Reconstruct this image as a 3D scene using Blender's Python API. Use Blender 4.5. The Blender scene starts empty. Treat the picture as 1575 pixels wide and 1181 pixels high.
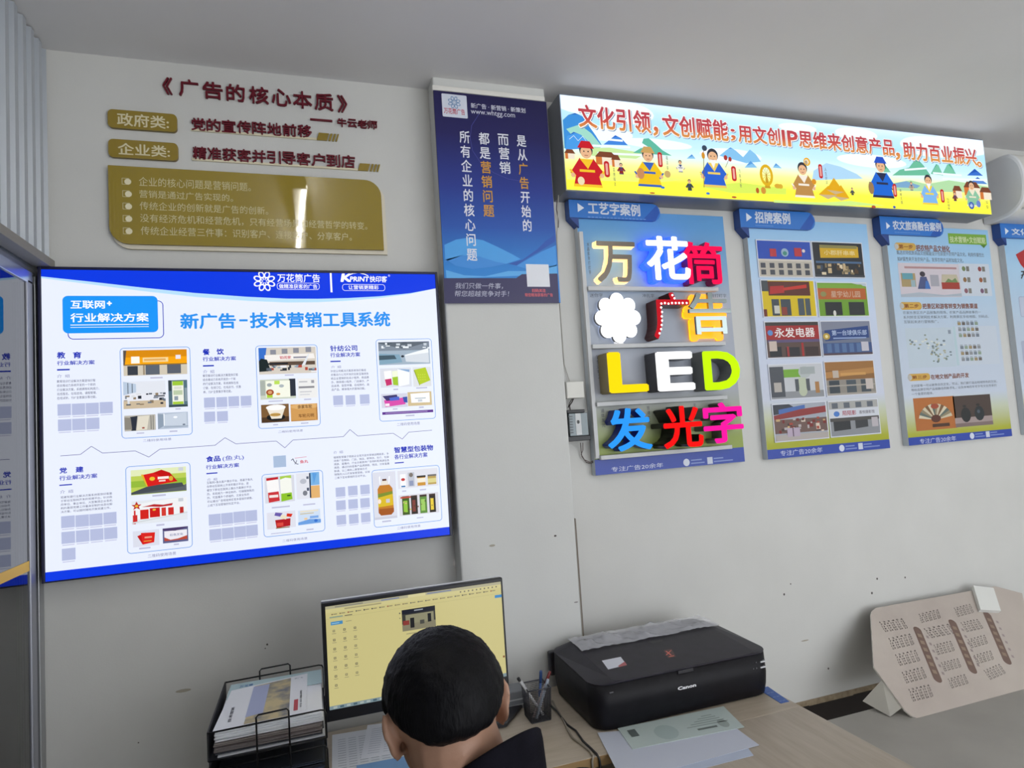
import bpy, bmesh, math, random
from mathutils import Vector, Matrix, noise
from mathutils.geometry import tessellate_polygon
rnd = random.Random(7)
SC = bpy.context.scene
COL = SC.collection

# ------------------------------------------------------------------ camera
IMG_W, IMG_H, FPX = 1575.0, 1181.0, 969.1
YAW, PITCH, ROLL = [math.radians(a) for a in (18.01887517, 3.94613111, -3.75268184)]
CAM = Vector((0.0, -2.2, 1.65))
_f = Vector((math.sin(YAW) * math.cos(PITCH), math.cos(YAW) * math.cos(PITCH), math.sin(PITCH)))
_r = Vector((math.cos(YAW), -math.sin(YAW), 0))
_u = _r.cross(_f)
RT = _r * math.cos(ROLL) + _u * math.sin(ROLL)
UP = -_r * math.sin(ROLL) + _u * math.cos(ROLL)
FW = _f
cd = bpy.data.cameras.new('camera')
cam = bpy.data.objects.new('camera', cd)
COL.objects.link(cam)
cam.matrix_world = Matrix(((RT.x, UP.x, -FW.x, CAM.x), (RT.y, UP.y, -FW.y, CAM.y), (RT.z, UP.z, -FW.z, CAM.z), (0, 0, 0, 1)))
cd.sensor_fit = 'HORIZONTAL'
cd.sensor_width = 36.0
cd.lens = FPX / IMG_W * 36.0
cd.clip_start = 0.02
SC.camera = cam

# ------------------------------------------------------------------ light and exposure
SC.view_settings.view_transform = 'Standard'
SC.view_settings.look = 'None'
SC.view_settings.gamma = 1.0
SC.view_settings.use_curve_mapping = False
SC.view_settings.exposure = 0.0
WORLD_STRENGTH = 3.0
TUBE_STRENGTH = 45.0
w = bpy.data.worlds.new('daylight')
SC.world = w
w.use_nodes = True
w.node_tree.nodes['Background'].inputs[0].default_value = (0.93, 0.96, 1.0, 1)
w.node_tree.nodes['Background'].inputs[1].default_value = WORLD_STRENGTH


# ------------------------------------------------------------------ helpers
def ray(u, v):
    return RT * ((u - IMG_W / 2) / FPX) - UP * ((v - IMG_H / 2) / FPX) + FW


def on_y(u, v, y):          # point of the wall-parallel plane at depth y that the photo shows at pixel (u, v)
    d = ray(u, v)
    return CAM + d * ((y - CAM.y) / d.y)


def on_z(u, v, z):
    d = ray(u, v)
    return CAM + d * ((z - CAM.z) / d.z)


def on_x(u, v, x):
    d = ray(u, v)
    return CAM + d * ((x - CAM.x) / d.x)


class Crop:                 # pixel positions measured in an enlarged crop of the photo
    def __init__(self, x0, y0, s):
        self.a = (x0, y0, s)

    def __call__(self, x, y):
        x0, y0, s = self.a
        return (x0 + x / s, y0 + y / s)


def lin(c):
    c = c.lstrip('#')
    out = []
    for i in (0, 2, 4):
        v = int(c[i:i + 2], 16) / 255
        out.append(v / 12.92 if v <= 0.04045 else ((v + 0.055) / 1.055) ** 2.4)
    return (*out, 1.0)


_mats = {}


def mat(color, rough=0.55, emit=0.0, metal=0.0, spec=0.5, coat=0.0):
    key = (color, rough, emit, metal, spec, coat)
    if key in _mats:
        return _mats[key]
    m = bpy.data.materials.new('paint_' + color.strip('#'))
    m.use_nodes = True
    b = m.node_tree.nodes['Principled BSDF']
    c = lin(color)
    b.inputs['Roughness'].default_value = rough
    b.inputs['Metallic'].default_value = metal
    b.inputs['Specular IOR Level'].default_value = spec
    b.inputs['Coat Weight'].default_value = coat
    if emit:
        b.inputs['Base Color'].default_value = (c[0] * .12, c[1] * .12, c[2] * .12, 1)
        b.inputs['Emission Color'].default_value = c
        b.inputs['Emission Strength'].default_value = emit
    else:
        b.inputs['Base Color'].default_value = c
    _mats[key] = m
    return m


def noise_mat(name, c1, c2, scale=8.0, rough=0.6, bump=0.0, bscale=60.0, stretch=(1, 1, 1), metal=0.0, spec=0.5, lo=0.35, hi=0.65, detail=4.0):
    m = bpy.data.materials.new(name)
    m.use_nodes = True
    nt = m.node_tree
    b = nt.nodes['Principled BSDF']
    tc = nt.nodes.new('ShaderNodeTexCoord')
    mp = nt.nodes.new('ShaderNodeMapping')
    mp.inputs['Scale'].default_value = stretch
    n = nt.nodes.new('ShaderNodeTexNoise')
    n.inputs['Scale'].default_value = scale
    n.inputs['Detail'].default_value = detail
    r = nt.nodes.new('ShaderNodeValToRGB')
    r.color_ramp.elements[0].position = lo
    r.color_ramp.elements[1].position = hi
    r.color_ramp.elements[0].color = lin(c1)
    r.color_ramp.elements[1].color = lin(c2)
    nt.links.new(tc.outputs['Object'], mp.inputs[0])
    nt.links.new(mp.outputs[0], n.inputs['Vector'])
    nt.links.new(n.outputs['Fac'], r.inputs[0])
    nt.links.new(r.outputs[0], b.inputs['Base Color'])
    b.inputs['Roughness'].default_value = rough
    b.inputs['Metallic'].default_value = metal
    b.inputs['Specular IOR Level'].default_value = spec
    if bump:
        n2 = nt.nodes.new('ShaderNodeTexNoise')
        n2.inputs['Scale'].default_value = bscale
        n2.inputs['Detail'].default_value = 5
        bp = nt.nodes.new('ShaderNodeBump')
        bp.inputs['Strength'].default_value = bump
        bp.inputs['Distance'].default_value = 0.002
        nt.links.new(mp.outputs[0], n2.inputs['Vector'])
        nt.links.new(n2.outputs['Fac'], bp.inputs['Height'])
        nt.links.new(bp.outputs[0], b.inputs['Normal'])
    return m


def print_gradient(name, stops, z0, z1, rough=0.45, emit=0.0, spec=0.4):
    """a printed vertical colour blend between object heights z0 and z1 (object space)"""
    m = bpy.data.materials.new(name)
    m.use_nodes = True
    nt = m.node_tree
    b = nt.nodes['Principled BSDF']
    tc = nt.nodes.new('ShaderNodeTexCoord')
    sx = nt.nodes.new('ShaderNodeSeparateXYZ')
    mr = nt.nodes.new('ShaderNodeMapRange')
    mr.inputs['From Min'].default_value = z0
    mr.inputs['From Max'].default_value = z1
    r = nt.nodes.new('ShaderNodeValToRGB')
    el = r.color_ramp.elements
    el[0].position, el[0].color = stops[0][0], lin(stops[0][1])
    el[1].position, el[1].color = stops[-1][0], lin(stops[-1][1])
    for p, c in stops[1:-1]:
        e = el.new(p)
        e.color = lin(c)
    nt.links.new(tc.outputs['Object'], sx.inputs[0])
    nt.links.new(sx.outputs['Z'], mr.inputs['Value'])
    nt.links.new(mr.outputs[0], r.inputs[0])
    if emit:
        b.inputs['Base Color'].default_value = (.08, .08, .08, 1)
        nt.links.new(r.outputs[0], b.inputs['Emission Color'])
        b.inputs['Emission Strength'].default_value = emit
    else:
        nt.links.new(r.outputs[0], b.inputs['Base Color'])
    b.inputs['Roughness'].default_value = rough
    b.inputs['Specular IOR Level'].default_value = spec
    return m


def thing(name, label, cat, loc, group=None):
    o = bpy.data.objects.new(name, None)
    COL.objects.link(o)
    o.location = loc
    o.empty_display_size = 0.05
    o['label'] = label
    o['category'] = cat
    if group:
        o['group'] = group
    return o


def tag(o, label, cat, group=None):
    o['label'] = label
    o['category'] = cat
    if group:
        o['group'] = group
    return o


def world_loc(o):
    p = Vector(o.location)
    while o.parent:
        o = o.parent
        p += Vector(o.location)
    return p


class MB:
    """collects faces in world coordinates with a material per face"""

    def __init__(self):
        self.v, self.f, self.m, self.s = [], [], [], []
        self.mats = []

    def mi(self, m):
        if m not in self.mats:
            self.mats.append(m)
        return self.mats.index(m)

    def face(self, pts, m, smooth=False):
        i = len(self.v)
        self.v += [tuple(p) for p in pts]
        self.f.append(tuple(range(i, i + len(pts))))
        self.m.append(self.mi(m))
        self.s.append(smooth)

    def mesh(self, verts, faces, m, smooth=False):
        i = len(self.v)
        self.v += [tuple(p) for p in verts]
        k = self.mi(m)
        for f in faces:
            self.f.append(tuple(i + a for a in f))
            self.m.append(k)
            self.s.append(smooth)

    def box(self, a, b, m, bev=0.0):
        a, b = Vector(a), Vector(b)
        lo = Vector((min(a.x, b.x), min(a.y, b.y), min(a.z, b.z)))
        hi = Vector((max(a.x, b.x), max(a.y, b.y), max(a.z, b.z)))
        if bev > 0:
            bm = bmesh.new()
            bmesh.ops.create_cube(bm, size=1.0)
            for v in bm.verts:
                v.co = Vector([(lo[i] + hi[i]) / 2 + v.co[i] * (hi[i] - lo[i]) for i in range(3)])
            bmesh.ops.bevel(bm, geom=bm.edges[:], offset=bev, segments=2, affect='EDGES', profile=0.5)
            self.bm(bm, m)
            return
        vs = [(x, y, z) for x in (lo.x, hi.x) for y in (lo.y, hi.y) for z in (lo.z, hi.z)]
        self.mesh(vs, [(0, 1, 3, 2), (4, 6, 7, 5), (0, 4, 5, 1), (2, 3, 7, 6), (0, 2, 6, 4), (1, 5, 7, 3)], m)

    def bm(self, bm, m, smooth=False, mx=None):
        bm.verts.index_update()
        vs = [(mx @ v.co if mx else v.co) for v in bm.verts]
        self.mesh(vs, [[v.index for v in f.verts] for f in bm.faces], m, smooth)
        bm.free()

    def tube(self, pts, r, m, n=8, closed=False, caps=True):
        pts = [Vector(p) for p in pts]
        rings = []
        k = len(pts)
        ref = None
        for i, p in enumerate(pts):
            if closed:
                t = pts[(i + 1) % k] - pts[i - 1]
            else:
                t = pts[min(i + 1, k - 1)] - pts[max(i - 1, 0)]
            t.normalize()
            if ref is None:
                ref = t.orthogonal().normalized()
            ref = (ref - t * ref.dot(t))
            if ref.length < 1e-6:
                ref = t.orthogonal()
            ref.normalize()
            bi = t.cross(ref)
            rr = r[i] if isinstance(r, (list, tuple)) else r
            rings.append([p + (ref * math.cos(2 * math.pi * j / n) + bi * math.sin(2 * math.pi * j / n)) * rr for j in range(n)])
        vs = [p for ring in rings for p in ring]
        fs = []
        for i in range(k if closed else k - 1):
            for j in range(n):
                a, b2 = i * n + j, i * n + (j + 1) % n
                c, d = ((i + 1) % k) * n + (j + 1) % n, ((i + 1) % k) * n + j
                fs.append((a, b2, c, d))
        if caps and not closed:
            fs.append(tuple(range(n - 1, -1, -1)))
            fs.append(tuple((k - 1) * n + j for j in range(n)))
        self.mesh(vs, fs, m, True)

    def ellipsoid(self, c, r, m, rot=None, seg=20, rings=12):
        bm = bmesh.new()
        bmesh.ops.create_uvsphere(bm, u_segments=seg, v_segments=rings, radius=1)
        mx = Matrix.Translation(Vector(c)) @ (rot.to_4x4() if rot else Matrix.Identity(4)) @ Matrix.Diagonal((*r, 1))
        self.bm(bm, m, True, mx)

    def loft(self, rings, m, caps=True, smooth=False):
        n = len(rings[0])
        vs = [p for r_ in rings for p in r_]
        fs = []
        for i in range(len(rings) - 1):
            for j in range(n):
                fs.append((i * n + j, i * n + (j + 1) % n, (i + 1) * n + (j + 1) % n, (i + 1) * n + j))
        if caps:
            fs.append(tuple(range(n - 1, -1, -1)))
            fs.append(tuple((len(rings) - 1) * n + j for j in range(n)))
        self.mesh(vs, fs, m, smooth)

    def build(self, name, parent=None, label=None, kind=None):
        me = bpy.data.meshes.new(name)
        off = world_loc(parent) if parent else Vector((0, 0, 0))
        me.from_pydata([(x - off.x, y - off.y, z - off.z) for x, y, z in self.v], [], self.f)
        for m in self.mats:
            me.materials.append(m)
        me.polygons.foreach_set('material_index', self.m)
        me.polygons.foreach_set('use_smooth', self.s)
        me.update()
        o = bpy.data.objects.new(name, me)
        COL.objects.link(o)
        if parent:
            o.parent = parent
        if label:
            o['label'] = label
        if kind:
            o['kind'] = kind
        return o


def recalc(o):
    bm = bmesh.new()
    bm.from_mesh(o.data)
    bmesh.ops.recalc_face_normals(bm, faces=bm.faces[:])
    bm.to_mesh(o.data)
    bm.free()
    return o


# ---- lettering: glyph outlines come from the text tool's own built-in font
_cu = bpy.data.curves.new('lettering', 'FONT')
_to = bpy.data.objects.new('lettering', _cu)
COL.objects.link(_to)
_cache = {}


class InkPoint(tuple):            # an outline point; k tells the shifted copies of a heavy stroke apart
    k = 0


def ink(x, y, k=0):
    q = InkPoint((x, y))
    q.k = k
    return q




def glyphs(body, bold=0.0, res=2):
    if bold < 0.009:
        bold = 0.0
    key = (body, bold, res)
    if bold > 0:            # heavier strokes: the outline laid down again in a small circle of shifts
        if key not in _cache:
            v0, f0 = glyphs(body, 0.0, res)
            n = 4 if bold < 0.024 else 8
            vs, fs = [], []
            for k in range(n):
                a = 2 * math.pi * (k + 0.37) / n
                i = len(vs)
                vs += [ink(x + bold * math.cos(a), y + bold * math.sin(a), k) for x, y in v0]
                fs += [tuple(i + q for q in f) for f in f0]
            _cache[key] = (vs, fs)
        return _cache[key]
    if key not in _cache:
        _cu.body = body
        _cu.resolution_u = res
        dg = bpy.context.evaluated_depsgraph_get()
        dg.update()
        me = bpy.data.meshes.new_from_object(_to.evaluated_get(dg))
        vs = [ink(v.co.x, v.co.y) for v in me.vertices]
        fs = [tuple(p.vertices) for p in me.polygons]
        bpy.data.meshes.remove(me)
        _cache[key] = (vs, fs)
    return _cache[key]


LAYER = 0.0004
SHIFT = 0.00004


class Art(MB):
    """print laid on a plane of constant y; positions are photo pixels put through on_y, or plane coordinates (x, z)"""

    def __init__(self, y, emit=0.0, rough=0.45, spec=0.4):
        super().__init__()
        self.y, self.emit, self.rough, self.spec = y, emit, rough, spec

    def p(self, uv):
        q = on_y(uv[0], uv[1], self.y)
        return (q.x, q.z)

    def c(self, color, gain=1.0):
        if not isinstance(color, str):
            return color
        return mat(color, self.rough, self.emit * gain, 0.0, self.spec)

    def poly(self, pts, color, layer=1, gain=1.0):
        y = self.y - layer * LAYER
        v3 = [Vector((x, y, z)) for x, z in pts]
        if len(v3) > 4:
            for t in tessellate_polygon([v3]):
                self.face([v3[i] for i in t], self.c(color, gain))
        else:
            self.face(v3, self.c(color, gain))

    def rect(self, x0, z0, x1, z1, color, layer=1, gain=1.0):
        self.poly([(x0, z0), (x1, z0), (x1, z1), (x0, z1)], color, layer, gain)

    def rr(self, x0, z0, x1, z1, r):
        out = []
        for cx, cz, a0 in ((x1 - r, z1 - r, 0), (x0 + r, z1 - r, 90), (x0 + r, z0 + r, 180), (x1 - r, z0 + r, 270)):
            for k in range(6):
                a = math.radians(a0 + 18 * k)
                out.append((cx + r * math.cos(a), cz + r * math.sin(a)))
        return out

    def rrect(self, x0, z0, x1, z1, r, color, layer=1, gain=1.0):
        self.poly(self.rr(x0, z0, x1, z1, r), color, layer, gain)

    def ring(self, outer, inner, color, layer=1):
        y = self.y - layer * LAYER
        n = len(outer)
        for i in range(n):
            j = (i + 1) % n
            self.face([(outer[i][0], y, outer[i][1]), (outer[j][0], y, outer[j][1]), (inner[j][0], y, inner[j][1]), (inner[i][0], y, inner[i][1])], self.c(color))

    def frame(self, x0, z0, x1, z1, r, t, color, layer=1):
        self.ring(self.rr(x0, z0, x1, z1, r), self.rr(x0 + t, z0 + t, x1 - t, z1 - t, max(r - t, 0.0005)), color, layer)

    def disc(self, cx, cz, rx, rz, color, layer=1, n=20, gain=1.0):
        self.poly([(cx + rx * math.cos(2 * math.pi * i / n), cz + rz * math.sin(2 * math.pi * i / n)) for i in range(n)], color, layer, gain)

    def line(self, pts, wd, color, layer=1):
        for (x0, z0), (x1, z1) in zip(pts, pts[1:]):
            dx, dz = x1 - x0, z1 - z0
            L = math.hypot(dx, dz) or 1
            nx, nz = -dz / L * wd / 2, dx / L * wd / 2
            self.poly([(x0 - nx, z0 - nz), (x1 - nx, z1 - nz), (x1 + nx, z1 + nz), (x0 + nx, z0 + nz)], color, layer)

    def text_xy(self, body, x0, z0, x1, z1, color, bold=0.0, layer=2, em=False, slant=0.0, gain=1.0):
        """letters fitted to the box; em=True keeps one-em cells instead of the ink box"""
        vs, fs = glyphs(body, bold)
        if not vs:
            return
        if em:
            a0, a1, b0, b1 = 0.0, float(len(body)), -0.12, 0.88
        else:
            a0, a1 = min(v[0] for v in vs), max(v[0] for v in vs)
            b0, b1 = min(v[1] for v in vs), max(v[1] for v in vs)
        sx, sz = (x1 - x0) / (a1 - a0 or 1), (z1 - z0) / (b1 - b0 or 1)
        y = self.y - layer * LAYER
        self.mesh([(x0 + (q[0] - a0) * sx + slant * (q[1] - b0) * sz, y - q.k * SHIFT, z0 + (q[1] - b0) * sz) for q in vs], fs, self.c(color, gain))

    def text(self, body, bl, tr, color, bold=0.0, layer=2, slant=0.0, gain=1.0):
        (x0, z0), (x1, z1) = self.p(bl), self.p(tr)
        self.text_xy(body, x0, z0, x1, z1, color, bold, layer, False, slant, gain)

    def para(self, lines, bl, tr, color, bold=0.0, layer=2, fill=0.72):
        """a small paragraph: every full line spans the box, shorter ones stop early"""
        (x0, z0), (x1, z1) = self.p(bl), self.p(tr)
        n = len(lines)
        h = (z1 - z0) / n
        longest = max(len(s) for s in lines)
        for i, s in enumerate(lines):
            zt = z1 - i * h
            self.text_xy(s, x0, zt - h * fill, x0 + (x1 - x0) * len(s) / longest, zt, color, bold, layer, True)

    def column(self, body, tl, br, color, bold=0.0, layer=2, fill=0.9, colors=None):
        """vertical lettering, one em cell per character; tl and br are the column's corners in pixels"""
        (x0, z1), (x1, z0) = self.p(tl), self.p(br)
        h = (z1 - z0) / len(body)
        for i, ch in enumerate(body):
            zt = z1 - i * h
            self.text_xy(ch, x0, zt - h * fill, x1, zt, (colors or {}).get(i, color), bold, layer, True)

    # --- printed pictures
    def picture(self, box, items, layer=1):
        """box (x0, z0, x1, z1); items: ('r', x0, y0, x1, y1, col) / ('p', [(x, y)...], col) / ('t', text, x0, y0, x1, y1, col) / ('d', x, y, rx, ry, col), 0..1"""
        x0, z0, x1, z1 = box
        X = lambda a: x0 + (x1 - x0) * a
        Z = lambda b: z0 + (z1 - z0) * b
        for k, it in enumerate(items):
            ly = layer + k * 0.12
            if it[0] == 'r':
                self.rect(X(it[1]), Z(it[2]), X(it[3]), Z(it[4]), it[5], ly)
            elif it[0] == 'p':
                self.poly([(X(a), Z(b)) for a, b in it[1]], it[2], ly)
            elif it[0] == 'd':
                self.disc(X(it[1]), Z(it[2]), (x1 - x0) * it[3], (z1 - z0) * it[4], it[5], ly, 14)
            elif it[0] == 't':
                self.text_xy(it[1], X(it[2]), Z(it[3]), X(it[4]), Z(it[5]), it[6], it[7] if len(it) > 7 else 0.0, ly)

    def pbox(self, bl, tr):
        a, b = self.p(bl), self.p(tr)
        return (a[0], a[1], b[0], b[1])


def structure(o):
    o['kind'] = 'structure'
    return o
# ================================================================== the room
CEIL = 2.908
PIL = 0.083
XL = -0.735
wall_m = noise_mat('painted_plaster', '#c9c9c6', '#cfcfcc', 3.0, 0.62, 0.12, 180.0, lo=0.3, hi=0.7)
pillar_m = noise_mat('painted_pillar', '#cacbc9', '#d0d1cf', 2.5, 0.62, 0.12, 160.0, lo=0.3, hi=0.7)
ceil_m = noise_mat('ceiling_paint', '#d8d7d8', '#dddcdd', 2.0, 0.8, 0.06, 120.0, lo=0.3, hi=0.7)
floor_m = noise_mat('floor_tile', '#c2bfb8', '#cbc8c1', 5.0, 0.35)
plaster_edge = noise_mat('bare_plaster', '#a3947c', '#8a7a63', 40.0, 0.9, 0.5, 90.0)
dark_gap = mat('#2a2320', 0.8)

m = MB()
m.box((-2.3, 0.0, 0.455), (5.2, 0.12, CEIL + 0.1), wall_m)
spot_m = mat('#4b4744', 0.8)
smear_m = mat('#a39d8f', 0.8)


def spot(u, v, rx, rz, mm, y=0.0, dy=0.0003):      # nail holes and scuffs left in the paint
    q = on_y(u, v, y)
    m.face([(q.x + rx * math.cos(a * math.pi / 5), y - dy, q.z + rz * math.sin(a * math.pi / 5)) for a in range(10)], mm)


for u, v, r_ in ((1206, 914, .0045), (1349, 890, .0045), (1392, 888, .004), (1341, 912, .005), (1274, 1028, .004), (1216, 898, .003), (411, 991, .003), (408, 997, .0018), (283, 690, .002)):
    spot(u, v, r_, r_ * 1.1, spot_m)
spot(282, 1062, .022, .005, smear_m)
spot(1238, 985, .02, .003, smear_m)
spot(213, 1142, .002, .002, spot_m)
structure(m.build('wall_back'))
m = MB()
m.box((-2.3, 0.03, 0.0), (5.2, 0.12, 0.43), dark_gap)
structure(m.build('baseboard_back'))
m = MB()
for k in range(60):
    x = -2.0 + k * 0.115
    m.box((x, 0.0005 + 0.002 * rnd.random(), 0.424 + 0.008 * rnd.random()), (x + 0.115, 0.10, 0.456), plaster_edge)
structure(m.build('trim_1'))
m = MB()
m.box((0.466, -PIL, 0.0), (0.892, 0.02, CEIL + 0.02), pillar_m, 0.006)
spot(854, 824, .005, .0035, spot_m, -PIL)
spot(757, 839, .011, .004, smear_m, -PIL)
spot(797, 1057, .003, .004, spot_m, -PIL)
spot(886, 926, .008, .0025, mat('#8c8888', 0.8), -PIL)
spot(698, 866, .004, .012, mat('#8a8683', 0.8), -PIL)
structure(m.build('wall_pillar'))
m = MB()
m.box((-2.3, -4.6, CEIL), (5.2, 0.12, CEIL + 0.1), ceil_m)
structure(m.build('ceiling'))
m = MB()
m.box((-2.3, -4.6, -0.1), (5.2, 0.12, 0.0), floor_m)
structure(m.build('floor'))
m = MB()
m.box((-2.4, -4.6, 0.0), (-2.3, 0.12, CEIL + 0.1), wall_m)
structure(m.build('wall_left'))
m = MB()
m.box((-2.3, -4.7, 0.0), (0.6, -4.6, CEIL + 0.1), wall_m)  # unseen wall added to hold daylight off the left side of the room
structure(m.build('wall_front_light_block'))
m = MB()
m.box((5.2, -4.6, 0.0), (5.3, 0.12, CEIL + 0.1), wall_m)
structure(m.build('wall_right'))

m = MB()
m.face([(0.8925, -PIL - .0004, 1.31), (0.8905, -PIL - .0004, 1.31), (0.8885, -PIL - .0004, 0.76), (0.8925, -PIL - .0004, 0.76)], mat('#8f867b', 0.9))
m.box((0.8925, -PIL + .001, 0.76), (0.896, -0.02, 1.31), mat('#6f675e', 0.9))
structure(m.build('trim_4'))

# corrugated sheet above the glass door, its runner, the door frame and leaf
cladding = mat('#aab0b8', 0.42, metal=0.25)
alu = mat('#a9abae', 0.35, metal=0.7)
alu_dark = mat('#6d6f78', 0.4, metal=0.6)
alu_light = mat('#c4c8cf', 0.3, metal=0.6)
m = MB()
prof = []
y = -4.4
while y < -0.004:
    for dy, dx in ((0, 0.0), (0.006, 0.016), (0.027, 0.016), (0.033, 0.0), (0.0545, 0.0)):
        if y + dy < -0.004:
            prof.append((XL - 0.004 + dx, y + dy))
    y += 0.0555
for (xa, ya), (xb, yb) in zip(prof, prof[1:]):
    m.face([(xa, ya, 2.225), (xb, yb, 2.225), (xb, yb, CEIL - 0.004), (xa, ya, CEIL - 0.004)], cladding)
    m.face([(xa - 0.002, ya, 2.225), (xb - 0.002, yb, 2.225), (xb - 0.002, yb, CEIL - 0.004), (xa - 0.002, ya, CEIL - 0.004)], cladding)
structure(m.build('wall_left_cladding'))
m = MB()
m.box((-0.745, -4.4, 2.209), (-0.702, -0.03, 2.234), mat('#8b8883', 0.5, metal=0.3))
structure(m.build('trim_2'))
m = MB()
m.box((-0.80, -4.4, 2.205), (-0.757, -0.002, 2.26), alu_light)
structure(m.build('trim_3'))
door = bpy.data.objects.new('door_1', None)
COL.objects.link(door)
door.location = (-0.78, -0.6, 0.0)
door['kind'] = 'structure'
m = MB()
m.box((-0.80, -4.4, 2.186), (-0.752, -0.002, 2.206), alu, 0.002)
m.box((-0.80, -0.037, 0.0), (-0.750, -0.002, 2.186), alu, 0.002)
m.build('door_frame', door)
m = MB()
m.box((-0.775, -0.112, 0.02), (-0.742, -0.078, 2.16), mat('#9a9ca6', 0.35, metal=0.5), 0.003)
m.box((-0.785, -0.079, 0.02), (-0.752, -0.038, 2.16), alu_dark, 0.003)
m.build('door_stile', door)
m = MB()
m.box((-0.775, -1.30, 2.150), (-0.742, -0.078, 2.186), mat('#b4bdd8', 0.22, metal=0.7), 0.002)
m.build('door_rail', door)
glass = bpy.data.materials.new('door_glass')
glass.use_nodes = True
nt = glass.node_tree
nt.nodes.clear()
out = nt.nodes.new('ShaderNodeOutputMaterial')
mix = nt.nodes.new('ShaderNodeMixShader')
tr = nt.nodes.new('ShaderNodeBsdfTransparent')
tr.inputs[0].default_value = (0.80, 0.87, 0.87, 1)
gl = nt.nodes.new('ShaderNodeBsdfGlossy')
gl.inputs['Roughness'].default_value = 0.015
fr = nt.nodes.new('ShaderNodeFresnel')
fr.inputs[0].default_value = 2.9
nt.links.new(fr.outputs[0], mix.inputs[0])
nt.links.new(tr.outputs[0], mix.inputs[1])
nt.links.new(gl.outputs[0], mix.inputs[2])
nt.links.new(mix.outputs[0], out.inputs[0])
m = MB()
m.box((-0.753, -1.30, 0.06), (-0.747, -0.110, 2.152), glass)
m.build('glass_pane', door)
m = MB()
m.box((-0.7465, -1.28, 1.345), (-0.7460, -0.1125, 1.372), mat('#e0b23c', 0.5))
m.build('safety_strip', door, 'yellow strip across the glass')

# ceiling tube lamps (out of view; one shows as a streak in the glossy gold board; the other two are added for more light)
tube_m = mat('#fffbf0', 0.4, TUBE_STRENGTH)
for k, (lx, dy, label) in enumerate(((0.0, 0.0, 'white ceiling tube lamp over the desk, nearest the glass door'), (1.9, -1.0, 'added white ceiling tube lamp between the desk lamp and the far right one'), (3.9, -1.0, 'added white ceiling tube lamp farthest right, in front of the air conditioner'))):
    t = thing('tube_lamp', label, 'lamp', (lx, -1.4 + dy, CEIL), 'ceiling tube lamps')
    m = MB()
    m.box((lx - 0.03, -2.02 + dy, CEIL - 0.045), (lx + 0.03, -0.80 + dy, CEIL - 0.0005), mat('#e8e8e6', 0.4), 0.004)
    m.build('lamp_body', t)
    m = MB()
    sk = 0.026 if k == 0 else 0.0
    m.tube([(lx + sk, -0.86 + dy, CEIL - 0.066), (lx - sk, -1.96 + dy, CEIL - 0.066)], 0.011, tube_m, 12)
    m.build('tube', t)
    for yy in (-0.845 + dy, -1.975 + dy):
        m = MB()
        m.box((lx - 0.034, yy - 0.012, CEIL - 0.085), (lx + 0.034, yy + 0.012, CEIL - 0.044), mat('#e8e8e6', 0.4), 0.003)
        m.build('lamp_holder', t)
# ================================================================== left wall: cut lettering, gold boards, light box
def boundary(fs):
    cnt = {}
    for f in fs:
        for i in range(len(f)):
            a, b = f[i], f[(i + 1) % len(f)]
            k = (min(a, b), max(a, b))
            cnt[k] = None if k in cnt else (a, b)
    return [e for e in cnt.values() if e]


def fit(vs, x0, z0, x1, z1):
    a0, a1 = min(v[0] for v in vs), max(v[0] for v in vs)
    b0, b1 = min(v[1] for v in vs), max(v[1] for v in vs)
    sx, sz = (x1 - x0) / (a1 - a0), (z1 - z0) / (b1 - b0)
    return [ink(x0 + (q[0] - a0) * sx, z0 + (q[1] - b0) * sz, q.k) for q in vs]


def solid(v2, fs, yf, yb, front, side, mf, ms, back=True):
    """front: MB for the face, side: MB for the returns (may be the same)"""
    dk = [getattr(q, 'k', 0) * SHIFT for q in v2]
    front.mesh([(q[0], yf - d, q[1]) for q, d in zip(v2, dk)], fs, mf)
    n = len(v2)
    bd = boundary(fs)
    side.mesh([(q[0], yf - d, q[1]) for q, d in zip(v2, dk)] + [(x, yb, z) for x, z in v2], [(a, b, b + n, a + n) for a, b in bd], ms)
    if back:
        side.mesh([(x, yb, z) for x, z in v2], [tuple(reversed(f)) for f in fs], ms)


def pxbox(bl, tr, y):
    a, b = on_y(*bl, y), on_y(*tr, y)
    return a.x, a.z, b.x, b.z


maroon = mat('#640c20', 0.5, spec=0.3)
gold = mat('#907a28', 0.09, spec=0.55, coat=0.4)
gold_text = mat('#d9cfa9', 0.5)
c1 = Crop(150, 90, 3.15)


def cut_line(name, label, chars, group=None):
    """chars: (character, x_left, x_right, y_top_at_left, y_bottom_at_left) in c1 units with the row's slope"""
    boxes = []
    for ch, xl, xr, yt, yb, sl in chars:
        boxes.append((ch, pxbox(c1(xl, yb), c1(xr, yt + sl * (xr - xl)), -0.008)))
    cx = sum((b[0] + b[2]) / 2 for _, b in boxes) / len(boxes)
    cz = min(b[1] for _, b in boxes)
    t = thing(name, label, 'lettering', (cx, 0, cz), group)
    for ch, b in boxes:
        vs, fs = glyphs(ch, 0.016)
        mb = MB()
        solid(fit(vs, *b), fs, -0.008, -0.0005, mb, mb, maroon, maroon)
        mb.build('letter', t)
    return t


def row(chars, x0, x1, yt0, yb0, slope, fill=0.9):
    n = len(chars)
    pitch = (x1 - x0) / (n - 1 + fill)
    out = []
    for i, ch in enumerate(chars):
        xl = x0 + i * pitch
        out.append((ch, xl, xl + pitch * fill, yt0 + slope * (xl - x0), yb0 + slope * (xl - x0), slope))
    return out


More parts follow.
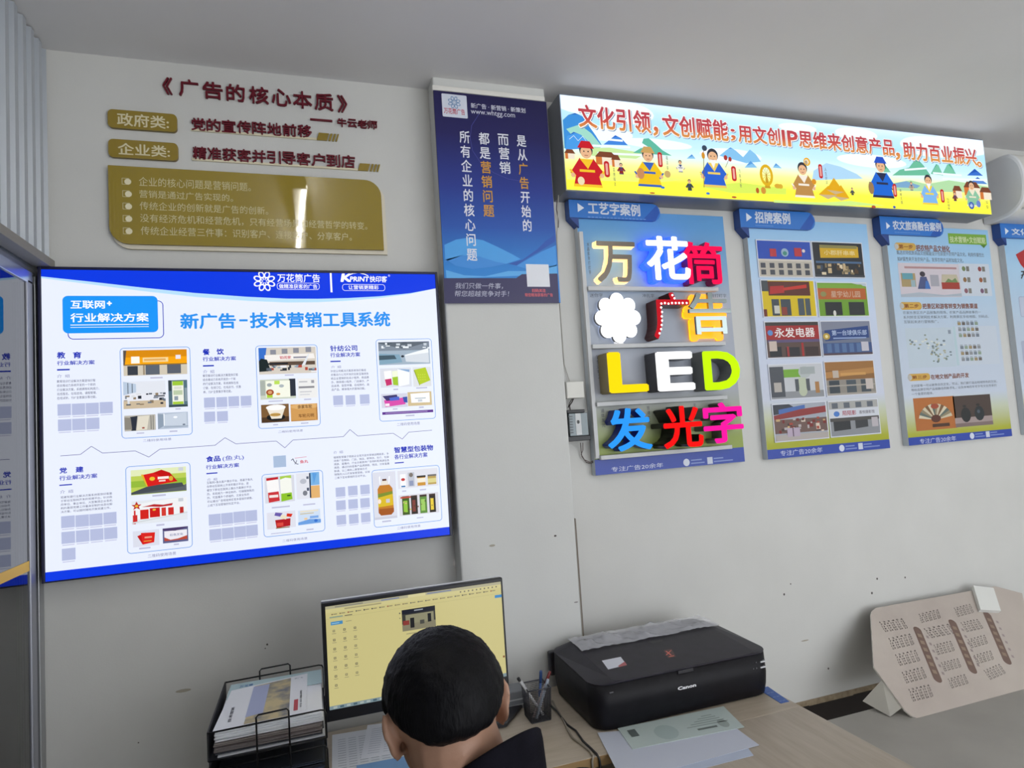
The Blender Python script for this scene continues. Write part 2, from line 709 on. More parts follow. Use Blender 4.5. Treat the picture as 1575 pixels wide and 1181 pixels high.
sl = 0.1035
tt = []
for ch, xl, xr in (('《', 315, 360), ('广', 395, 487), ('告', 510, 605), ('的', 625, 712), ('核', 735, 827), ('心', 845, 935), ('本', 948, 1037), ('质', 1053, 1140), ('》', 1165, 1208)):
    dy = 0 if ch in '《》' else 0
    tt.append((ch, xl, xr, 100 + sl * (xl - 440), 182 + sl * (xl - 440), sl))
cut_line('headline_lettering', 'large maroon cut-out headline in double angle brackets, topmost on the left wall', tt)
cut_line('author_lettering', 'small maroon cut-out author line after a long dash, right below the headline',
         [('—', 1030, 1138, 290, 296, 0.07)] + row('牛云老师', 1162, 1355, 287, 326, 0.075))
l1 = cut_line('slogan_lettering', 'maroon cut-out slogan with gold underline, beside the upper gold plaque', row('党的宣传阵地前移', 455, 1037, 285, 346, 0.065), 'maroon slogan lines')
l2 = cut_line('slogan_lettering', 'longer maroon cut-out slogan with gold underline, beside the lower gold plaque', row('精准获客并引导客户到店', 462, 1247, 424, 486, 0.058), 'maroon slogan lines')
for t, (xa, ya), (xb, yb), xt in ((l1, (452, 348), (1062, 393), 1160), (l2, (458, 491), (1262, 541), 1360)):
    a, b, e = on_y(*c1(xa, ya), -0.006), on_y(*c1(xb, yb), -0.006), on_y(*c1(xt, yb), -0.006)
    m = MB()
    m.box((a.x, -0.006, b.z - 0.0005), (b.x, -0.0005, b.z + 0.0065), mat('#d8cfb4', 0.4))
    m.build('underline', t)
    m = MB()
    L = e.x - b.x
    for f0, f1 in ((0, 0.5), (0.58, 0.68), (0.75, 0.85), (0.92, 1.0)):
        v = [(b.x + f0 * L, b.z), (b.x + f1 * L, b.z), (b.x + f1 * L + 0.008, b.z + 0.026), (b.x + f0 * L + 0.008, b.z + 0.026)]
        solid(v, [(0, 1, 2, 3)], -0.006, -0.0005, m, m, gold, gold)
    m.build('underline_tab', t)

for body, tl, br, tb, tt_, lab in (('政府类:', (48, 243), (386, 357), (95, 324), (345, 281), 'small gold plaque with pale lettering, upper of the two on the left wall'),
                                   ('企业类:', (51, 387), (391, 496), (99, 465), (350, 424), 'small gold plaque with pale lettering, lower of the two on the left wall')):
    a, b = on_y(*c1(*tl), -0.012), on_y(*c1(*br), -0.012)
    t = thing('gold_plaque', lab, 'plaque', ((a.x + b.x) / 2, 0, b.z), 'gold category plaques')
    A = Art(-0.012)
    v = A.rr(a.x, b.z, b.x, a.z, 0.014)
    m = MB()
    solid(v, [tuple(range(len(v)))], -0.012, -0.0005, m, m, gold, mat('#75611c', 0.3))
    m.build('board', t)
    A.text(body, c1(*tb), c1(*tt_), gold_text, 0.02, 1)
    A.build('raised_text', t, 'pale beige characters')

# the big gold board on its white backing
P = lambda x, y, Y=-0.018: (on_y(*c1(x, y), Y).x, on_y(*c1(x, y), Y).z)


def leaf_shape(x0, z0, x1, z1, r):     # round lower left and upper right corners
    v = [(x0, z1)]
    for k in range(9):
        a = math.radians(180 + 11.25 * k)
        v.append((x0 + r + r * math.cos(a), z0 + r + r * math.sin(a)))
    v.append((x1, z0))
    for k in range(9):
        a = math.radians(11.25 * k)
        v.append((x1 - r + r * math.cos(a), z1 - r + r * math.sin(a)))
    return v


gx0, gz1 = P(50, 516)
gx1, gz0 = P(1388, 928)
t = thing('gold_slogan_board', 'big glossy gold board with five pale bulleted lines and a lamp streak', 'sign board', ((gx0 + gx1) / 2, 0, gz0))
m = MB()
v = leaf_shape(gx0 + 0.004, gz0 - 0.0135, gx1 + 0.0125, gz1 - 0.012, 0.055)
solid(v, [tuple(range(len(v)))], -0.0095, -0.0005, m, m, mat('#d9d2c0', 0.35), mat('#b0a37d', 0.4))
m.build('backing_board', t, 'pale backing board')
m = MB()
v = leaf_shape(gx0, gz0, gx1, gz1, 0.055)
gold_board = mat('#94802c', 0.035, spec=0.55, coat=0.3)
solid(v, [tuple(range(len(v)))], -0.018, -0.0095, m, m, gold_board, mat('#75611c', 0.3))
m.build('gold_face', t)
A = Art(-0.018)
for body, bl, tr in (('企业的核心问题是营销问题。', (201, 617), (742, 602)), ('营销是通过广告实现的。', (203, 674), (656, 658)), ('传统企业的创新就是广告的创新。', (205, 733), (826, 719)),
                     ('没有经济危机和经营危机，只有经营场景和经营哲学的转变。', (207, 793), (1306, 793)), ('传统企业经营三件事：识别客户、连接客户、分享客户。', (210, 854), (1231, 845))):
    A.text(body, c1(*bl), c1(*tr), mat('#cfc596', 0.5), 0.008, 1)
A.build('printed_text', t, 'pale beige bulleted lines')
A = Art(-0.018)
for k, (x, y) in enumerate(((147, 597), (150, 657), (151, 717), (152, 777), (153, 837))):
    px, pz = P(x, y)
    A.frame(px - 0.0165, pz - 0.0095, px + 0.0035, pz + 0.0115, 0.001, 0.0016, mat('#cfc596', 0.5), 1)
    A.disc(px, pz, 0.0095, 0.0095, mat('#e7dfbe', 0.5), 2)
A.build('bullet_marks', t)

# ---------------------------------------------------------------- the light box
LB = (-0.7352, 1.298, 0.4474, 2.209)
LBY = -0.06
t = thing('advertising_light_box', 'large backlit white light box with a blue wave header, beside the glass door', 'light box', ((LB[0] + LB[2]) / 2, 0, LB[1]))
navy = mat('#15163a', 0.35)
m = MB()
fw = 0.0085
for a, b in (((LB[0], LB[1]), (LB[0] + fw, LB[3])), ((LB[2] - fw, LB[1]), (LB[2], LB[3])), ((LB[0] + fw, LB[1]), (LB[2] - fw, LB[1] + 0.004)), ((LB[0] + fw, LB[3] - fw), (LB[2] - fw, LB[3]))):
    m.box((a[0], LBY - 0.004, a[1]), (b[0], -0.001, b[1]), navy, 0.0015)
m.build('frame', t)
A = Art(LBY, 1.0, 0.25, 0.15)
white = mat('#eaf0ff', 0.25, 0.96, 0, 0.15)
A.rect(LB[0] + fw, LB[1] + 0.004, LB[2] - fw, LB[3] - fw, white, 0)
c2, c3, c4, c5 = Crop(50, 400, 4.218), Crop(370, 400, 4.218), Crop(50, 650, 4.542), Crop(370, 640, 4.773)
BLUE, SKY, NAVY, INK, GREY = '#0b39e0', '#b4dcfb', '#1c30b4', '#2e2e58', '#8a8ab0'
# blue wave header
arc = [A.p(q) for q in (c2(40, 106), c2(360, 138), c2(700, 177), c2(1050, 213), c2(1392, 238), c3(300, 250), c3(500, 251), c3(700, 246), c3(900, 235), c3(1100, 215), c3(1285, 184))]
arc[0] = (LB[0] + fw, arc[0][1])
arc[-1] = (LB[2] - fw, arc[-1][1])
A.poly([(LB[2] - fw, LB[3] - fw), (LB[0] + fw, LB[3] - fw)] + [(x, z - 0.013 * math.sin(math.pi * min(1, 0.12 + i / 11.0))) for i, (x, z) in enumerate(arc)], SKY, 1)
A.poly([(LB[2] - fw, LB[3] - fw), (LB[0] + fw, LB[3] - fw)] + arc, BLUE, 2)
A.rect(LB[0] + fw, LB[1] + 0.004, LB[2] - fw, LB[1] + 0.030, BLUE, 1)


def flower_logo(A, cx, cz, r, color, layer, wd=0.17):
    for k in range(8):
        a = math.pi / 8 + k * math.pi / 4
        px, pz = cx + 0.64 * r * math.cos(a), cz + 0.64 * r * math.sin(a)
        o, i = [], []
        for q in range(14):
            th = 2 * math.pi * q / 14
            u, w_ = math.cos(th), math.sin(th)
            for lst, f in ((o, 1.0), (i, 0.62)):
                ex, ez = 0.36 * r * f * u, 0.25 * r * f * w_
                lst.append((px + ex * math.cos(a) - ez * math.sin(a), pz + ex * math.sin(a) + ez * math.cos(a)))
        A.ring(o, i, color, layer + 0.05 * (k % 2))
    for k in range(8):
        a = k * math.pi / 4 + math.pi / 8
        A.line([(cx + 0.14 * r * math.cos(a), cz + 0.14 * r * math.sin(a)), (cx + 0.36 * r * math.cos(a), cz + 0.36 * r * math.sin(a))], 0.07 * r, color, layer)


fx, fz = A.p(c3(155, 137))
flower_logo(A, fx, fz, 0.0345, 'ffffff', 3)
W_ = 'ffffff'
A.text('万花筒广告', c3(240, 143), c3(514, 92), W_, 0.014, 3)
x0, z0, x1, z1 = A.pbox(c3(237, 192), c3(511, 149))
A.frame(x0, z0, x1, z1, 0.009, 0.0013, W_, 3)
A.text('做精准获客的广告', c3(250, 185), c3(497, 157), W_, 0.012, 3)
x0, z0, x1, z1 = A.pbox(c3(584, 209), c3(590, 73))
A.rect(x0, z0, x1, z1, W_, 3)
A.text('K', c3(648, 142), c3(715, 88), W_, 0.05, 3, 0.2)
A.text('PRINT', c3(708, 139), c3(830, 108), W_, 0.03, 3, 0.15)
A.text('快印客', c3(836, 144), c3(946, 104), W_, 0.02, 3, 0.1)
A.text('®', c3(957, 108), c3(970, 95), W_, 0, 3)
A.line([A.p(c3(x, y)) for x, y in ((700, 100), (730, 86), (770, 83), (805, 92), (828, 103))], 0.003, W_, 3)
x0, z0, x1, z1 = A.pbox(c3(661, 199), c3(936, 158))
A.frame(x0, z0, x1, z1, 0.0088, 0.0013, W_, 3)
A.text('让营销更精彩', c3(700, 191), c3(895, 164), W_, 0.012, 3)

# solution plate and headline
x0, z0, x1, z1 = A.pbox(c2(229, 516), c2(848, 262))
A.frame(x0, z0, x1, z1, 0.015, 0.0022, NAVY, 1)
x0, z0, x1, z1 = A.pbox(c2(198, 476), c2(811, 233))
A.rrect(x0, z0, x1, z1, 0.014, '#1c93f4', 2)
A.text('互联网', c2(248, 316), c2(470, 262), W_, 0.022, 3)
A.text('+', c2(484, 296), c2(515, 266), W_, 0.05, 3)
A.text('行业解决方案', c2(248, 404), c2(754, 342), W_, 0.022, 3)
for ya, yb in ((424, 414), (439, 430)):
    x0, z0, x1, z1 = A.pbox(c2(247, ya), c2(755, yb))
    A.rect(x0, z0, x1, z1, W_, 3)
hb = '#2a90ec'
A.text('新广告', c2(960, 449), c2(1318, 343), hb, 0.03, 2)
A.text('-', c2(1342, 398), c3(46, 384), hb, 0.01, 2)
A.text('技术营销工具系统', c3(62, 443), c3(968, 334), hb, 0.03, 2)


def block(titles, sub, bar, intro, para, codes, csize):
    """a column of print: headings, rule, intro word, small paragraph, pale patches under captions"""
    for body, bl, tr, b in titles:
        A.text(body, bl, tr, NAVY, b, 2)
    A.text(sub[0], sub[1], sub[2], NAVY, 0.02, 2)
    x0, z0, x1, z1 = A.pbox(*bar)
    A.rect(x0, z0, x1, z1, NAVY, 2)
    A.text('介  绍', intro[0], intro[1], '#6a6a9a', 0, 2)
    A.para(para[0], para[1], para[2], INK, 0.006, 2)
    for q in codes:
        x, z = A.p(q)
        A.rect(x, z - csize, x + csize, z, '#b4bcdc', 1)
        A.rect(x + 0.05 * csize, z - csize * 1.16, x + csize * 0.95, z - csize * 1.09, '#c0c2dc', 1)


block([('教', c2(160, 640), c2(213, 595), 0.032), ('育', c2(263, 638), c2(318, 594), 0.032)], ('行业解决方案', c2(160, 683), c2(404, 648)), (c2(160, 717), c2(242, 705)), (c2(160, 764), c2(241, 741)),
      (['教育培训行业解决方案是快印客', '结合推动力系统开发的一个新的', '行业解决方案，系统拥有机构简介、', '在线报名、在线咨询、课程管理、', '在线试听、720°全景展示等功能。'], c2(160, 914), c2(462, 768)),
      [c2(162, 935), c2(255, 932), c2(345, 928), c2(436, 922), c2(165, 1035), c2(257, 1030), c2(348, 1025)], 0.0335)
block([('餐', c2(1105, 617), c2(1149, 575), 0.032), ('饮', c2(1195, 614), c2(1241, 573), 0.032)], ('行业解决方案', c2(1105, 657), c2(1320, 623)), (c2(1106, 691), c2(1177, 680)), (c2(1107, 735), c2(1179, 712)),
      (['餐饮推动行业解决方案是快印客', '结合推动力系统开发的一个新', '的行业解决方案，系统拥有在线', '订餐、在线订位、在线支付、优惠', '券、720°全景展示等功能。'], c2(1108, 874), c2(1350, 733)),
      [c2(1112, 893), c2(1192, 890), c2(1270, 885), c3(0, 882), c2(1113, 985), c2(1196, 982)], 0.031)
block([('针纺公司', c3(582, 593), c3(756, 551), 0.024)], ('行业解决方案', c3(583, 631), c3(775, 597)), (c3(583, 662), c3(649, 652)), (c3(588, 702), c3(651, 684)),
      (['针纺公司解决方案系统快印客结', '合推动力公司开发的全新互联网系', '统企业营销的在线小程序、商品展', '示、微商城小程序、门店展示、产', '品追溯、裂变传播、在线预约、商', '品产品、精准强大的营销功能。'], c3(590, 856), c3(830, 704)),
      [c3(600, 880), c3(680, 878), c3(773, 873)], 0.031)
block([('党', c4(190, 356), c4(241, 311), 0.032), ('建', c4(302, 349), c4(356, 304), 0.032)], ('行业解决方案', c4(188, 405), c4(453, 353)), (c4(188, 442), c4(277, 427)), (c4(193, 496), c4(284, 466)),
      (['党建党建行业解决方案系统是快印客基', '于移动互联网开发的党建平台，针对政', '府单位、事业单位、大型集团企业各机', '构的基层党建工作量身定制的信息化解', '决方案，可以随时随地开展党建工作。'], c4(198, 640), c4(557, 484)),
      [c4(200, 655), c4(300, 648), c4(397, 640), c4(495, 630), c4(202, 765), c4(303, 755), c4(402, 745), c4(500, 735), c4(205, 882)], 0.0335)
block([('食品', c4(1213, 276), c4(1313, 228), 0.032), ('(鱼丸)', c4(1328, 272), c4(1476, 222), -0.002)], ('行业解决方案', c4(1213, 327), c4(1443, 280)), (c4(1215, 360), c4(1292, 346)), (c4(1220, 408), c4(1290, 384)),
      (['互联网+鱼丸客户展示平台，是基于鱼丸', '在移动互联网上开发的展示平台，是', '餐饮下移动互联网上展示方案展示平台', '的，系统威力一种全新的、可编辑销售的', '的、可直播多个终端的、交易全系的', '可以通过广告短视频实现多层级的销售、', '上线下互动营销的社区平台。'], c4(1222, 596), c5(97, 452)),
      [c4(1230, 642), c4(1317, 634), c4(1403, 624), c5(35, 695), c4(1235, 747), c4(1322, 738), c4(1408, 728), c5(40, 803)], 0.0335)
block([('智慧型包装物', c5(1128, 272), c5(1412, 207), 0.03)], ('各行业解决方案', c5(1130, 318), c5(1371, 264)), (c5(1132, 348), c5(1198, 335)), (c5(682, 277), c5(751, 252)),
      (['植根智慧量子赋能企业官方延长营销战略链条，多', '场景广告赋码、门店、微店、新物流、社介、包装', '溯源、直播间、行业方案提供广告物料和溯源信息', '溯源、通过扫码查看产品溯源链、物流、分享直播', '联通，以二维码二度营销方式', '销售的入口开发智慧营销，实现', '二维下互动营销的互动平台。'], c5(690, 470), c5(1088, 265)),
      [c5(697, 525), c5(788, 515), c5(878, 507), c5(700, 622), c5(790, 613), c5(878, 605), c5(703, 730), c5(795, 723), c5(883, 713)], 0.030)
x0, z0, x1, z1 = A.pbox(c5(243, 378), c5(332, 287))
A.rect(x0, z0, x1, z1, '#a8bcd8', 1)
A.text('鱼丸', c5(437, 347), c5(496, 318), '#d23a4a', 0.02, 2)
A.line([A.p(c5(x, y)) for x, y in ((372, 325), (385, 312), (392, 330), (402, 342), (412, 350), (425, 352))], 0.0022, '#55555f', 2)
A.line([A.p(c5(x, y)) for x, y in ((412, 322), (408, 340), (398, 352))], 0.0018, '#55555f', 2)
A.line([A.p(c5(x, y)) for x, y in ((398, 308), (440, 303), (485, 298))], 0.0016, '#d88a92', 2)
zig = [c4(195, 232), c4(335, 222), c4(412, 165), c4(490, 212), c4(718, 197), c4(813, 240), c4(890, 185), c4(1275, 158), c4(1345, 105), c4(1422, 148), c5(0, 200), c5(262, 182), c5(325, 232), c5(385, 175), c5(755, 150), c5(803, 98), c5(860, 145), c5(1120, 125), c5(1187, 168), c5(1235, 117), c5(1405, 103)]
A.line([A.p(q) for q in zig], 0.0016, '#6a6a9a', 2)

# picture frames with small printed photos
FR = '#5d95dc'
def pframe(tl, tr, br):
    x0 = A.p(tl)[0]
    x1, z1 = A.p(tr)
    z0 = A.p(br)[1]
    A.frame(x0, z0, x1, z1, 0.011, 0.0017, FR, 1)


pframe(c2(566, 572), c2(1022, 561), c2(1035, 1132))
pframe(c3(96, 558), c3(497, 547), c3(522, 1072))
pframe(c3(876, 522), c3(1238, 508), c3(1268, 1027))
pframe(c4(649, 310), c4(1102, 275), c4(1125, 868))
pframe(c5(154, 432), c5(603, 393), c5(619, 842))
pframe(c5(961, 402), c5(1458, 357), c5(1474, 766))
for bl, tr in ((c2(718, 1180), c2(901, 1152)), (c3(245, 1122), c3(404, 1097)), (c3(1016, 1076), c3(1163, 1047)), (c4(806, 944), c4(1003, 899)), (c5(308, 925), c5(490, 886)), (c5(1150, 832), c5(1320, 794))):
    A.text('二维码使用场景', bl, tr, '#7a7aa0', 0, 2)


def pic(bl, tr, items):
    A.picture(A.pbox(bl, tr), items, 2)


def clutter(n, x0, y0, x1, y1, cols, w=(0.03, 0.12), h=(0.03, 0.12), seed=1):
    r = random.Random(seed)
    out = []
    for _ in range(n):
        a, b = r.uniform(x0, x1 - w[0]), r.uniform(y0, y1 - h[0])
        out.append(('r', a, b, min(x1, a + r.uniform(*w)), min(y1, b + r.uniform(*h)), r.choice(cols)))
    return out


pic(c2(592, 752), c2(1000, 578), [('r', 0, 0, 1, 1, '#e6a12a'), ('r', 0, .62, 1, 1, '#d88a10'), ('r', .0, .45, 1, .72, '#f5a512'), ('r', 0, 0, 1, .42, '#cfc6b4'), ('r', .06, .02, .22, .38, '#3a3f48'), ('r', .34, .02, .56, .4, '#5c6470'), ('r', .68, .04, .9, .4, '#5a606c'),
     ('r', .3, .02, .33, .4, '#9c8e7a'), ('r', .12, .48, .25, .75, '#fbf6ea'), ('r', .3, .52, .7, .7, '#f3d79a'), ('r', .32, .57, .66, .65, '#e0a860'), ('r', .82, .62, .9, .78, '#e8e4f0'), ('p', [(0, 1), (.05, 1), (.02, .4), (0, .4)], '#57504a'), ('r', 0, .4, 1, .44, '#8a6a30')])
pic(c2(592, 967), c2(862, 780), [('r', 0, 0, 1, 1, '#e4e6ee'), ('r', 0, .55, 1, 1, '#dfe3ec'), ('p', [(0, 1), (.3, .9), (.3, .6), (0, .5)], '#b8c8dc'), ('r', .1, .55, .12, .95, '#5a6472'), ('r', .2, .58, .22, .92, '#5a6472'), ('r', 0, 0, 1, .28, '#c9b79c')] + clutter(26, 0, .12, 1, .55, ['#2b303a', '#4d5560', '#6b7683', '#d8dade', '#8c7a62'], seed=3) + [('r', .72, .4, .98, .46, '#6a6f78')])
pic(c2(885, 955), c2(1003, 776), [('r', 0, 0, 1, 1, '#55707c'), ('r', 0, .6, .16, 1, '#3a464e'), ('r', .2, .1, .8, .96, '#eceee2'), ('r', .22, .8, .78, .96, '#9cc63c'), ('r', .3, .66, .7, .76, '#d7d9cf'), ('r', .26, .45, .74, .62, '#b8c8a8'), ('r', .22, .1, .78, .2, '#a5c940'), ('r', .3, .25, .5, .4, '#8a98a4'), ('r', .85, .2, 1, .7, '#8a9aa4'), ('r', 0, 0, 1, .08, '#3a4a52')])
pic(c2(598, 1112), c2(798, 1000), [('r', 0, 0, 1, 1, '#b8b4aa'), ('p', [(.18, .9), (.42, .95), (.36, .02), (.22, .02)], '#2f3440'), ('p', [(.44, .92), (.8, .95), (.72, .05), (.38, .02)], '#ded8c8'), ('p', [(0, .9), (.2, .85), (.24, .1), (0, .1)], '#8a857c'), ('r', .84, .05, .86, .95, '#4a4a4a'), ('r', .91, .02, .93, .95, '#5a5a5a'), ('r', .56, .12, .64, .22, '#a05a50')])
pic(c2(815, 1098), c2(1008, 983), [('r', 0, 0, 1, 1, '#b3bfd0'), ('p', [(.0, .95), (.2, .9), (.2, .2), (0, 0)], '#8d9cae'), ('p', [(.2, .88), (.95, .97), (.95, .15), (.2, .22)], '#c6d0de'), ('p', [(.19, .95), (.22, .95), (.22, .2), (.19, .2)], '#f4f8fc'), ('r', .2, .1, 1, .14, '#8f9cae'), ('d', .58, .7, .07, .07, '#f2f6ff'), ('d', .86, .22, .05, .05, '#6a7688')])

pic(c3(122, 743), c3(486, 562), [('r', 0, 0, 1, 1, '#d3cbc0'), ('p', [(0, 1), (.14, 1), (.1, .45), (0, .4)], '#3a70c8'), ('r', .2, .74, .3, .92, '#8a8c98'), ('r', .4, .76, .5, .95, '#8a8c98'), ('r', .6, .78, .7, .97, '#8a8c98'), ('r', .82, .8, .92, 1, '#8a8c98'), ('p', [(.1, .5), (.98, .56), (.96, .75), (.1, .72)], '#f0ece8'), ('t', '铂阅家', .36, .56, .56, .68, '#c23a52', .02), ('r', .6, .58, .84, .64, '#8a8a98'), ('r', .18, .32, .98, .46, '#5d4c40'), ('r', .12, .36, .5, .42, '#22252c'), ('p', [(0, .1), (.2, .12), (.14, .55), (.04, .6), (0, .5)], '#1f2a2c')] + clutter(24, .1, .02, 1, .32, ['#2e333c', '#5d6672', '#e6e6ea', '#8fa2b4', '#b04a3a'], seed=5) + [('p', [(.74, .3), (.8, .3), (.88, .72), (.86, .72)], '#dfe3ea')])
pic(c3(130, 906), c3(355, 768), [('r', 0, 0, 1, 1, '#c8cfbf'), ('r', 0, .2, .14, .95, '#a8b0a8'), ('r', .82, .12, 1, 1, '#2e3440'), ('r', .16, .08, .84, .92, '#f1f3e4'), ('r', .18, .08, .34, .3, '#a9cf3e'), ('r', .4, .74, .55, .92, '#b9dc5a'), ('d', .27, .35, .11, .15, '#a04a2a'), ('d', .27, .35, .06, .09, '#d8a070'), ('d', .6, .65, .07, .08, '#aab4b8'), ('d', .26, .72, .07, .09, '#9aa4a8'), ('d', .5, .25, .06, .06, '#d49a50')])
pic(c3(374, 897), c3(495, 764), [('r', 0, 0, 1, 1, '#e9e9e8'), ('r', .05, .5, .85, .6, '#8a8a90'), ('r', .08, .8, .5, .86, '#b6b6bc'), ('r', .1, .3, .7, .34, '#b8b8c0'), ('r', .1, .16, .6, .2, '#c8c8d0'), ('r', .7, .75, .85, .9, '#9a9aa2')])
pic(c3(137, 1057), c3(312, 931), [('r', 0, 0, 1, 1, '#7c5b38'), ('r', 0, 0, 1, .3, '#4d3826'), ('d', .52, .28, .34, .2, '#1d1f22'), ('p', [(.2, .78), (.86, .78), (.72, .2), (.36, .2)], '#e9e2d2'), ('d', .53, .82, .36, .16, '#f7f6f4'), ('d', .5, .42, .2, .1, '#c8a25a'), ('r', .34, .38, .68, .46, '#b08a48')])
pic(c3(328, 1047), c3(497, 928), [('r', 0, 0, 1, 1, '#cf9a58'), ('p', [(0, .9), (.25, 1), (.95, 1), (.95, .75), (.3, .68), (.02, .8)], '#dcae70'), ('p', [(.95, .75), (1, .8), (1, .1), (.95, .02)], '#b07c40'), ('t', '余家车轮', .26, .72, .8, .95, '#6a4420', .02), ('t', '车轮元明', .28, .2, .86, .42, '#7a4e26', .02), ('r', .02, .0, .9, .06, '#b98648')])

pic(c3(900, 682), c3(1222, 527), [('r', 0, 0, 1, 1, '#9fb0c0'), ('r', 0, .62, 1, 1, '#7d8896'), ('p', [(0, .95), (.5, .68), (1, .98), (1, 1), (0, 1)], '#5a6470'), ('p', [(.5, .4), (.98, .5), (.98, .05), (.52, .12)], '#d3dae2'), ('p', [(.5, .42), (.98, .7), (.98, .5), (.52, .38)], '#eef2f6'), ('p', [(0, .5), (.4, .45), (.45, .1), (0, .02)], '#7fa2b8'), ('p', [(0, .42), (.3, .42), (.34, .25), (0, .22)], '#3f5664')] + clutter(16, 0, .66, 1, .98, ['#4a5460', '#c4ccd6', '#e8eef4'], seed=8) + [('d', .46, .36, .03, .05, '#1d2430')])
pic(c3(910, 828), c3(1105, 697), [('r', 0, 0, 1, 1, '#d6dae4'), ('p', [(.56, .95), (.95, .88), (.92, .12), (.58, .02)], '#f2f4f8'), ('p', [(.12, .85), (.36, .88), (.38, .2), (.16, .12)], '#f6f4f4'), ('p', [(.14, .42), (.35, .46), (.36, .14), (.18, .08)], '#c42a6a'), ('p', [(.38, .84), (.56, .86), (.56, .1), (.4, .16)], '#eef4d8'), ('p', [(.38, .52), (.56, .55), (.56, .08), (.4, .12)], '#9cc428'), ('p', [(.56, .95), (.95, .9), (.94, .76), (.7, .88)], '#86a8d0')])
pic(c3(1122, 822), c3(1232, 692), [('r', 0, 0, 1, 1, '#dadde0'), ('p', [(.1, .88), (.72, .98), (.95, .3), (.36, .1)], '#b2c91e'), ('p', [(.1, .88), (.36, .1), (.34, .04), (.06, .84)], '#8aa010')] + [('d', .3 + .12 * (k % 4), .35 + .13 * (k // 4), .03, .02, '#cfe04a') for k in range(12)])
pic(c3(916, 960), c3(1080, 862), [('r', 0, 0, 1, 1, '#cfd0e0'), ('p', [(.1, .55), (.9, .7), (.92, .2), (.14, .06)], '#d648a8'), ('p', [(.05, .85), (.6, .92), (.66, .55), (.2, .5)], '#37306a'), ('p', [(.3, .7), (.68, .78), (.7, .52), (.34, .48)], '#4a62c8'), ('p', [(.82, .72), (1, .74), (1, .3), (.86, .34)], '#3050a8'), ('r', .14, .12, .3, .3, '#f3e8f2')])
pic(c3(1087, 947), c3(1237, 850), [('r', 0, 0, 1, 1, '#cdb98e'), ('p', [(.12, .88), (.92, .92), (.92, .2), (.14, .22)], '#f4f4f4'), ('r', .3, .5, .75, .56, '#9fb0bc'), ('r', .42, .28, .6, .44, '#c4ccd4')])
pl, pr_ = A.p(c3(920, 1004)), A.p(c3(1249, 969))
A.rect(pl[0], pl[1], pr_[0], pr_[1], '#5a2a8a', 2)
A.rect(pl[0] + .01, pl[1] + .0035, pr_[0] - .02, pl[1] + .0055, '#b8a0d4', 3)

pic(c4(690, 508), c4(1072, 305), [('r', 0, 0, 1, 1, '#b9cc55'), ('r', 0, .75, 1, 1, '#dfe8b8'), ('r', 0, .3, 1, .55, '#93b83c'), ('p', [(0, .02), (.9, .2), (1, .3), (1, .02)], '#5c6268'), ('p', [(.0, .1), (.34, .34), (.92, .36), (.96, .2), (.0, .02)], '#474d54'), ('p', [(.2, .78), (.3, .3), (.84, .42), (.7, .8), (.55, .94), (.4, .84)], '#d8201e'), ('p', [(.4, .84), (.55, .94), (.7, .8), (.84, .42), (.6, .6)], '#c01414'), ('p', [(.18, .8), (.22, .8), (.3, .3), (.28, .3)], '#e0b030'), ('d', .38, .6, .05, .08, '#e8c030'), ('r', .48, .56, .68, .66, '#f4e8e4'), ('r', .5, .46, .62, .52, '#f0d8d0'), ('p', [(.4, 1), (.5, .97), (.55, 1)], '#c8d850'), ('d', .72, .56, .04, .1, '#d8a830'), ('r', .86, .84, .95, .98, '#c9ced6')])
pic(c4(695, 714), c4(1080, 516), [('r', 0, 0, 1, 1, '#dfe4ea'), ('p', [(0, .2), (.72, .24), (1, .4), (1, 1), (.6, .96), (0, .84)], '#eceef0'), ('p', [(.18, .72), (.4, .8), (.56, .74), (.74, .78), (.72, .68), (.5, .66), (.36, .7)], '#b82a2e'), ('r', .15, .2, .3, .6, '#cf2420'), ('r', .32, .24, .5, .64, '#c81c1c'), ('r', .53, .26, .61, .62, '#d03a30'), ('r', .65, .28, .75, .6, '#c82c28'), ('r', .86, .3, .93, .58, '#b82c28'), ('d', .4, .56, .03, .04, '#e8c040'), ('r', .04, .02, .07, .6, '#cc2a2a'), ('p', [(.02, .4), (.1, .4), (.1, .1), (.02, .02)], '#c83030'), ('p', [(0, .84), (.06, .84), (.09, .98), (.12, .84), (.18, .84), (.13, .75), (.15, .62), (.09, .7), (.03, .62), (.05, .75)], '#b82c28'), ('d', .09, .78, .03, .05, '#e8b83c'), ('r', .84, .82, .93, .96, '#c4cad2'), ('p', [(0, .04), (1, .3), (1, .34), (0, .1)], '#d0d4d8')])
pic(c4(704, 872), c4(885, 742), [('r', 0, 0, 1, 1, '#d8dbe8'), ('p', [(.16, .68), (.48, .86), (.66, .36), (.36, .12)], '#c01818'), ('p', [(.3, .86), (.84, .82), (.8, .2), (.36, .12)], '#d82420'), ('r', .44, .5, .72, .6, '#e8a088'), ('r', .4, .3, .7, .34, '#e0b440')])
pic(c4(912, 844), c4(1086, 722), [('r', 0, 0, 1, 1, '#5b5f88'), ('r', .06, .14, .96, .8, '#e9e7ee'), ('p', [(0, .85), (.5, .78), (1, .94), (1, 1), (0, 1)], '#4a3a68'), ('p', [(.06, .4), (.3, .2), (.6, .24), (.96, .4), (.96, .14), (.06, .14)], '#b84a38'), ('t', '红色文化', .28, .44, .8, .6, '#5a6a9a', .01)])

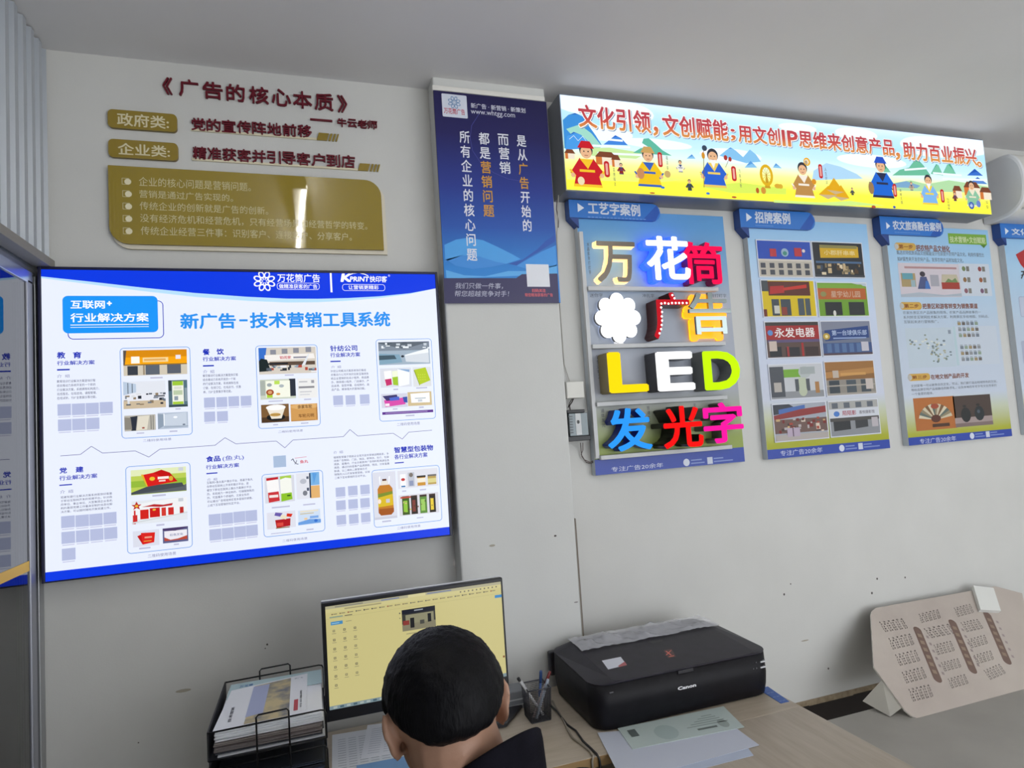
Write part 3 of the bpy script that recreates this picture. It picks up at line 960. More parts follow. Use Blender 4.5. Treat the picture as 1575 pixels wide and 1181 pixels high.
pic(c5(182, 642), c5(392, 430), [('r', 0, 0, 1, 1, '#d4d6e0'), ('p', [(.06, .92), (.46, .94), (.5, .06), (.12, .02)], '#f4f2f2'), ('p', [(.06, .95), (.46, .97), (.46, .88), (.06, .85)], '#c02430'), ('p', [(.1, .4), (.46, .42), (.49, .06), (.12, .02)], '#c8343a'), ('r', .14, .2, .44, .3, '#efe2de'), ('p', [(.52, .96), (.9, .98), (.92, .1), (.54, .02)], '#f0f2ea'), ('p', [(.52, .98), (.9, 1), (.9, .88), (.7, .92), (.52, .86)], '#a8cc50'), ('p', [(.54, .32), (.9, .34), (.92, .08), (.54, .02)], '#8cc02c'), ('r', .74, .2, .86, .26, '#3d6a20')])
pic(c5(414, 612), c5(576, 408), [('r', 0, 0, 1, 1, '#dfe1ea'), ('r', .6, .5, 1, 1, '#79b0e0'), ('r', .6, 0, 1, .48, '#e0b070'), ('r', .56, .02, .62, .98, '#23314a'), ('d', .3, .68, .14, .1, '#b8bcc8'), ('d', .36, .22, .1, .1, '#7a7e88'), ('r', .44, .76, .54, .86, '#5a6274'), ('r', .44, .3, .54, .42, '#50586c'), ('p', [(.7, .98), (.9, .95), (.75, .55)], '#5c9cdc')])
pic(c5(197, 833), c5(402, 690), [('r', 0, 0, 1, 1, '#dcdde8'), ('p', [(.28, .52), (.82, .55), (.8, .1), (.32, .04)], '#b01c24'), ('r', .34, .14, .56, .34, '#d84a40'), ('p', [(.3, .98), (.55, .9), (.46, .7), (.26, .8)], '#6a5aa8'), ('p', [(.5, .82), (.72, .7), (.66, .5), (.46, .6)], '#e8dcc0'), ('p', [(.7, .86), (.9, .8), (.84, .62), (.68, .68)], '#d4301e'), ('r', .3, .0, .78, .06, '#8a7040')])
pic(c5(424, 803), c5(586, 677), [('r', 0, 0, 1, 1, '#dfe6f2'), ('r', .02, .02, .98, .98, '#ccdcf0'), ('p', [(0, .02), (.46, .04), (1, .06), (1, .3), (.5, .36), (0, .2)], '#6c9ede'), ('r', .1, .72, .7, .78, '#c8b890'), ('d', .34, .4, .08, .08, '#e8c8a0'), ('r', .52, .4, .9, .56, '#7ca8e4'), ('d', .78, .22, .08, .1, '#3870cc'), ('r', .1, .85, .9, .96, '#e4dcc8')])

pic(c5(982, 763), c5(1135, 402), [('r', 0, 0, 1, 1, '#d8dae6'), ('r', .02, .0, .98, .05, '#c8cad8'), ('p', [(.2, .64), (.3, .72), (.72, .72), (.84, .64), (.86, .14), (.74, .08), (.3, .08), (.2, .14)], '#c07a20'), ('p', [(.2, .22), (.86, .22), (.86, .14), (.74, .08), (.3, .08), (.2, .14)], '#a05418'), ('p', [(.2, .54), (.84, .54), (.84, .28), (.2, .26)], '#d8b820'), ('p', [(.2, .54), (.84, .58), (.84, .52), (.2, .46)], '#7a8c28'), ('p', [(.4, .82), (.62, .82), (.7, .72), (.34, .72)], '#e4ddd2'), ('r', .42, .81, .6, .85, '#5a3020'), ('d', .26, .38, .07, .05, '#f2e0d0'), ('r', .54, .34, .7, .42, '#c8c4cc'), ('p', [(.28, .9), (.34, .92), (.34, .74), (.3, .74)], '#f2f4fa'), ('p', [(.7, .9), (.76, .9), (.72, .74), (.68, .74)], '#f2f4fa')])
pic(c5(1157, 535), c5(1445, 378), [('r', 0, 0, 1, 1, '#dcdde6'), ('r', .06, .06, .2, .8, '#f2f2f6'), ('d', .13, .5, .05, .08, '#c03838'), ('r', .08, .08, .18, .16, '#3a78b0'), ('r', .25, .08, .41, .86, '#bcc0cc'), ('d', .33, .72, .05, .12, '#7a7068'), ('r', .28, .12, .38, .4, '#8b95b4'), ('r', .48, .08, .68, .56, '#c89034'), ('r', .48, .26, .68, .5, '#efe8d4'), ('r', .47, .54, .69, .64, '#2b2722'), ('r', .74, .1, .95, .56, '#b89c54'), ('r', .74, .2, .95, .44, '#d8cf8c'), ('r', .74, .56, .96, .66, '#6c6a68')])
pic(c5(1168, 735), c5(1450, 555), [('r', 0, 0, 1, 1, '#d6d5dc')] + [it for k, (a, b, col, lid) in enumerate(((.08, .26, '#3f5a1c', '#8ec23a'), (.30, .46, '#2e2620', '#7a3a30'), (.52, .70, '#5c8a3c', '#9cc860'), (.76, .92, '#2a241c', '#e4c83c'))) for it in (('r', a, .04, b, .86, col), ('r', a + .03, .16, b - .05, .72, lid), ('r', a, .84, b, .94, '#3c2c24'))] + clutter(12, .1, .1, .9, .8, ['#7a4a34', '#c8b878', '#4a3a2a'], (.02, .05), (.03, .08), 9) + [('r', .04, .84, .3, .92, '#b84a3a')])
# captions under the small photos
for bl, tr in ((c2(765, 771), c2(845, 757)), (c2(928, 972), c2(962, 960)), (c2(676, 1129), c2(725, 1117)), (c2(890, 1118), c2(940, 1104)), (c3(288, 752), c3(345, 741)), (c3(182, 922), c3(275, 909)), (c3(412, 910), c3(458, 898)), (c3(212, 1074), c3(244, 1063)), (c3(392, 1064), c3(440, 1052)),
               (c3(992, 846), c3(1022, 833)), (c3(1140, 836), c3(1210, 823)), (c3(988, 972), c3(1018, 961)), (c3(1158, 962), c3(1188, 949)), (c3(1072, 1016), c3(1128, 1002)),
               (c4(838, 520), c4(932, 498)), (c4(866, 725), c4(922, 705)), (c4(746, 888), c4(825, 866)), (c4(988, 858), c4(1024, 842)), (c5(230, 680), c5(362, 655)), (c5(460, 658), c5(548, 638)), (c5(224, 868), c5(370, 845)), (c5(484, 840), c5(536, 823)), (c5(1040, 782), c5(1105, 762)), (c5(1316, 548), c5(1362, 532)), (c5(1294, 752), c5(1342, 738)), (c5(1186, 558), c5(1216, 544))):
    x0, z0, x1, z1 = A.pbox(bl, tr)
    A.rect(x0, z0 + .2 * (z1 - z0), x1, z1, '#b9bad2', 2)
A.build('printed_panel', t)
m = MB()
m.box((LB[0] + fw, LBY + 0.001, LB[1] + 0.004), (LB[2] - fw, -0.001, LB[3] - fw), mat('#e8e8ea', 0.6))
m.build('back_box', t)
# ================================================================== pillar banner, long light box, sample boards
c6 = Crop(640, 100, 3.108)
BX0, BX1, BZ0, BZ1 = 0.4655, 0.8931, 2.0932, 2.8549
BY = -PIL - 0.008
t = thing('hanging_banner', 'tall dark blue banner with white vertical lettering, hung on the white pillar', 'banner', ((BX0 + BX1) / 2, -PIL, BZ0))
m = MB()
m.box((BX0, BY, BZ0), (BX1, -PIL - 0.0005, BZ1), mat('#2c2a50', 0.5))
m.build('board', t)
m = MB()
m.box((BX0 - 0.004, BY - 0.004, BZ1 + 0.001), (BX1 - 0.006, -PIL - 0.0005, BZ1 + 0.019), mat('#e2e0da', 0.45), 0.003)
m.build('top_rail', t, 'white rail along the top')
A = Art(BY, 0, 0.38, 0.5)
A.rect(BX0, BZ0, BX1, BZ1, print_gradient('banner_print', [(0.0, '#2a86d8'), (0.16, '#2a86d8'), (0.36, '#2757b0'), (0.55, '#24388f'), (0.8, '#211f5c'), (1.0, '#1e1a4c')], 0.0, BZ1 - BZ0, 0.38), 1)
p6 = lambda x, y: A.p(c6(x, y))
A.poly([p6(*q) for q in ((135, 860), (190, 835), (250, 825), (320, 838), (390, 870), (460, 905), (500, 928), (430, 950), (380, 940), (300, 915), (220, 910), (139, 940))], '#4aa2ea', 2)
A.poly([p6(*q) for q in ((139, 940), (220, 910), (300, 915), (380, 940), (430, 950), (360, 965), (270, 975), (190, 960), (141, 930))], '#3b8fe0', 3)
A.poly([p6(*q) for q in ((440, 950), (510, 930), (580, 880), (620, 840), (664, 812), (666, 842), (600, 885), (540, 920), (480, 958))], '#1f55b4', 2)
A.poly([p6(*q) for q in ((480, 960), (540, 925), (600, 892), (667, 862), (671, 960), (560, 985))], '#3f97e6', 3)
A.poly([p6(*q) for q in ((142, 980), (230, 1005), (330, 1010), (440, 985), (560, 985), (672, 955), (674, 1000), (145, 1022))], '#5cb0f0', 3)
A.line([p6(*q) for q in ((300, 235), (265, 290), (258, 350), (270, 410), (310, 470), (370, 515), (440, 545), (500, 555))], 0.0018, '#46479a', 2)
A.poly([p6(*q) for q in ((131, 1019), (478, 1019), (505, 1000), (675, 997), (683, 1138), (135, 1140))], '#2c2858', 4)
x0, z0, x1, z1 = A.pbox(c6(127, 246), c6(240, 148))
A.rrect(x0, z0, x1, z1, 0.004, '#d6dcea', 3)
fx, fz = p6(182, 180)
flower_logo(A, fx, fz, 0.024, '#6f93bd', 4)
A.text('万花筒广告', c6(133, 232), c6(232, 213), '#c03a55', 0.012, 4)
A.text('新广告 · 新营销 · 新策划', c6(262, 206), c6(521, 207), '#d8daea', 0.012, 3)
A.text('www.whtgg.com', c6(262, 240), c6(471, 228), '#d8daea', 0.0, 3)
OR = '#d39a34'
A.column('是从广告开始的', c6(477, 331), c6(557, 806), '#e6e8f2', 0.016, 3, 0.9, {2: OR, 3: OR})
A.column('而营销', c6(386, 323), c6(455, 530), '#e6e8f2', 0.016, 3, 0.9)
A.column('都是营销问题', c6(296, 319), c6(376, 736), '#e6e8f2', 0.016, 3, 0.9, {2: OR, 3: OR, 4: OR, 5: OR})
A.column('所有企业的核心问题', c6(204, 311), c6(295, 946), '#e6e8f2', 0.016, 3, 0.9)
A.text('我们只做一件事，', c6(186, 1070), c6(412, 1043), '#b9bcd2', 0.0, 5, 0.15)
A.text('帮您超越竞争对手！', c6(183, 1107), c6(440, 1080), '#b9bcd2', 0.0, 5, 0.15)
x0, z0, x1, z1 = A.pbox(c6(531, 1060), c6(632, 954))
A.rect(x0, z0, x1, z1, '#e3e6ee', 5)
A.text('扫码关注', c6(553, 1087), c6(618, 1070), '#d8606c', 0.03, 5)
A.text('帮您精准获客的广告', c6(520, 1108), c6(652, 1091), '#d8606c', 0.02, 5)
A.build('printed_face', t)

# ---------------------------------------------------------------- the long illustrated light box
c7, c8 = Crop(850, 130, 4.375), Crop(1190, 160, 4.091)
SX0, SX1, SZ0, SZ1, SY = 0.9376, 3.1256, 2.5102, 2.8728, -0.12
t = thing('slogan_light_box', 'long backlit light box with red slogan over a cartoon landscape, under the ceiling', 'light box', ((SX0 + SX1) / 2, 0, SZ0))
frame_m = mat('#7e828c', 0.35, metal=0.5)
m = MB()
m.box((SX0 - 0.003, SY + 0.002, SZ0 - 0.004), (SX0 + 0.0, -0.001, SZ1 + 0.004), frame_m)
m.box((SX1, SY + 0.002, SZ0 - 0.004), (SX1 + 0.003, -0.001, SZ1 + 0.004), frame_m)
m.box((SX0, SY + 0.002, SZ0 - 0.004), (SX1, -0.001, SZ0), frame_m)
m.box((SX0, SY + 0.002, SZ1 + 0.0005), (SX1, SY + 0.016, SZ1 + 0.0065), frame_m)
m.build('frame', t)
m = MB()
m.box((SX0, SY + 0.001, SZ0), (SX1, -0.002, SZ1), mat('#d8d8da', 0.6))
m.build('back_box', t)
A = Art(SY, 1.0, 0.5, 0.06)
H = SZ1 - SZ0
A.rect(SX0, SZ0, SX1, SZ1, print_gradient('landscape_print', [(0.0, '#f3ee05'), (0.14, '#f2ee1a'), (0.3, '#eef28c'), (0.42, '#d6eee2'), (0.55, '#b9e0fb'), (0.75, '#a5d8fb'), (0.9, '#b8defc'), (1.0, '#d2e6fd')], 0.0, H, 0.5, 1.2, 0.06), 1)
q7 = lambda x, y: A.p(c7(x, y))
q8 = lambda x, y: A.p(c8(x, y))
CL = mat('#e6f1fe', 0.5, 1.15, 0.0, 0.06)
for f, x, y, rx, rz in ((q7, 230, 120, .16, .05), (q7, 480, 190, .13, .045), (q7, 700, 400, .16, .02), (q7, 350, 330, .12, .03), (q8, 520, 190, .12, .03), (q8, 1000, 270, .2, .05), (q8, 1180, 260, .2, .05), (q8, 150, 150, .1, .02), (q7, 1200, 480, .15, .03), (q8, 620, 360, .2, .03)):
    px, pz = f(x, y)
    A.poly([(min(max(px + rx * math.cos(q * math.pi / 12), SX0 + .001), SX1 - .001), min(max(pz + rz * math.sin(q * math.pi / 12), SZ0 + .001), SZ1 - .001)) for q in range(24)], CL, 2)


def mountain(pts, base, tip, ly):
    A.poly(pts, base, ly)
    top = max(pts, key=lambda q: q[1])
    i = pts.index(top)
    a, b = pts[i - 1], pts[(i + 1) % len(pts)]
    f = 0.75
    A.poly([(top[0] + f * (a[0] - top[0]), top[1] + f * (a[1] - top[1])), top, (top[0] + f * (b[0] - top[0]), top[1] + f * (b[1] - top[1])), (top[0] + .1 * (b[0] - a[0]), top[1] + .45 * (b[1] - top[1]))], tip, ly + 0.2)


def hill(f, pts, col, ly):
    A.poly([f(*p) for p in pts], col, ly)


hill(q7, ((66, 235), (110, 200), (150, 192), (195, 212), (240, 270), (290, 340), (335, 415), (300, 440), (75, 430)), '#b5dcc0', 2)
mountain([q7(*p) for p in ((80, 430), (68, 240), (105, 205), (150, 193), (200, 215), (240, 275), (290, 345), (330, 410), (250, 420))], '#3f8fd8', '#1a5cb8', 3)
hill(q7, ((90, 300), (180, 270), (260, 330), (325, 410), (200, 420)), '#9fd8c8', 4)
mountain([q7(*p) for p in ((85, 440), (95, 350), (140, 320), (190, 340), (240, 385), (250, 430))], '#4a9ae4', '#2466c4', 5)
A.line([q7(*p) for p in ((110, 370), (140, 345), (170, 380), (200, 350), (230, 390))], 0.0018, '#d6ecfc', 6)
mountain([q7(*p) for p in ((340, 405), (385, 370), (420, 342), (460, 362), (505, 410))], '#4486dc', '#2a5fc4', 4)
hill(q7, ((540, 460), (590, 430), (640, 420), (600, 395), (610, 365), (645, 362), (690, 400), (740, 445), (800, 480)), '#62b8a0', 4)
hill(q7, ((270, 430), (380, 425), (540, 450), (620, 470), (560, 500), (260, 480)), '#c8e8a0', 3)
for (a, b) in (((265, 412), (520, 424)), ((300, 462), (640, 478)), ((360, 370), (470, 380))):
    A.line([q7(*a), q7(*b)], 0.008, '#f0f8ff', 5)
for pts in (((900, 500), (935, 470), (960, 500)), ((1120, 480), (1170, 440), (1195, 424), (1230, 445), (1280, 490), (1325, 438), (1365, 470), (1400, 520), (1300, 530)), ((1290, 560), (1330, 515), (1375, 560)), ((1480, 560), (1500, 530), (1540, 565))):
    mountain([q7(*p) for p in pts], '#86c2ec', '#5a9ada', 4)
hill(q8, ((250, 420), (330, 372), (420, 395), (520, 440), (560, 470), (240, 480)), '#aed6f2', 3)
for pts, a, b in ((((745, 450), (790, 415), (850, 400), (880, 360), (905, 352), (940, 385), (985, 450)), '#6cbc9c', '#3f9a78'), (((985, 440), (1020, 378), (1035, 385), (1065, 450)), '#78c4a4', '#4aa480'), (((1060, 440), (1090, 380), (1110, 378), (1145, 440)), '#78c4a4', '#4aa480'), (((1215, 450), (1262, 408), (1315, 452)), '#3a70cc', '#2456b4'), (((1230, 500), (1280, 460), (1345, 505)), '#5a8ad4', '#3a66b8'), (((690, 430), (700, 385), (735, 430)), '#78c4a4', '#4aa480')):
    mountain([q8(*p) for p in pts], a, b, 4)
hill(q8, ((740, 500), (860, 480), (960, 505), (1100, 480), (1230, 500), (1345, 520), (1340, 560), (760, 545)), '#b2dca8', 3)
hill(q8, ((760, 500), (830, 485), (920, 515), (900, 530), (770, 525)), '#7ca8cc', 4)
for (a, b) in (((820, 415), (960, 405)), ((1000, 435), (1180, 450)), ((1060, 470), (1340, 480))):
    A.line([q8(*a), q8(*b)], 0.009, '#eef7ff', 5)
for f, pts, col in ((q7, ((95, 560), (400, 590), (700, 610), (900, 640), (700, 660), (95, 640)), '#eef27a'), (q7, ((1000, 690), (1250, 660), (1570, 700), (1570, 740), (1200, 730)), '#d8ee60'), (q8, ((0, 605), (300, 620), (480, 610), (700, 640), (400, 640), (0, 620)), '#d0ee88'), (q8, ((640, 610), (900, 600), (1200, 640), (900, 640)), '#f6f650')):
    hill(f, pts, col, 3)


def person_print(x, z, h, robe, trim, skin='#e4b48c', hat=None, hair='#3a3a44', w=0.34, beard=None, ly=7):
    A.poly([(x - w * h, z), (x + w * h, z), (x + .17 * h, z + .62 * h), (x - .17 * h, z + .62 * h)], robe, ly)
    A.poly([(x - .40 * h, z + .30 * h), (x - .16 * h, z + .64 * h), (x - .08 * h, z + .5 * h), (x - .26 * h, z + .2 * h)], robe, ly + .2)
    A.poly([(x + .40 * h, z + .32 * h), (x + .16 * h, z + .64 * h), (x + .08 * h, z + .5 * h), (x + .28 * h, z + .22 * h)], robe, ly + .2)
    A.poly([(x - .16 * h, z + .62 * h), (x + .16 * h, z + .62 * h), (x + .02 * h, z + .40 * h)], trim, ly + .4)
    A.rect(x - .18 * h, z + .33 * h, x + .18 * h, z + .385 * h, trim, ly + .45)
    A.poly([(x - w * h, z), (x + w * h, z), (x + .93 * w * h, z + .06 * h), (x - .93 * w * h, z + .06 * h)], trim, ly + .42)
    for s in (-1, 1):
        A.poly([(x + s * .42 * h, z + .36 * h), (x + s * .30 * h, z + .20 * h), (x + s * .27 * h, z + .24 * h), (x + s * .38 * h, z + .38 * h)], trim, ly + .48)
    A.disc(x - .34 * h, z + .25 * h, .05 * h, .05 * h, skin, ly + .5, 10)
    A.disc(x + .34 * h, z + .27 * h, .05 * h, .05 * h, skin, ly + .5, 10)
    A.disc(x, z + .82 * h, .16 * h, .17 * h, hair, ly + .5, 16)
    A.disc(x, z + .77 * h, .135 * h, .14 * h, skin, ly + .7, 16)
    for s in (-1, 1):
        A.disc(x + s * .05 * h, z + .79 * h, .016 * h, .018 * h, '#33302e', ly + .9, 8)
    A.line([(x - .04 * h, z + .70 * h), (x + .04 * h, z + .70 * h)], .014 * h, '#9a4038', ly + .9)
    if beard:
        A.poly([(x - .1 * h, z + .70 * h), (x + .1 * h, z + .70 * h), (x, z + .48 * h)], beard, ly + .95)
    if hat:
        A.poly([(x - .2 * h, z + .86 * h), (x + .2 * h, z + .86 * h), (x + .1 * h, z + 1.02 * h), (x - .1 * h, z + 1.02 * h)], hat, ly + 1.0)


for f, x, y, hpx, s, robe, trim, hat, beard in ((q7, 240, 692, 270, 4.375, '#c4202c', '#f0c030', '#c4202c', None), (q7, 655, 690, 235, 4.375, '#eec21e', '#3a62b8', '#c8a060', None), (q7, 1092, 694, 235, 4.375, '#2f62cc', '#e8c860', None, '#f2f0ec'),
                                               (q8, 195, 590, 200, 4.091, '#b98a4e', '#f0e8da', None, None), (q8, 690, 592, 225, 4.091, '#2468d0', '#2d3350', '#2a52c0', None), (q8, 985, 635, 170, 4.091, '#7fb4e8', '#f0d040', None, '#f2f0ec'), (q8, 1255, 645, 145, 4.091, '#8ac0a0', '#e8e0c8', None, None)):
    px, pz = f(x, y)
    dist = (Vector((px, SY, pz)) - CAM).dot(FW)
    person_print(px, max(pz, SZ0 + .004), 1.16 * hpx / s / FPX * dist, robe, trim, hat=hat, beard=beard)
for f, x, y, hpx, s, robe in ((q7, 462, 606, 80, 4.375, '#8a2a2a'), (q7, 860, 592, 85, 4.375, '#e8e4da'), (q7, 922, 716, 80, 4.375, '#3d4a3a'), (q8, 1140, 612, 60, 4.091, '#7a3a2a'), (q8, 866, 545, 58, 4.091, '#b8a488'), (q8, 494, 575, 50, 4.091, '#5a5a3a')):
    px, pz = f(x, y)
    dist = (Vector((px, SY, pz)) - CAM).dot(FW)
    person_print(px, pz, hpx / s / FPX * dist, robe, '#3a4a80', w=.2)
for f, x, y, w_, h_ in ((q7, 720, 508, 34, 104), (q7, 362, 572, 40, 112), (q7, 1216, 602, 38, 104), (q8, 291, 425, 30, 92), (q8, 758, 545, 30, 84), (q8, 1057, 580, 30, 86)):
    px, pz = f(x, y)
    k = 0.0000 + (Vector((px, SY, pz)) - CAM).dot(FW) / FPX / (4.375 if f is q7 else 4.091)
    A.rrect(px - w_ * k / 2, pz - h_ * k / 2, px + w_ * k / 2, pz + h_ * k / 2, w_ * k * .45, '#c0282c', 9)
    A.rrect(px - w_ * k * .22, pz - h_ * k * .36, px + w_ * k * .22, pz + h_ * k * .36, w_ * k * .2, '#e8a8a0', 9.3)
for x, y in ((1435, 612),):
    px, pz = q7(x, y)
    o = [(px + .033 * math.cos(a * math.pi / 14), pz + .046 * math.sin(a * math.pi / 14)) for a in range(28)]
    i = [(px + .021 * math.cos(a * math.pi / 14), pz + .033 * math.sin(a * math.pi / 14)) for a in range(28)]
    A.ring(o, i, '#dcae22', 8)
    for k in range(6):
        a = k * math.pi / 6
        A.line([(px - .021 * math.cos(a), pz - .033 * math.sin(a)), (px + .021 * math.cos(a), pz + .033 * math.sin(a))], .0015, '#b4861a', 7)
    A.poly([(px - .014, pz - .055), (px + .016, pz - .055), (px, pz)], '#c89a2a', 7)
for f, x, y, rx, rz, col in ((q7, 1375, 715, .008, .012, '#b8602a'), (q7, 1415, 715, .012, .015, '#d0903a'), (q7, 1510, 685, .016, .010, '#d8a83a'), (q8, 40, 520, .012, .010, '#d8b03a'), (q8, 250, 490, .012, .012, '#d8902a'), (q8, 610, 530, .016, .028, '#9a7a54'), (q8, 1240, 640, .018, .018, '#3f62b4'), (q8, 1240, 640, .009, .009, '#e8f0fa'), (q8, 1285, 630, .014, .017, '#6c84c8'),
                             (q7, 190, 650, .014, .016, '#e8d8b0'), (q7, 590, 600, .016, .022, '#c88a5a'), (q7, 770, 605, .014, .014, '#c8a868'), (q7, 738, 695, .009, .005, '#3f7ad0'), (q7, 1042, 735, .009, .005, '#3f7ad0'), (q7, 668, 732, .012, .003, '#b0503a'), (q7, 1218, 760, .012, .004, '#b0503a'), (q8, 625, 648, .012, .006, '#b0503a'), (q8, 755, 650, .008, .006, '#3a5ab0'),
                             (q7, 205, 410, .0, .0, '#c4202c'), (q7, 1018, 430, .012, .012, '#3a4a5a'), (q7, 1010, 480, .008, .014, '#d0902a'), (q7, 1160, 495, .009, .011, '#a83a34'), (q7, 1190, 505, .008, .010, '#a83a34'), (q8, 205, 365, .018, .018, '#e8b024'), (q8, 203, 366, .012, .012, '#f4f2ea'), (q8, 200, 370, .007, .009, '#26282c')):
    if rx:
        px, pz = f(x, y)
        A.disc(px, pz, rx, rz, col, 8.5, 18)
A.line([q7(1012, 430), q7(1016, 695)], .0028, '#7a5a34', 8)
A.line([q7(1160, 560), q7(1185, 500)], .002, '#7a5a34', 8)
for f, x, y, w_, h_ in ((q7, 292, 538, 130, 78), (q7, 400, 555, 48, 78), (q8, 1130, 590, 46, 72), (q8, 1200, 575, 90, 80), (q8, 1300, 600, 60, 72), (q7, 84, 500, 60, 60)):
    (xa, za), (xb, zb) = f(x, y), f(x + w_, y - h_)
    A.rect(xa, za, xb, za + .6 * (zb - za), '#efe2cc', 6)
    A.rect(xa, za, xa + .3 * (xb - xa), za + .6 * (zb - za), '#d0763a', 6.2)
    A.poly([(xa - .003, za + .58 * (zb - za)), (xb + .003, za + .58 * (zb - za)), (xb - .2 * (xb - xa), zb), (xa + .2 * (xb - xa), zb)], '#7a4630', 6.4)
for f, pts in ((q8, ((280, 570), (340, 515), (400, 575))), (q8, ((330, 540), (375, 465), (440, 555))), (q8, ((370, 580), (420, 510), (475, 595)))):
    A.poly([f(*p) for p in pts], '#e0a820', 6)
    A.poly([f(*pts[0]), f(*pts[2]), f((pts[0][0] + pts[2][0]) / 2, pts[0][1] + 30)], '#c8b088', 6.3)
for f, x, ys, s in ((q7, 412, (560, 690), '富贵有道'), (q7, 768, (480, 615), '福泽泰安'), (q7, 1258, (570, 700), '万象更新'), (q8, 325, (400, 510), '人生好运'), (q8, 797, (535, 635), '有教无类'), (q8, 1094, (590, 670), '仙风道骨'), (q8, 1338, (610, 665), '平安')):
    A.column(s, (c7 if f is q7 else c8)(x - 11, ys[0]), (c7 if f is q7 else c8)(x + 14, ys[1]), '#54585c', 0.0, 8)
grad = print_gradient('slogan_red', [(0.0, '#d98a20'), (0.35, '#c8301e'), (0.6, '#b80f28'), (1.0, '#b40c30')], 0.0, 1.0, 0.5, 1.0, 0.06)


def slogan(body, bl, tr):
    (x0, z0), (x1, z1) = A.p(bl), A.p(tr)
    vs, fs = glyphs(body, 0.0)
    a0, a1, b0, b1 = min(v[0] for v in vs), max(v[0] for v in vs), min(v[1] for v in vs), max(v[1] for v in vs)
    sx, sz = (x1 - x0) / (a1 - a0), (z1 - z0) / (b1 - b0)
    for bold, col, ly, dx, dz in ((0.062, '#8a9ab0', 10, .0035, -.0035), (0.068, '#f8f4f0', 10.7, 0, 0), (0.026, grad, 11.7, 0, 0)):
        vv, ff = glyphs(body, bold)
        A.mesh([(x0 + dx + (q[0] - a0) * sx, SY - ly * LAYER - q.k * SHIFT, z0 + dz + (q[1] - b0) * sz) for q in vv], ff, A.c(col))


for body, bl, tr in (('文化引领', c7(178, 287), c7(646, 188)), ('，', c7(678, 345), c7(703, 292)), ('文创赋能', c7(742, 343), c7(1168, 249)), ('；', c7(1197, 380), c7(1219, 306)), ('用文创', c7(1250, 388), c8(28, 158)), ('IP', c8(55, 264), c8(140, 178)),
                     ('思维来创意产品', c8(160, 275), c8(744, 228)), ('，', c8(766, 352), c8(786, 312)), ('助力百业振兴', c8(815, 348), c8(1262, 287)), ('。', c8(1277, 397), c8(1300, 368))):
    slogan(body, bl, tr)
zs = A.p(c7(178, 287))[1]
mr = [n for n in grad.node_tree.nodes if n.type == 'MAP_RANGE'][0]
mr.inputs['From Min'].default_value = zs - SZ0
mr.inputs['From Max'].default_value = A.p(c7(240, 145))[1] - SZ0
A.build('printed_face', t)

# ---------------------------------------------------------------- the four sample boards
PY = -0.03
FOOT = '#2a45a4'


def board(label, X0, X1, Z0, Z1, crop, head, tab, stops, tab_text, arrow, sub):
    """head: pixel corners (top left, bottom left, right end x)"""
    t = thing('sample_board', label, 'display board', ((X0 + X1) / 2, 0, Z0), 'sample boards on the right wall')
    m = MB()
    m.box((X0, PY, Z0), (X1, -0.0005, Z1), mat('#bcc4cc', 0.5), 0.0015)
    m.build('panel', t)
    A = Art(PY - 0.0002, 0, 0.35, 0.45)
    A.rect(X0 + .001, Z0 + .001, X1 - .001, Z1 - .001, print_gradient('board_print', stops, 0.0, Z1 - Z0, 0.35), 0.5)
    # header tab, a board of its own standing off the panel
    T = Art(PY - 0.012, 0, 0.35, 0.45)
    tx0, tz1 = T.p(crop(*head[0]))
    tz1 = min(tz1, 2.5035)
    tx1, tz0 = T.p(crop(*head[1]))
    r = (tz1 - tz0) * .48
    v = [(tx0, tz1), (tx0, tz0)]
    for k in range(9):
        a = math.radians(-90 + 22.5 * k)
        v.append((tx1 - r + r * math.cos(a), (tz0 + tz1) / 2 + (tz1 - tz0) / 2 * math.sin(a)))
    m = MB()
    solid(v, [tuple(range(len(v)))], PY - 0.012, -0.001, m, m, mat('#2c74c8', 0.3), mat('#1d4a96', 0.4))
    fold = [(tx0, tz0), (X0 + .004, tz0), (X0 + .004, tz0 - (X0 - tx0) * 1.15)]
    solid(fold, [(0, 1, 2)], PY - 0.010, -0.001, m, m, mat('#1d3f86', 0.4), mat('#1d3f86', 0.4))
    h = m.build('header_tab', t)
    sw = [(tx1 - r - .05, tz0 + .001), (tx1 - r + .01, tz0 + .001), (tx1 - r * .1, (tz0 + tz1) / 2), (tx1 - r + .02, tz1 - .004)]
    T.poly(sw, '#2056b0', 0.5)
    T.text(tab_text[0], crop(*tab_text[1]), crop(*tab_text[2]), '#d4dcea', 0.03, 1.5)
    T.poly([T.p(crop(*q)) for q in arrow], '#dfe6f2', 1.5)
    sx0, sz0 = T.p(crop(*sub[0]))
    sx1, _ = T.p(crop(*sub[1]))
    for k in range(16):
        T.rect(sx0 + (sx1 - sx0) * k / 16, sz0, sx0 + (sx1 - sx0) * (k + .7) / 16, sz0 + .0035, '#6f9ad8', 1.5)
    T.build('header_print', t)
    return t, A


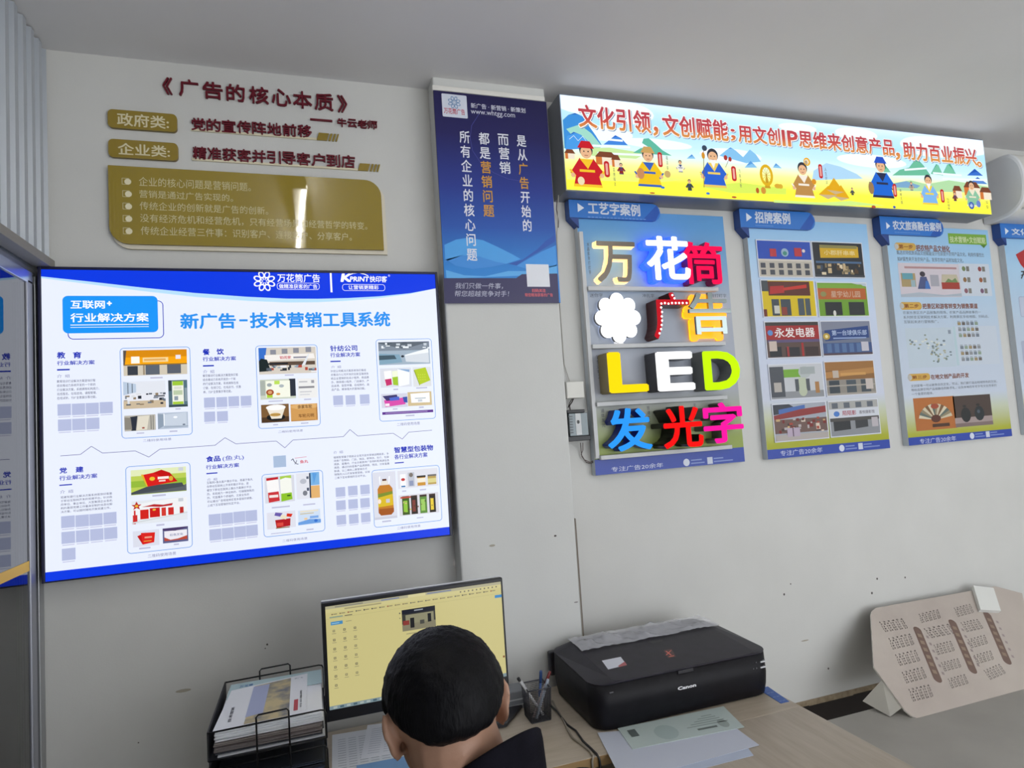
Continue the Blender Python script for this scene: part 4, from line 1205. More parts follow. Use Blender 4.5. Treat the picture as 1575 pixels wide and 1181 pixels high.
def footer(A, crop, z_top, X0, X1, Z0, txt, disc_, sq):
    A.rect(X0 + .001, Z0 + .001, X1 - .001, z_top, FOOT, 1.5)
    A.text('专注广告20余年', crop(*txt[0]), crop(*txt[1]), '#cfd6ea', 0.004, 2.5, 0.08)
    px, pz = A.p(crop(*disc_))
    A.disc(px, pz, .0145, .0145, '#d2d8e6', 2.5)
    for k, wd in ((0, .05), (1, .062)):
        A.rect(px + .021, pz + .004 - .012 * k, px + .021 + wd, pz + .009 - .012 * k, '#7f92c8', 2.5)
    px, pz = A.p(crop(*sq))
    A.rect(px - .0125, pz - .0135, px + .0125, pz + .0135, '#c9d0de', 2.5)
    for k, wd in ((0, .045), (1, .09)):
        A.rect(px + .018, pz + .004 - .012 * k, px + .018 + wd, pz + .009 - .012 * k, '#7f92c8', 2.5)


c9, c10, c11 = Crop(860, 300, 2.683), Crop(1130, 310, 2.88), Crop(1340, 320, 3.106)
c21, c22 = Crop(890, 350, 6.217), Crop(900, 520, 5.904)
P1 = (1.0099, 1.6789, 1.450, 2.4708)
P2 = (1.791, 2.4511, 1.449, 2.4672)
P3 = (2.5605, 3.2208, 1.4512, 2.4667)
P4 = (3.3235, 3.985, 1.4512, 2.4667)

# ---- board of glowing letter samples
t1, A = board('blue display board with shelves of glowing letter samples, nearest the pillar', *P1, c9, ((38, 8), (420, 108)), None,
              [(0.0, '#8d9f3e'), (0.1, '#93a450'), (0.22, '#a5aa98'), (0.3, '#a9adb8'), (0.66, '#a6b0c0'), (0.78, '#7ea9d2'), (0.95, '#5b9ad2'), (1.0, '#5a98d0')],
              ('工艺字案例', (120, 79), (332, 39)), ((75, 33), (77, 70), (103, 53)), ((118, 92), (362, 100)))
fz = A.p(c9(150, 1092))[1]
footer(A, c9, fz, *P1[:3], ((215, 1143), (427, 1103)), (525, 1103), (622, 1095))
cap = '#565b66'
A.column('水晶底背打灯字', c21(74, 140), c21(122, 452), cap, 0.0, 2)
A.text('迷你字', c21(106, 667), c21(228, 628), cap, 0, 2)
A.text('冲孔字', c21(609, 668), c21(721, 634), cap, 0, 2)
A.text('背打灯字', c21(1262, 668), c21(1410, 634), cap, 0, 2)
A.column('钛金边精工', c22(99, 150), c22(148, 372), cap, 0.0, 2)
A.column('黑钛边精工', c22(531, 143), c22(577, 356), cap, 0.0, 2)
A.column('不锈钢边精工', c22(963, 130), c22(1010, 376), cap, 0.0, 2)
A.column('通体发光', c22(140, 640), c22(184, 812), cap, 0.0, 2)
A.column('普通发光', c22(555, 615), c22(599, 786), cap, 0.0, 2)
A.column('无边字', c22(978, 590), c22(1016, 715), cap, 0.0, 2)
A.build('printed_face', t1)
rail = mat('#c6c8ca', 0.4)
m = MB()
ra = on_y(*c9(98, 150), -0.045)
m.box((P1[0], -0.045, fz + 0.004), (P1[0] + .016, PY, ra.z), rail, 0.001)
m.build('side_rail', t1, 'white strip along the left edge')
for a, b in (((118, 398), (655, 385)), ((132, 634), (685, 612)), ((150, 869), (692, 838)), ((162, 1090), (712, 1042))):
    p, q = on_y(*c9(*a), -0.05), on_y(*c9(*b), -0.05)
    zc = (p.z + q.z) / 2
    m = MB()
    m.box((P1[0] + .0165, -0.055, zc - .004), (q.x, PY, zc + .012), rail, 0.0015)
    m.build('ledge', t1)


# the twelve luminous samples, each a thing of its own
def led(name, label, ch, bl, tr, yf, yb, face_col, face_em, side_mat, bold=0.035, halo=None, face_mat=None, group='luminous letter samples', inner=None):
    x0, z0, x1, z1 = pxbox(bl, tr, yf)
    t = thing(name, label, 'sign letter', ((x0 + x1) / 2, yb, z0), group)
    vs, fs = glyphs(ch, bold, 4)
    v2 = fit(vs, x0, z0, x1, z1)
    f, s = MB(), MB()
    solid(v2, fs, yf, yb, f, s, face_mat or mat(face_col, 0.6, face_em, 0.0, 0.08), side_mat)
    f.build('letter_face', t)
    s.build('letter_return', t)
    if halo:
        col, em, hb = halo
        hv, hf = glyphs(ch, hb, 3)
        a0, a1, b0, b1 = min(v[0] for v in vs), max(v[0] for v in vs), min(v[1] for v in vs), max(v[1] for v in vs)
        sx, sz = (x1 - x0) / (a1 - a0), (z1 - z0) / (b1 - b0)
        hm = MB()
        h2 = [ink(x0 + (q[0] - a0) * sx, z0 + (q[1] - b0) * sz, q.k) for q in hv]
        solid(h2, hf, yb - 0.0005, PY - 0.002, hm, hm, mat(col, 0.4, em), mat(col, 0.4, em))
        hm.build('backlight', t)
    return t, (x0, z0, x1, z1)


chrome = mat('#8d857a', 0.12, metal=1.0)
steel = mat('#8f9a98', 0.06, metal=1.0)
warm = mat('#ffc978', 0.4, 2.2)
t, _ = led('luminous_letter', 'mirror-steel character with warm white edge glow, left end of the top ledge', '万', c21(183, 522), c21(534, 138), -0.062, -0.036, '#b9aea0', 0, warm, 0.018, ('#ffd9a8', 1.5, 0.035), chrome)
t, _ = led('luminous_letter', 'pure white lit character with strong blue backlight, middle of the top ledge', '花', c21(666, 500), c21(1045, 90), -0.085, -0.060, '#ffffff', 1.6, mat('#4a72ff', 0.4, 1.2), 0.026, ('#1f48ff', 2.8, 0.055))
t, _ = led('luminous_letter', 'hot pink red lit character with thick strokes, right end of the top ledge', '筒', c21(1022, 540), c21(1366, 143), -0.075, -0.032, '#ff0a50', 1.0, mat('#8c1f5a', 0.4, 0.25), 0.022)
# white flower
cx_, cz_ = on_y(*c21(378, 862), -0.052).x, on_y(*c21(378, 862), -0.052).z
rr_ = abs(on_y(*c21(595, 850), -0.052).x - on_y(*c21(160, 880), -0.052).x) / 2
t = thing('luminous_flower', 'glowing white eight-petal flower on a short stem, left end of the second ledge', 'sign letter', (cx_, -0.032, cz_ - rr_), 'luminous letter samples')
v = []
for k in range(96):
    th = 2 * math.pi * k / 96
    best = 0
    for j in range(8):
        a = j * math.pi / 4 + math.pi / 8 * 0 + math.pi / 2
        c0 = 0.70 * rr_
        d = th - a
        disc_ = (0.30 * rr_) ** 2 - (c0 * math.sin(d)) ** 2
        if disc_ > 0 and math.cos(d) > 0:
            best = max(best, c0 * math.cos(d) + math.sqrt(disc_))
    best = max(best, 0.62 * rr_)
    v.append((cx_ + best * math.cos(th), cz_ + best * math.sin(th)))
f, s = MB(), MB()
fs = [(0 + i, (i + 1) % 96, 96) for i in range(96)]
solid(v + [(cx_, cz_)], fs, -0.052, -0.036, f, s, mat('#ffffff', 0.3, 1.7), mat('#b8bac0', 0.4, 0.1))
f.build('letter_face', t)
s.build('letter_return', t)
hm = MB()
solid([(cx_ + (x - cx_) * .97, cz_ + (z - cz_) * .97) for x, z in v] + [(cx_, cz_)], fs, -0.0355, PY - .002, hm, hm, mat('#dfe8ff', 0.4, 2.2), mat('#dfe8ff', 0.4, 2.2))
hm.build('backlight', t)
m = MB()
m.box((cx_ - .018, -0.046, cz_ - rr_ * 1.09), (cx_ + .018, -0.036, cz_ - rr_ * .8), mat('#f4f4f8', 0.4, 0.8), .001)
m.build('stem', t)
t, b = led('luminous_letter', 'red punched character studded with white bulbs, middle of the second ledge', '广', c21(728, 1066), c21(1050, 618), -0.108, -0.032, '#d81828', 0.75, mat('#8d3c3a', 0.35, 0.03), 0.022)
m = MB()
for x, y in ((898, 645), (918, 675), (793, 725), (827, 720), (861, 726), (895, 720), (930, 720), (963, 720), (997, 720), (1035, 720), (791, 763), (800, 806), (797, 848), (800, 888), (796, 930), (790, 970), (776, 1010)):
    p = on_y(*c21(x, y), -0.110)
    m.ellipsoid((p.x, -0.108, p.z), (.0042, .004, .0042), mat('#fff0ee', 0.3, 2.0), None, 10, 6)
m.build('bulbs', t, 'row of white bulbs')
t, _ = led('luminous_letter', 'polished mirror character with orange backlight, right end of the second ledge', '告', c21(1078, 1022), c21(1441, 622), -0.098, -0.086, '#aab4b2', 0, steel, 0.012, None, steel)
hm = MB()
vs, fs = glyphs('告', 0.05, 3)
x0, z0, x1, z1 = pxbox(c21(1010, 1090), c21(1385, 640), PY - .004)
solid(fit(vs, x0, z0, x1, z1), fs, -0.042, PY - .002, hm, hm, mat('#ff9e08', 0.4, 1.6), mat('#ff9e08', 0.4, 2.4))
hm.build('backlight', t)
bx = on_y(*c21(1260, 700), -0.09)
for dx, dz in ((0, 0), (.02, -.035), (-.012, -.04)):
    m = MB()
    m.tube([(bx.x + dx, -0.09, bx.z + dz), (bx.x + dx, -0.04, bx.z + dz)], .0018, mat('#777777', 0.3, metal=1.0), 6)
    m.build('stand_off', t)
led('luminous_letter', 'bright yellow lit block letter L with titanium gold sides, third ledge', 'L', c22(222, 502), c22(552, 118), -0.108, -0.032, '#ffdc00', 1.02, mat('#9a8c66', 0.45), 0.03)
led('luminous_letter', 'white lit block letter E with dark polished sides, third ledge', 'E', c22(662, 486), c22(974, 116), -0.112, -0.032, '#ffffff', 1.15, mat('#46464c', 0.3), 0.03)
led('luminous_letter', 'lime yellow-green lit block letter D with steel sides, third ledge', 'D', c22(1090, 476), c22(1391, 110), -0.108, -0.032, '#c8ff00', 1.0, mat('#7c807e', 0.35), 0.03)
led('luminous_letter', 'sky blue lit character with deep blue sides, left end of the bottom ledge', '发', c22(214, 1040), c22(586, 622), -0.082, -0.032, '#2a98ff', 1.0, mat('#1c2f9c', 0.3, 0.12), 0.024)
led('luminous_letter', 'pure red lit character with black sides, middle of the bottom ledge', '光', c22(720, 1010), c22(1052, 604), -0.125, -0.032, '#ff0808', 1.0, mat('#1c1a1a', 0.3), 0.024)
led('luminous_letter', 'magenta pink lit character with grey sides, right end of the bottom ledge', '字', c22(1088, 966), c22(1420, 572), -0.095, -0.032, '#ff12a0', 1.0, mat('#7d7b76', 0.4), 0.024)

# ---- board of shop sign photographs
t2, A = board('pale blue display board with ten shop sign photographs, second from the pillar', *P2, c10, ((19, 24), (360, 127)), None,
              [(0.0, '#9fa41f'), (0.06, '#a9ad2c'), (0.17, '#c3c9b0'), (0.24, '#c9cfdf'), (0.6, '#c6d2e8'), (0.85, '#a9cdec'), (1.0, '#8fc0ea')],
              ('招牌案例', (91, 95), (243, 51)), ((50, 50), (52, 88), (76, 70)), ((92, 107), (172, 108)))
fz = A.p(c10(148, 1100))[1]
footer(A, c10, fz, *P2[:3], ((202, 1128), (386, 1087)), (474, 1092), (557, 1083))
A.build('printed_face', t2)


def shop(sky, front, sign, text, tcol, glass_, seed, seq=1):
    r = random.Random(seed)
    it = [('r', 0, 0, 1, 1, sky), ('r', 0, 0, 1, .86, front), ('r', .03, .46, .97, .8, sign)]
    if text:
        it.append(('t', text, .2, .53, .86, .73, tcol, .02))
    it += [('r', .08 + .3 * k, .04, .30 + .3 * k, .4, glass_) for k in range(3)]
    it += clutter(14, .05, .03, .95, .42, ['#20242a', '#7a7470', '#b0aca6', '#54463c'], (.02, .07), (.04, .12), seed)
    return it


photo_specs = [
    ('photograph of a pale office block with red roof sign', (112, 331), (332, 180), [('r', 0, 0, 1, 1, '#2b4fb4'), ('r', 0, 0, 1, .47, '#bdb6aa'), ('r', 0, .44, 1, .49, '#d2ccc0')] + [('r', .03 + .165 * k, z, .12 + .165 * k, z + .14, '#4a4d56') for k in range(6) for z in (.24, .05)] + [('r', .22, .56, .34, .78, '#b8383e'), ('d', .5, .68, .07, .12, '#9ab4c8'), ('d', .5, .66, .04, .06, '#3f8a7a'), ('r', .68, .58, .82, .82, '#b8383e'), ('d', .86, .74, .03, .05, '#e8d8d0')]),
    ('photograph of a dark shop under a yellow sign at night', (357, 333), (560, 187), [('r', 0, 0, 1, 1, '#262a31'), ('p', [(.14, .55), (.92, .58), (.92, .9), (.14, .86)], '#d2a81e'), ('r', .14, .84, .9, .93, '#8a8450'), ('t', '小郡肝串串', .22, .64, .84, .78, '#ead9a0', .01), ('r', .04, .4, .96, .46, '#48688c')] + clutter(30, .04, .05, .96, .4, ['#8a7a5a', '#c8b088', '#3c4a5c', '#e0d0b0', '#54402c'], (.03, .09), (.05, .16), 11) + [('r', 0, 0, 1, .06, '#3a4047')]),
    ('photograph of a bright yellow shop front', (131, 509), (347, 352), [('r', 0, 0, 1, 1, '#d6bb10'), ('r', 0, .7, .12, 1, '#40484e'), ('r', .12, .58, .92, .98, '#5a2a22'), ('p', [(.14, .62), (.42, .66), (.42, .86), (.16, .84)], '#b02a2a'), ('p', [(.4, .72), (.86, .8), (.86, .9), (.4, .8)], '#c43428'), ('r', .16, .02, .52, .48, '#3c4650'), ('r', .66, .02, .9, .5, '#46525c'), ('r', .3, .02, .33, .48, '#c8ae14'), ('r', .78, .02, .8, .5, '#c8ae14'), ('r', .2, .08, .3, .3, '#c8c8c0'), ('r', .34, .04, .44, .26, '#8a3a30'), ('r', .0, .0, .06, .2, '#6a2a20')]),
    ('photograph of a green shop front with an orange sign', (378, 507), (580, 362), [('r', 0, 0, 1, 1, '#6b9a2e'), ('p', [(0, 1), (.7, 1), (1, .9), (1, 1)], '#b8c4d0'), ('r', .0, .5, .98, .84, '#b4602e'), ('p', [(0, .84), (1, .84), (.9, .96), (0, .98)], '#7ba63c'), ('t', '星宇幼儿园', .26, .56, .86, .76, '#c8a890', .02), ('d', .11, .66, .06, .08, '#8a8a54'), ('r', .12, .02, .46, .42, '#23282b'), ('r', .6, .02, .92, .42, '#2a2f31'), ('d', .3, .08, .03, .09, '#d8d8d0')]),
    ('photograph of a red electrical shop sign with white lettering', (148, 692), (368, 532), [('r', 0, 0, 1, 1, '#584540'), ('r', 0, .86, 1, 1, '#3a3634'), ('r', 0, .5, 1, .9, '#9c2426'), ('t', '永发电器', .16, .56, .92, .84, '#ece6e4', .02), ('d', .08, .7, .05, .08, '#5a8ac8'), ('r', .02, .42, 1, .5, '#5b4e74'), ('r', .04, .02, .26, .3, '#22252c'), ('r', .34, .02, .6, .28, '#2a2a30'), ('r', .7, .02, .96, .28, '#3a2c2c'), ('r', .64, .02, .68, .4, '#a83030'), ('r', .04, .18, .18, .46, '#c9b8ae'), ('r', .36, .02, .4, .3, '#9c3434')]),
    ('photograph of a blue billiard club sign', (395, 682), (596, 529), [('r', 0, 0, 1, 1, '#6d7488'), ('r', 0, .72, 1, 1, '#7f8496'), ('p', [(.06, .42), (.96, .5), (.96, .86), (.06, .74)], '#27437e'), ('d', .09, .56, .07, .1, '#b89a3c'), ('d', .09, .56, .03, .05, '#e8dca0'), ('t', '第一台球俱乐部', .2, .58, .92, .74, '#aebedc', .02), ('r', .22, .48, .9, .52, '#8fa4cc'), ('r', 0, .06, 1, .36, '#3d5484'), ('r', 0, 0, 1, .06, '#54444c'), ('r', .78, .1, .93, .38, '#c2c0ca')] + [('r', .08 + .15 * k, .08, .17 + .15 * k, .34, '#54709c') for k in range(5)]),
    ('photograph of a grey hall with a green arm sign', (165, 876), (383, 717), [('r', 0, 0, 1, 1, '#c3c6cb'), ('r', 0, 0, 1, .2, '#8e9196'), ('r', 0, .05, .26, .95, '#4c5058'), ('r', .26, .62, .62, .86, '#74a838'), ('d', .66, .76, .12, .18, '#b4bcbc'), ('r', .58, .7, .86, .92, '#a3abac'), ('r', .46, .2, .74, .56, '#50565c'), ('d', .6, .2, .08, .16, '#b8c0a8'), ('r', .53, .22, .67, .6, '#bac4ac'), ('r', .84, .12, .92, .46, '#a87a48'), ('r', .06, .2, .2, .48, '#b4aea8')]),
    ('photograph of a brown shop front with tall windows', (412, 860), (612, 704), [('r', 0, 0, 1, 1, '#8a6238'), ('r', 0, .74, 1, 1, '#9a6c3a'), ('p', [(0, .52), (1, .62), (1, .8), (0, .7)], '#b4834a'), ('r', .3, .58, .82, .66, '#c89858'), ('r', 0, 0, 1, .46, '#8f8a82'), ('r', .05, .06, .26, .44, '#39424a'), ('r', .4, .06, .6, .44, '#4a545c'), ('r', .7, .06, .9, .44, '#444e56'), ('r', 0, .26, 1, .3, '#a8a096'), ('r', .8, .14, .95, .46, '#c4bab4'), ('r', .14, .52, .26, .74, '#bcb0a4'), ('r', 0, 0, 1, .06, '#a29c94')]),
    ('photograph of a street market under a red canopy', (183, 1063), (400, 887), [('r', 0, 0, 1, 1, '#a3a9b4'), ('p', [(0, 1), (.3, 1), (.5, .8), (0, .72)], '#3a3e48'), ('p', [(.1, .72), (.6, .86), (.6, .96), (.1, .86)], '#4a6cae'), ('p', [(0, .58), (1, .72), (1, .9), (.5, .84), (0, .7)], '#8e3838'), ('r', 0, .2, 1, .58, '#6e5650')] + clutter(34, .02, .18, .98, .6, ['#a84a3a', '#c8a878', '#4a3a38', '#b8b0b0', '#7a2a28', '#d8c8b8'], (.03, .08), (.04, .1), 17) + [('r', 0, 0, 1, .16, '#b0a8a4'), ('r', .22, .1, .46, .34, '#b4a4b8'), ('r', .32, .1, .34, .34, '#5a4a5a')]),
    ('photograph of a white shop sign in front of a grey block', (430, 1041), (630, 875), [('r', 0, 0, 1, 1, '#8c8f94'), ('r', 0, .76, 1, 1, '#a8a8a6')] + [('r', .06 + .24 * k, .8, .18 + .24 * k, .96, '#5f6670') for k in range(4)] + [('r', 0, .52, 1, .78, '#cfd3dc'), ('t', '陌陌影', .26, .58, .54, .72, '#a84a58', .02), ('t', '喜悦摄影馆', .6, .6, .92, .7, '#6a6470', .01), ('d', .14, .64, .06, .08, '#4a7ac4'), ('r', 0, .42, 1, .52, '#4c4a48'), ('r', .06, .14, .4, .42, '#2e3034'), ('r', .5, .14, .76, .42, '#3a3c40'), ('p', [(0, .02), (.5, .0), (1, .14), (1, .24), (.5, .18), (0, .14)], '#8a8e94'), ('r', .84, .2, .97, .48, '#b8b2b8')]),
]
for lab, bl, tr, items in photo_specs:
    Bp = Art(PY - 0.004, 0, 0.4, 0.4)
    x0, z0, x1, z1 = Bp.pbox(c10(*bl), c10(*tr))
    Bp.box((x0 - .0045, PY - .004, z0 - .0045), (x1 + .0045, PY - .0008, z1 + .0045), mat('#d6dae4', 0.45))
    Bp.picture((x0, z0, x1, z1), items, 0.5)
    Bp.build('photograph', t2, lab)

# ---- board of farm and culture cases
t3, A = board('pale blue display board with three numbered steps of text and pictures, third from the pillar', *P3, c11, ((38, 36), (350, 137)), None,
              [(0.0, '#a2a62a'), (0.05, '#aaae3c'), (0.15, '#c4cbb4'), (0.22, '#c3cddd'), (0.5, '#bccadb'), (0.8, '#a9cbe6'), (1.0, '#8fbfe6')],
              ('农文旅商融合案例', (104, 103), (331, 70)), ((70, 67), (73, 101), (90, 86)), ((112, 117), (235, 128)))
fz = A.p(c11(182, 1097))[1]
footer(A, c11, fz, *P3[:3], ((232, 1127), (402, 1087)), (481, 1088), (556, 1080))
a, b = A.p(c11(370, 166)), A.p(c11(547, 132))
A.rect(a[0], a[1] - .004, b[0], b[1] + .004, '#78a83a', 2)
A.poly([(b[0] - .046, a[1] - .004), (b[0] - .004, a[1] - .004), (b[0] - .024, a[1] - .02)], '#4f7c2c', 2)
A.text('技术营销+文创赋能', c11(376, 164), c11(542, 140), '#d4e0b4', 0.02, 3)
for step, pill, head, hb, ht, pb, pt, lines in (
        ('第一步', ((112, 201), (211, 168)), '把农特产品文创化', (215, 206), (373, 180), (126, 262), (537, 214), ['甄选农特优质商品文创赋能设计包装提升农特产品文化，利用传播性比', '如IP属性来开发农特产品，发挥农特产品附加值文化。']),
        ('第二步', ((138, 486), (239, 449)), '把景区和游客转变为销售渠道', (245, 482), (506, 455), (156, 558), (567, 489), ['农家乐景区农产品销售的现场，农家产品品牌故事的一', '系列转变互联网技术解决方案，利用景区手绘地图、扫码点、', '互联起来进行营销推广。']),
        ('第三步', ((176, 827), (279, 788)), '在地文创产品的开发', (285, 819), (464, 786), (194, 902), (608, 820), ['文创是唯一可以被带走的文化，可以，我们要打造出地域特色的文创，', '地标品牌农特产品相融合的新手礼，以及本地百年老字号文化传承的', '一个重要的载体。'])):
    x0, z0, x1, z1 = A.pbox(c11(*pill[0]), c11(*pill[1]))
    A.rrect(x0, z0, x1, z1, (z1 - z0) * .49, '#cda54e', 2)
    A.disc(x0 + .012, (z0 + z1) / 2, .013, .013, '#b9b8b4', 2.5)
    A.text_xy(step, x0 + .026, z0 + .008, x1 - .02, z1 - .008, '#8a4a20', 0.02, 3)
    A.text(head, c11(*hb), c11(*ht), '#8c5a4a', 0.025, 2)
    A.para(lines, c11(*pb), c11(*pt), '#7b838e', 0.0, 2)
bx = A.pbox(c11(143, 425), c11(415, 268))
A.picture(bx, [('r', 0, 0, 1, 1, '#ccc4cc'), ('r', .1, .84, .96, .9, '#b08a8c'), ('p', [(0, .0), (1, .02), (1, .12), (.7, .06), (.3, .14), (0, .08)], '#aab4c0'), ('r', .03, .3, .26, .7, '#a8946a'), ('r', .05, .52, .22, .7, '#5f9aa8'), ('r', .18, .3, .25, .5, '#98b0b8'), ('d', .38, .68, .045, .08, '#3a3440'), ('p', [(.28, .24), (.48, .24), (.44, .6), (.34, .6)], '#4a5480'), ('p', [(.4, .24), (.49, .24), (.46, .48), (.42, .48)], '#3f70b8'), ('r', .5, .32, .64, .66, '#a4a4ae'), ('r', .68, .24, .98, .44, '#a03a30'), ('p', [(.68, .44), (.98, .44), (.95, .68), (.7, .68)], '#bcb49c'), ('p', [(.74, .44), (.8, .56), (.86, .5), (.92, .58), (.96, .44)], '#6f8a5a')], 1.5)
bx2 = A.pbox(c11(432, 420), c11(560, 268))
A.rect(*bx2, '#c6cfdb', 1.5)
for i in range(2):
    for j in range(3):
        cx, cz = bx2[0] + (.22 + .52 * i) * (bx2[2] - bx2[0]), bx2[1] + (.16 + .34 * j) * (bx2[3] - bx2[1])
        A.disc(cx - .012, cz, .012, .012, ['#8a5a64', '#8c6a44', '#75865a', '#7a5a74', '#9a5a3a', '#8c4444'][i * 3 + j], 2)
        A.rect(cx + .004, cz - .012, cx + .024, cz + .012, '#7c7a72', 2)
bx = A.pbox(c11(181, 766), c11(386, 570))
A.rect(*bx, '#bccad6', 1.5)
r = random.Random(4)
for k in range(120):
    u, v = r.random(), r.random()
    if (u - .42) ** 2 / .16 + (v - .64) ** 2 / .05 < 1 or (u - .68) ** 2 / .06 + (v - .3) ** 2 / .05 < 1:
        A.disc(bx[0] + (bx[2] - bx[0]) * u, bx[1] + (bx[3] - bx[1]) * v, .006 + .004 * r.random(), .003 + .003 * r.random(), r.choice(['#8f9a94', '#a9a890', '#7d8c84', '#d2d6d0', '#6f7f8a']), 2 + .01 * k, 8)
A.rect(bx[2] - .03, bx[3] - .03, bx[2] - .012, bx[3] - .012, '#8a96a6', 2)
bx = A.pbox(c11(408, 752), c11(594, 562))
A.rect(*bx, '#c3cdda', 1.5)
A.rect(bx[0] + .002, bx[1], bx[0] + .018, bx[3], '#b4ccd4', 1.8)
for i in range(5):
    for j in range(7):
        if j == 3:
            continue
        cx, cz = bx[0] + .036 + i * .028, bx[1] + .02 + j * .0285
        A.rect(cx, cz, cx + .021, cz + .015, ['#8b8f94', '#9a8a68', '#75808c', '#6c6660', '#8a9c8a'][(i * 2 + j) % 5], 2)
        A.rect(cx, cz + .017, cx + .018, cz + .0205, '#8f98a2', 2)
bx = A.pbox(c11(216, 1066), c11(393, 897))
A.picture(bx, [('r', 0, 0, 1, 1, '#b06a34')] + [('p', [(.5, .3), (.5 + .42 * math.cos(a), .3 + .5 * math.sin(a)), (.5 + .42 * math.cos(a + .2), .3 + .5 * math.sin(a + .2))], ['#c8bea4', '#8f8268', '#5e6a64', '#d4cab0', '#7a5a3c'][k % 5]) for k, a in enumerate([.18 + .2 * i for i in range(14)])] + [('d', .5, .34, .12, .12, '#5a3226'), ('r', .4, .08, .82, .18, '#4c3428'), ('d', .5, .72, .1, .08, '#a04a30')], 1.5)
bx = A.pbox(c11(404, 1048), c11(566, 888))
A.picture(bx, [('r', 0, 0, 1, 1, '#4a3d38'), ('r', 0, .1, 1, .3, '#a0908e'), ('r', 0, 0, 1, .12, '#7d6c6a'), ('d', .3, .38, .13, .24, '#26282a'), ('d', .66, .4, .13, .24, '#2a3034'), ('d', .28, .66, .05, .04, '#2a2a2a'), ('d', .64, .68, .05, .04, '#2a2a2a'), ('d', .64, .46, .04, .06, '#4a5460')], 1.5)
A.build('printed_face', t3)

# ---- fourth board, cut by the right edge of the picture
c12_ = Crop(1515, 325, 3.235)
t4, A = board('pale blue display board with red brush mark, cut off at the right edge', *P4, c12_, ((73, 58), (420, 145)), None,
              [(0.0, '#a2a62a'), (0.05, '#aaae3c'), (0.15, '#c4cbb4'), (0.22, '#c3cddd'), (0.5, '#bccadb'), (0.8, '#a9cbe6'), (1.0, '#8fbfe6')],
              ('文化创意案例', (133, 117), (378, 96)), ((98, 82), (101, 116), (118, 98)), ((133, 124), (260, 132)))
A.poly([A.p(c12_(*q)) for q in ((152, 215), (200, 188), (260, 180), (330, 215), (300, 290), (200, 292), (175, 262))], '#b02c30', 2)
A.line([A.p(c12_(*q)) for q in ((178, 300), (215, 300), (260, 330))], .006, '#3a3434', 3)
A.line([A.p(c12_(*q)) for q in ((200, 285), (180, 335))], .006, '#3a3434', 3)
A.line([A.p(c12_(*q)) for q in ((178, 318), (260, 300))], .004, '#3a3434', 3)
x0, z0, x1, z1 = A.pbox(c12_(178, 525), c12_(330, 425))
A.rrect(x0, z0, x1 + .1, z1, .01, '#bcc4d8', 2)
A.frame(x0, z0, x1 + .1, z1, .01, .002, '#8a94b4', 2.5)
x0, z0, x1, z1 = A.pbox(c12_(192, 760), c12_(330, 640))
A.rrect(x0, z0, x1 + .1, z1, .01, '#aab2c8', 2)
A.build('printed_face', t4)
fz4 = P4[2] + .042
m = MB()
m.box((P4[0] - .0, PY - .002, P4[2]), (P4[1], PY - .0004, fz4), mat(FOOT, 0.4))
m.build('footer_strip', t4)

# ---------------------------------------------------------------- junction box, power supply and leads beside the first board
a, b = on_y(872, 613, -.035), on_y(897.5, 586, -.035)
t = thing('junction_box', 'square white junction box above the black power supply, beside the pillar', 'junction box', ((a.x + b.x) / 2, 0, a.z))
m = MB()
m.box((a.x, -.035, a.z), (b.x, -.0005, b.z), mat('#d4d3ce', 0.5), .002)
m.build('body', t)
m = MB()
m.box((a.x + .002, -.037, a.z + .002), (b.x - .002, -.0352, b.z - .002), mat('#dddcd6', 0.45), .0008)
m.build('cover', t)
a, b = on_y(876, 679, -.045), on_y(903, 629, -.045)
t = thing('power_supply', 'black and grey finned power supply with a white label, under the white junction box', 'power supply', ((a.x + b.x) / 2, 0, a.z))
m = MB()
m.box((a.x + .004, -.045, a.z + .018), (b.x, -.010, b.z - .012), mat('#6d7578', 0.35, metal=0.5), .002)
m.build('housing', t)
m = MB()
for k in range(7):
    zz = a.z + .03 + k * (b.z - a.z - .056) / 6
    m.box((a.x + .002, -.047, zz), (a.x + .018, -.0451, zz + .004), mat('#4a4f52', 0.4))
m.build('fins', t)
m = MB()
m.box((a.x - .006, -.052, a.z), (b.x + .003, -.003, a.z + .018), mat('#1d1f24', 0.4), .002)
m.box((a.x - .004, -.050, b.z - .012), (b.x - .012, -.003, b.z), mat('#1d1f24', 0.4), .002)
m.box((a.x - .008, -.020, a.z - .004), (a.x + .004, -.0008, b.z + .004), mat('#24262b', 0.4), .001)
m.build('bracket', t, 'black end brackets')
m = MB()
m.box((a.x + .03, -.0458, a.z + .022), (a.x + .052, -.0452, b.z - .014), mat('#c9ccce', 0.4))
m.ellipsoid((a.x + .04, -.0458, (a.z + b.z) / 2 + .012), (.006, .0006, .007), mat('#3a3c3c', 0.4), None, 10, 6)
m.build('label', t, 'white label with a dark spot')
m = MB()
P_ = lambda u, v, y: tuple(on_y(u, v, y))
m.tube([P_(882, 613, -.02), P_(880, 618, -.02), P_(876, 624, -.02), P_(877, 631, -.02)], .0022, mat('#3a3030', 0.5), 6)
m.tube([P_(880, 613, -.016), P_(876, 620, -.016), P_(874, 627, -.016)], .0018, mat('#3a3030', 0.5), 6)
tag(m.build('lead_wire'), 'short dark leads between the junction box and power supply', 'cable', 'thin leads by the power supply')
m = MB()
m.tube([P_(893, 681, -.03), P_(894, 694, -.012), P_(895, 702, -.012), P_(902, 711, -.012), P_(909, 713, -.012), P_(915, 708, -.02)], .0015, mat('#4a3a38', 0.5), 6)
m.tube([P_(896.5, 681, -.03), P_(896.5, 692, -.010), P_(894, 699, -.010), P_(899, 707, -.010), P_(908, 711, -.010), P_(915, 707, -.02)], .0015, mat('#5a4644', 0.5), 6)
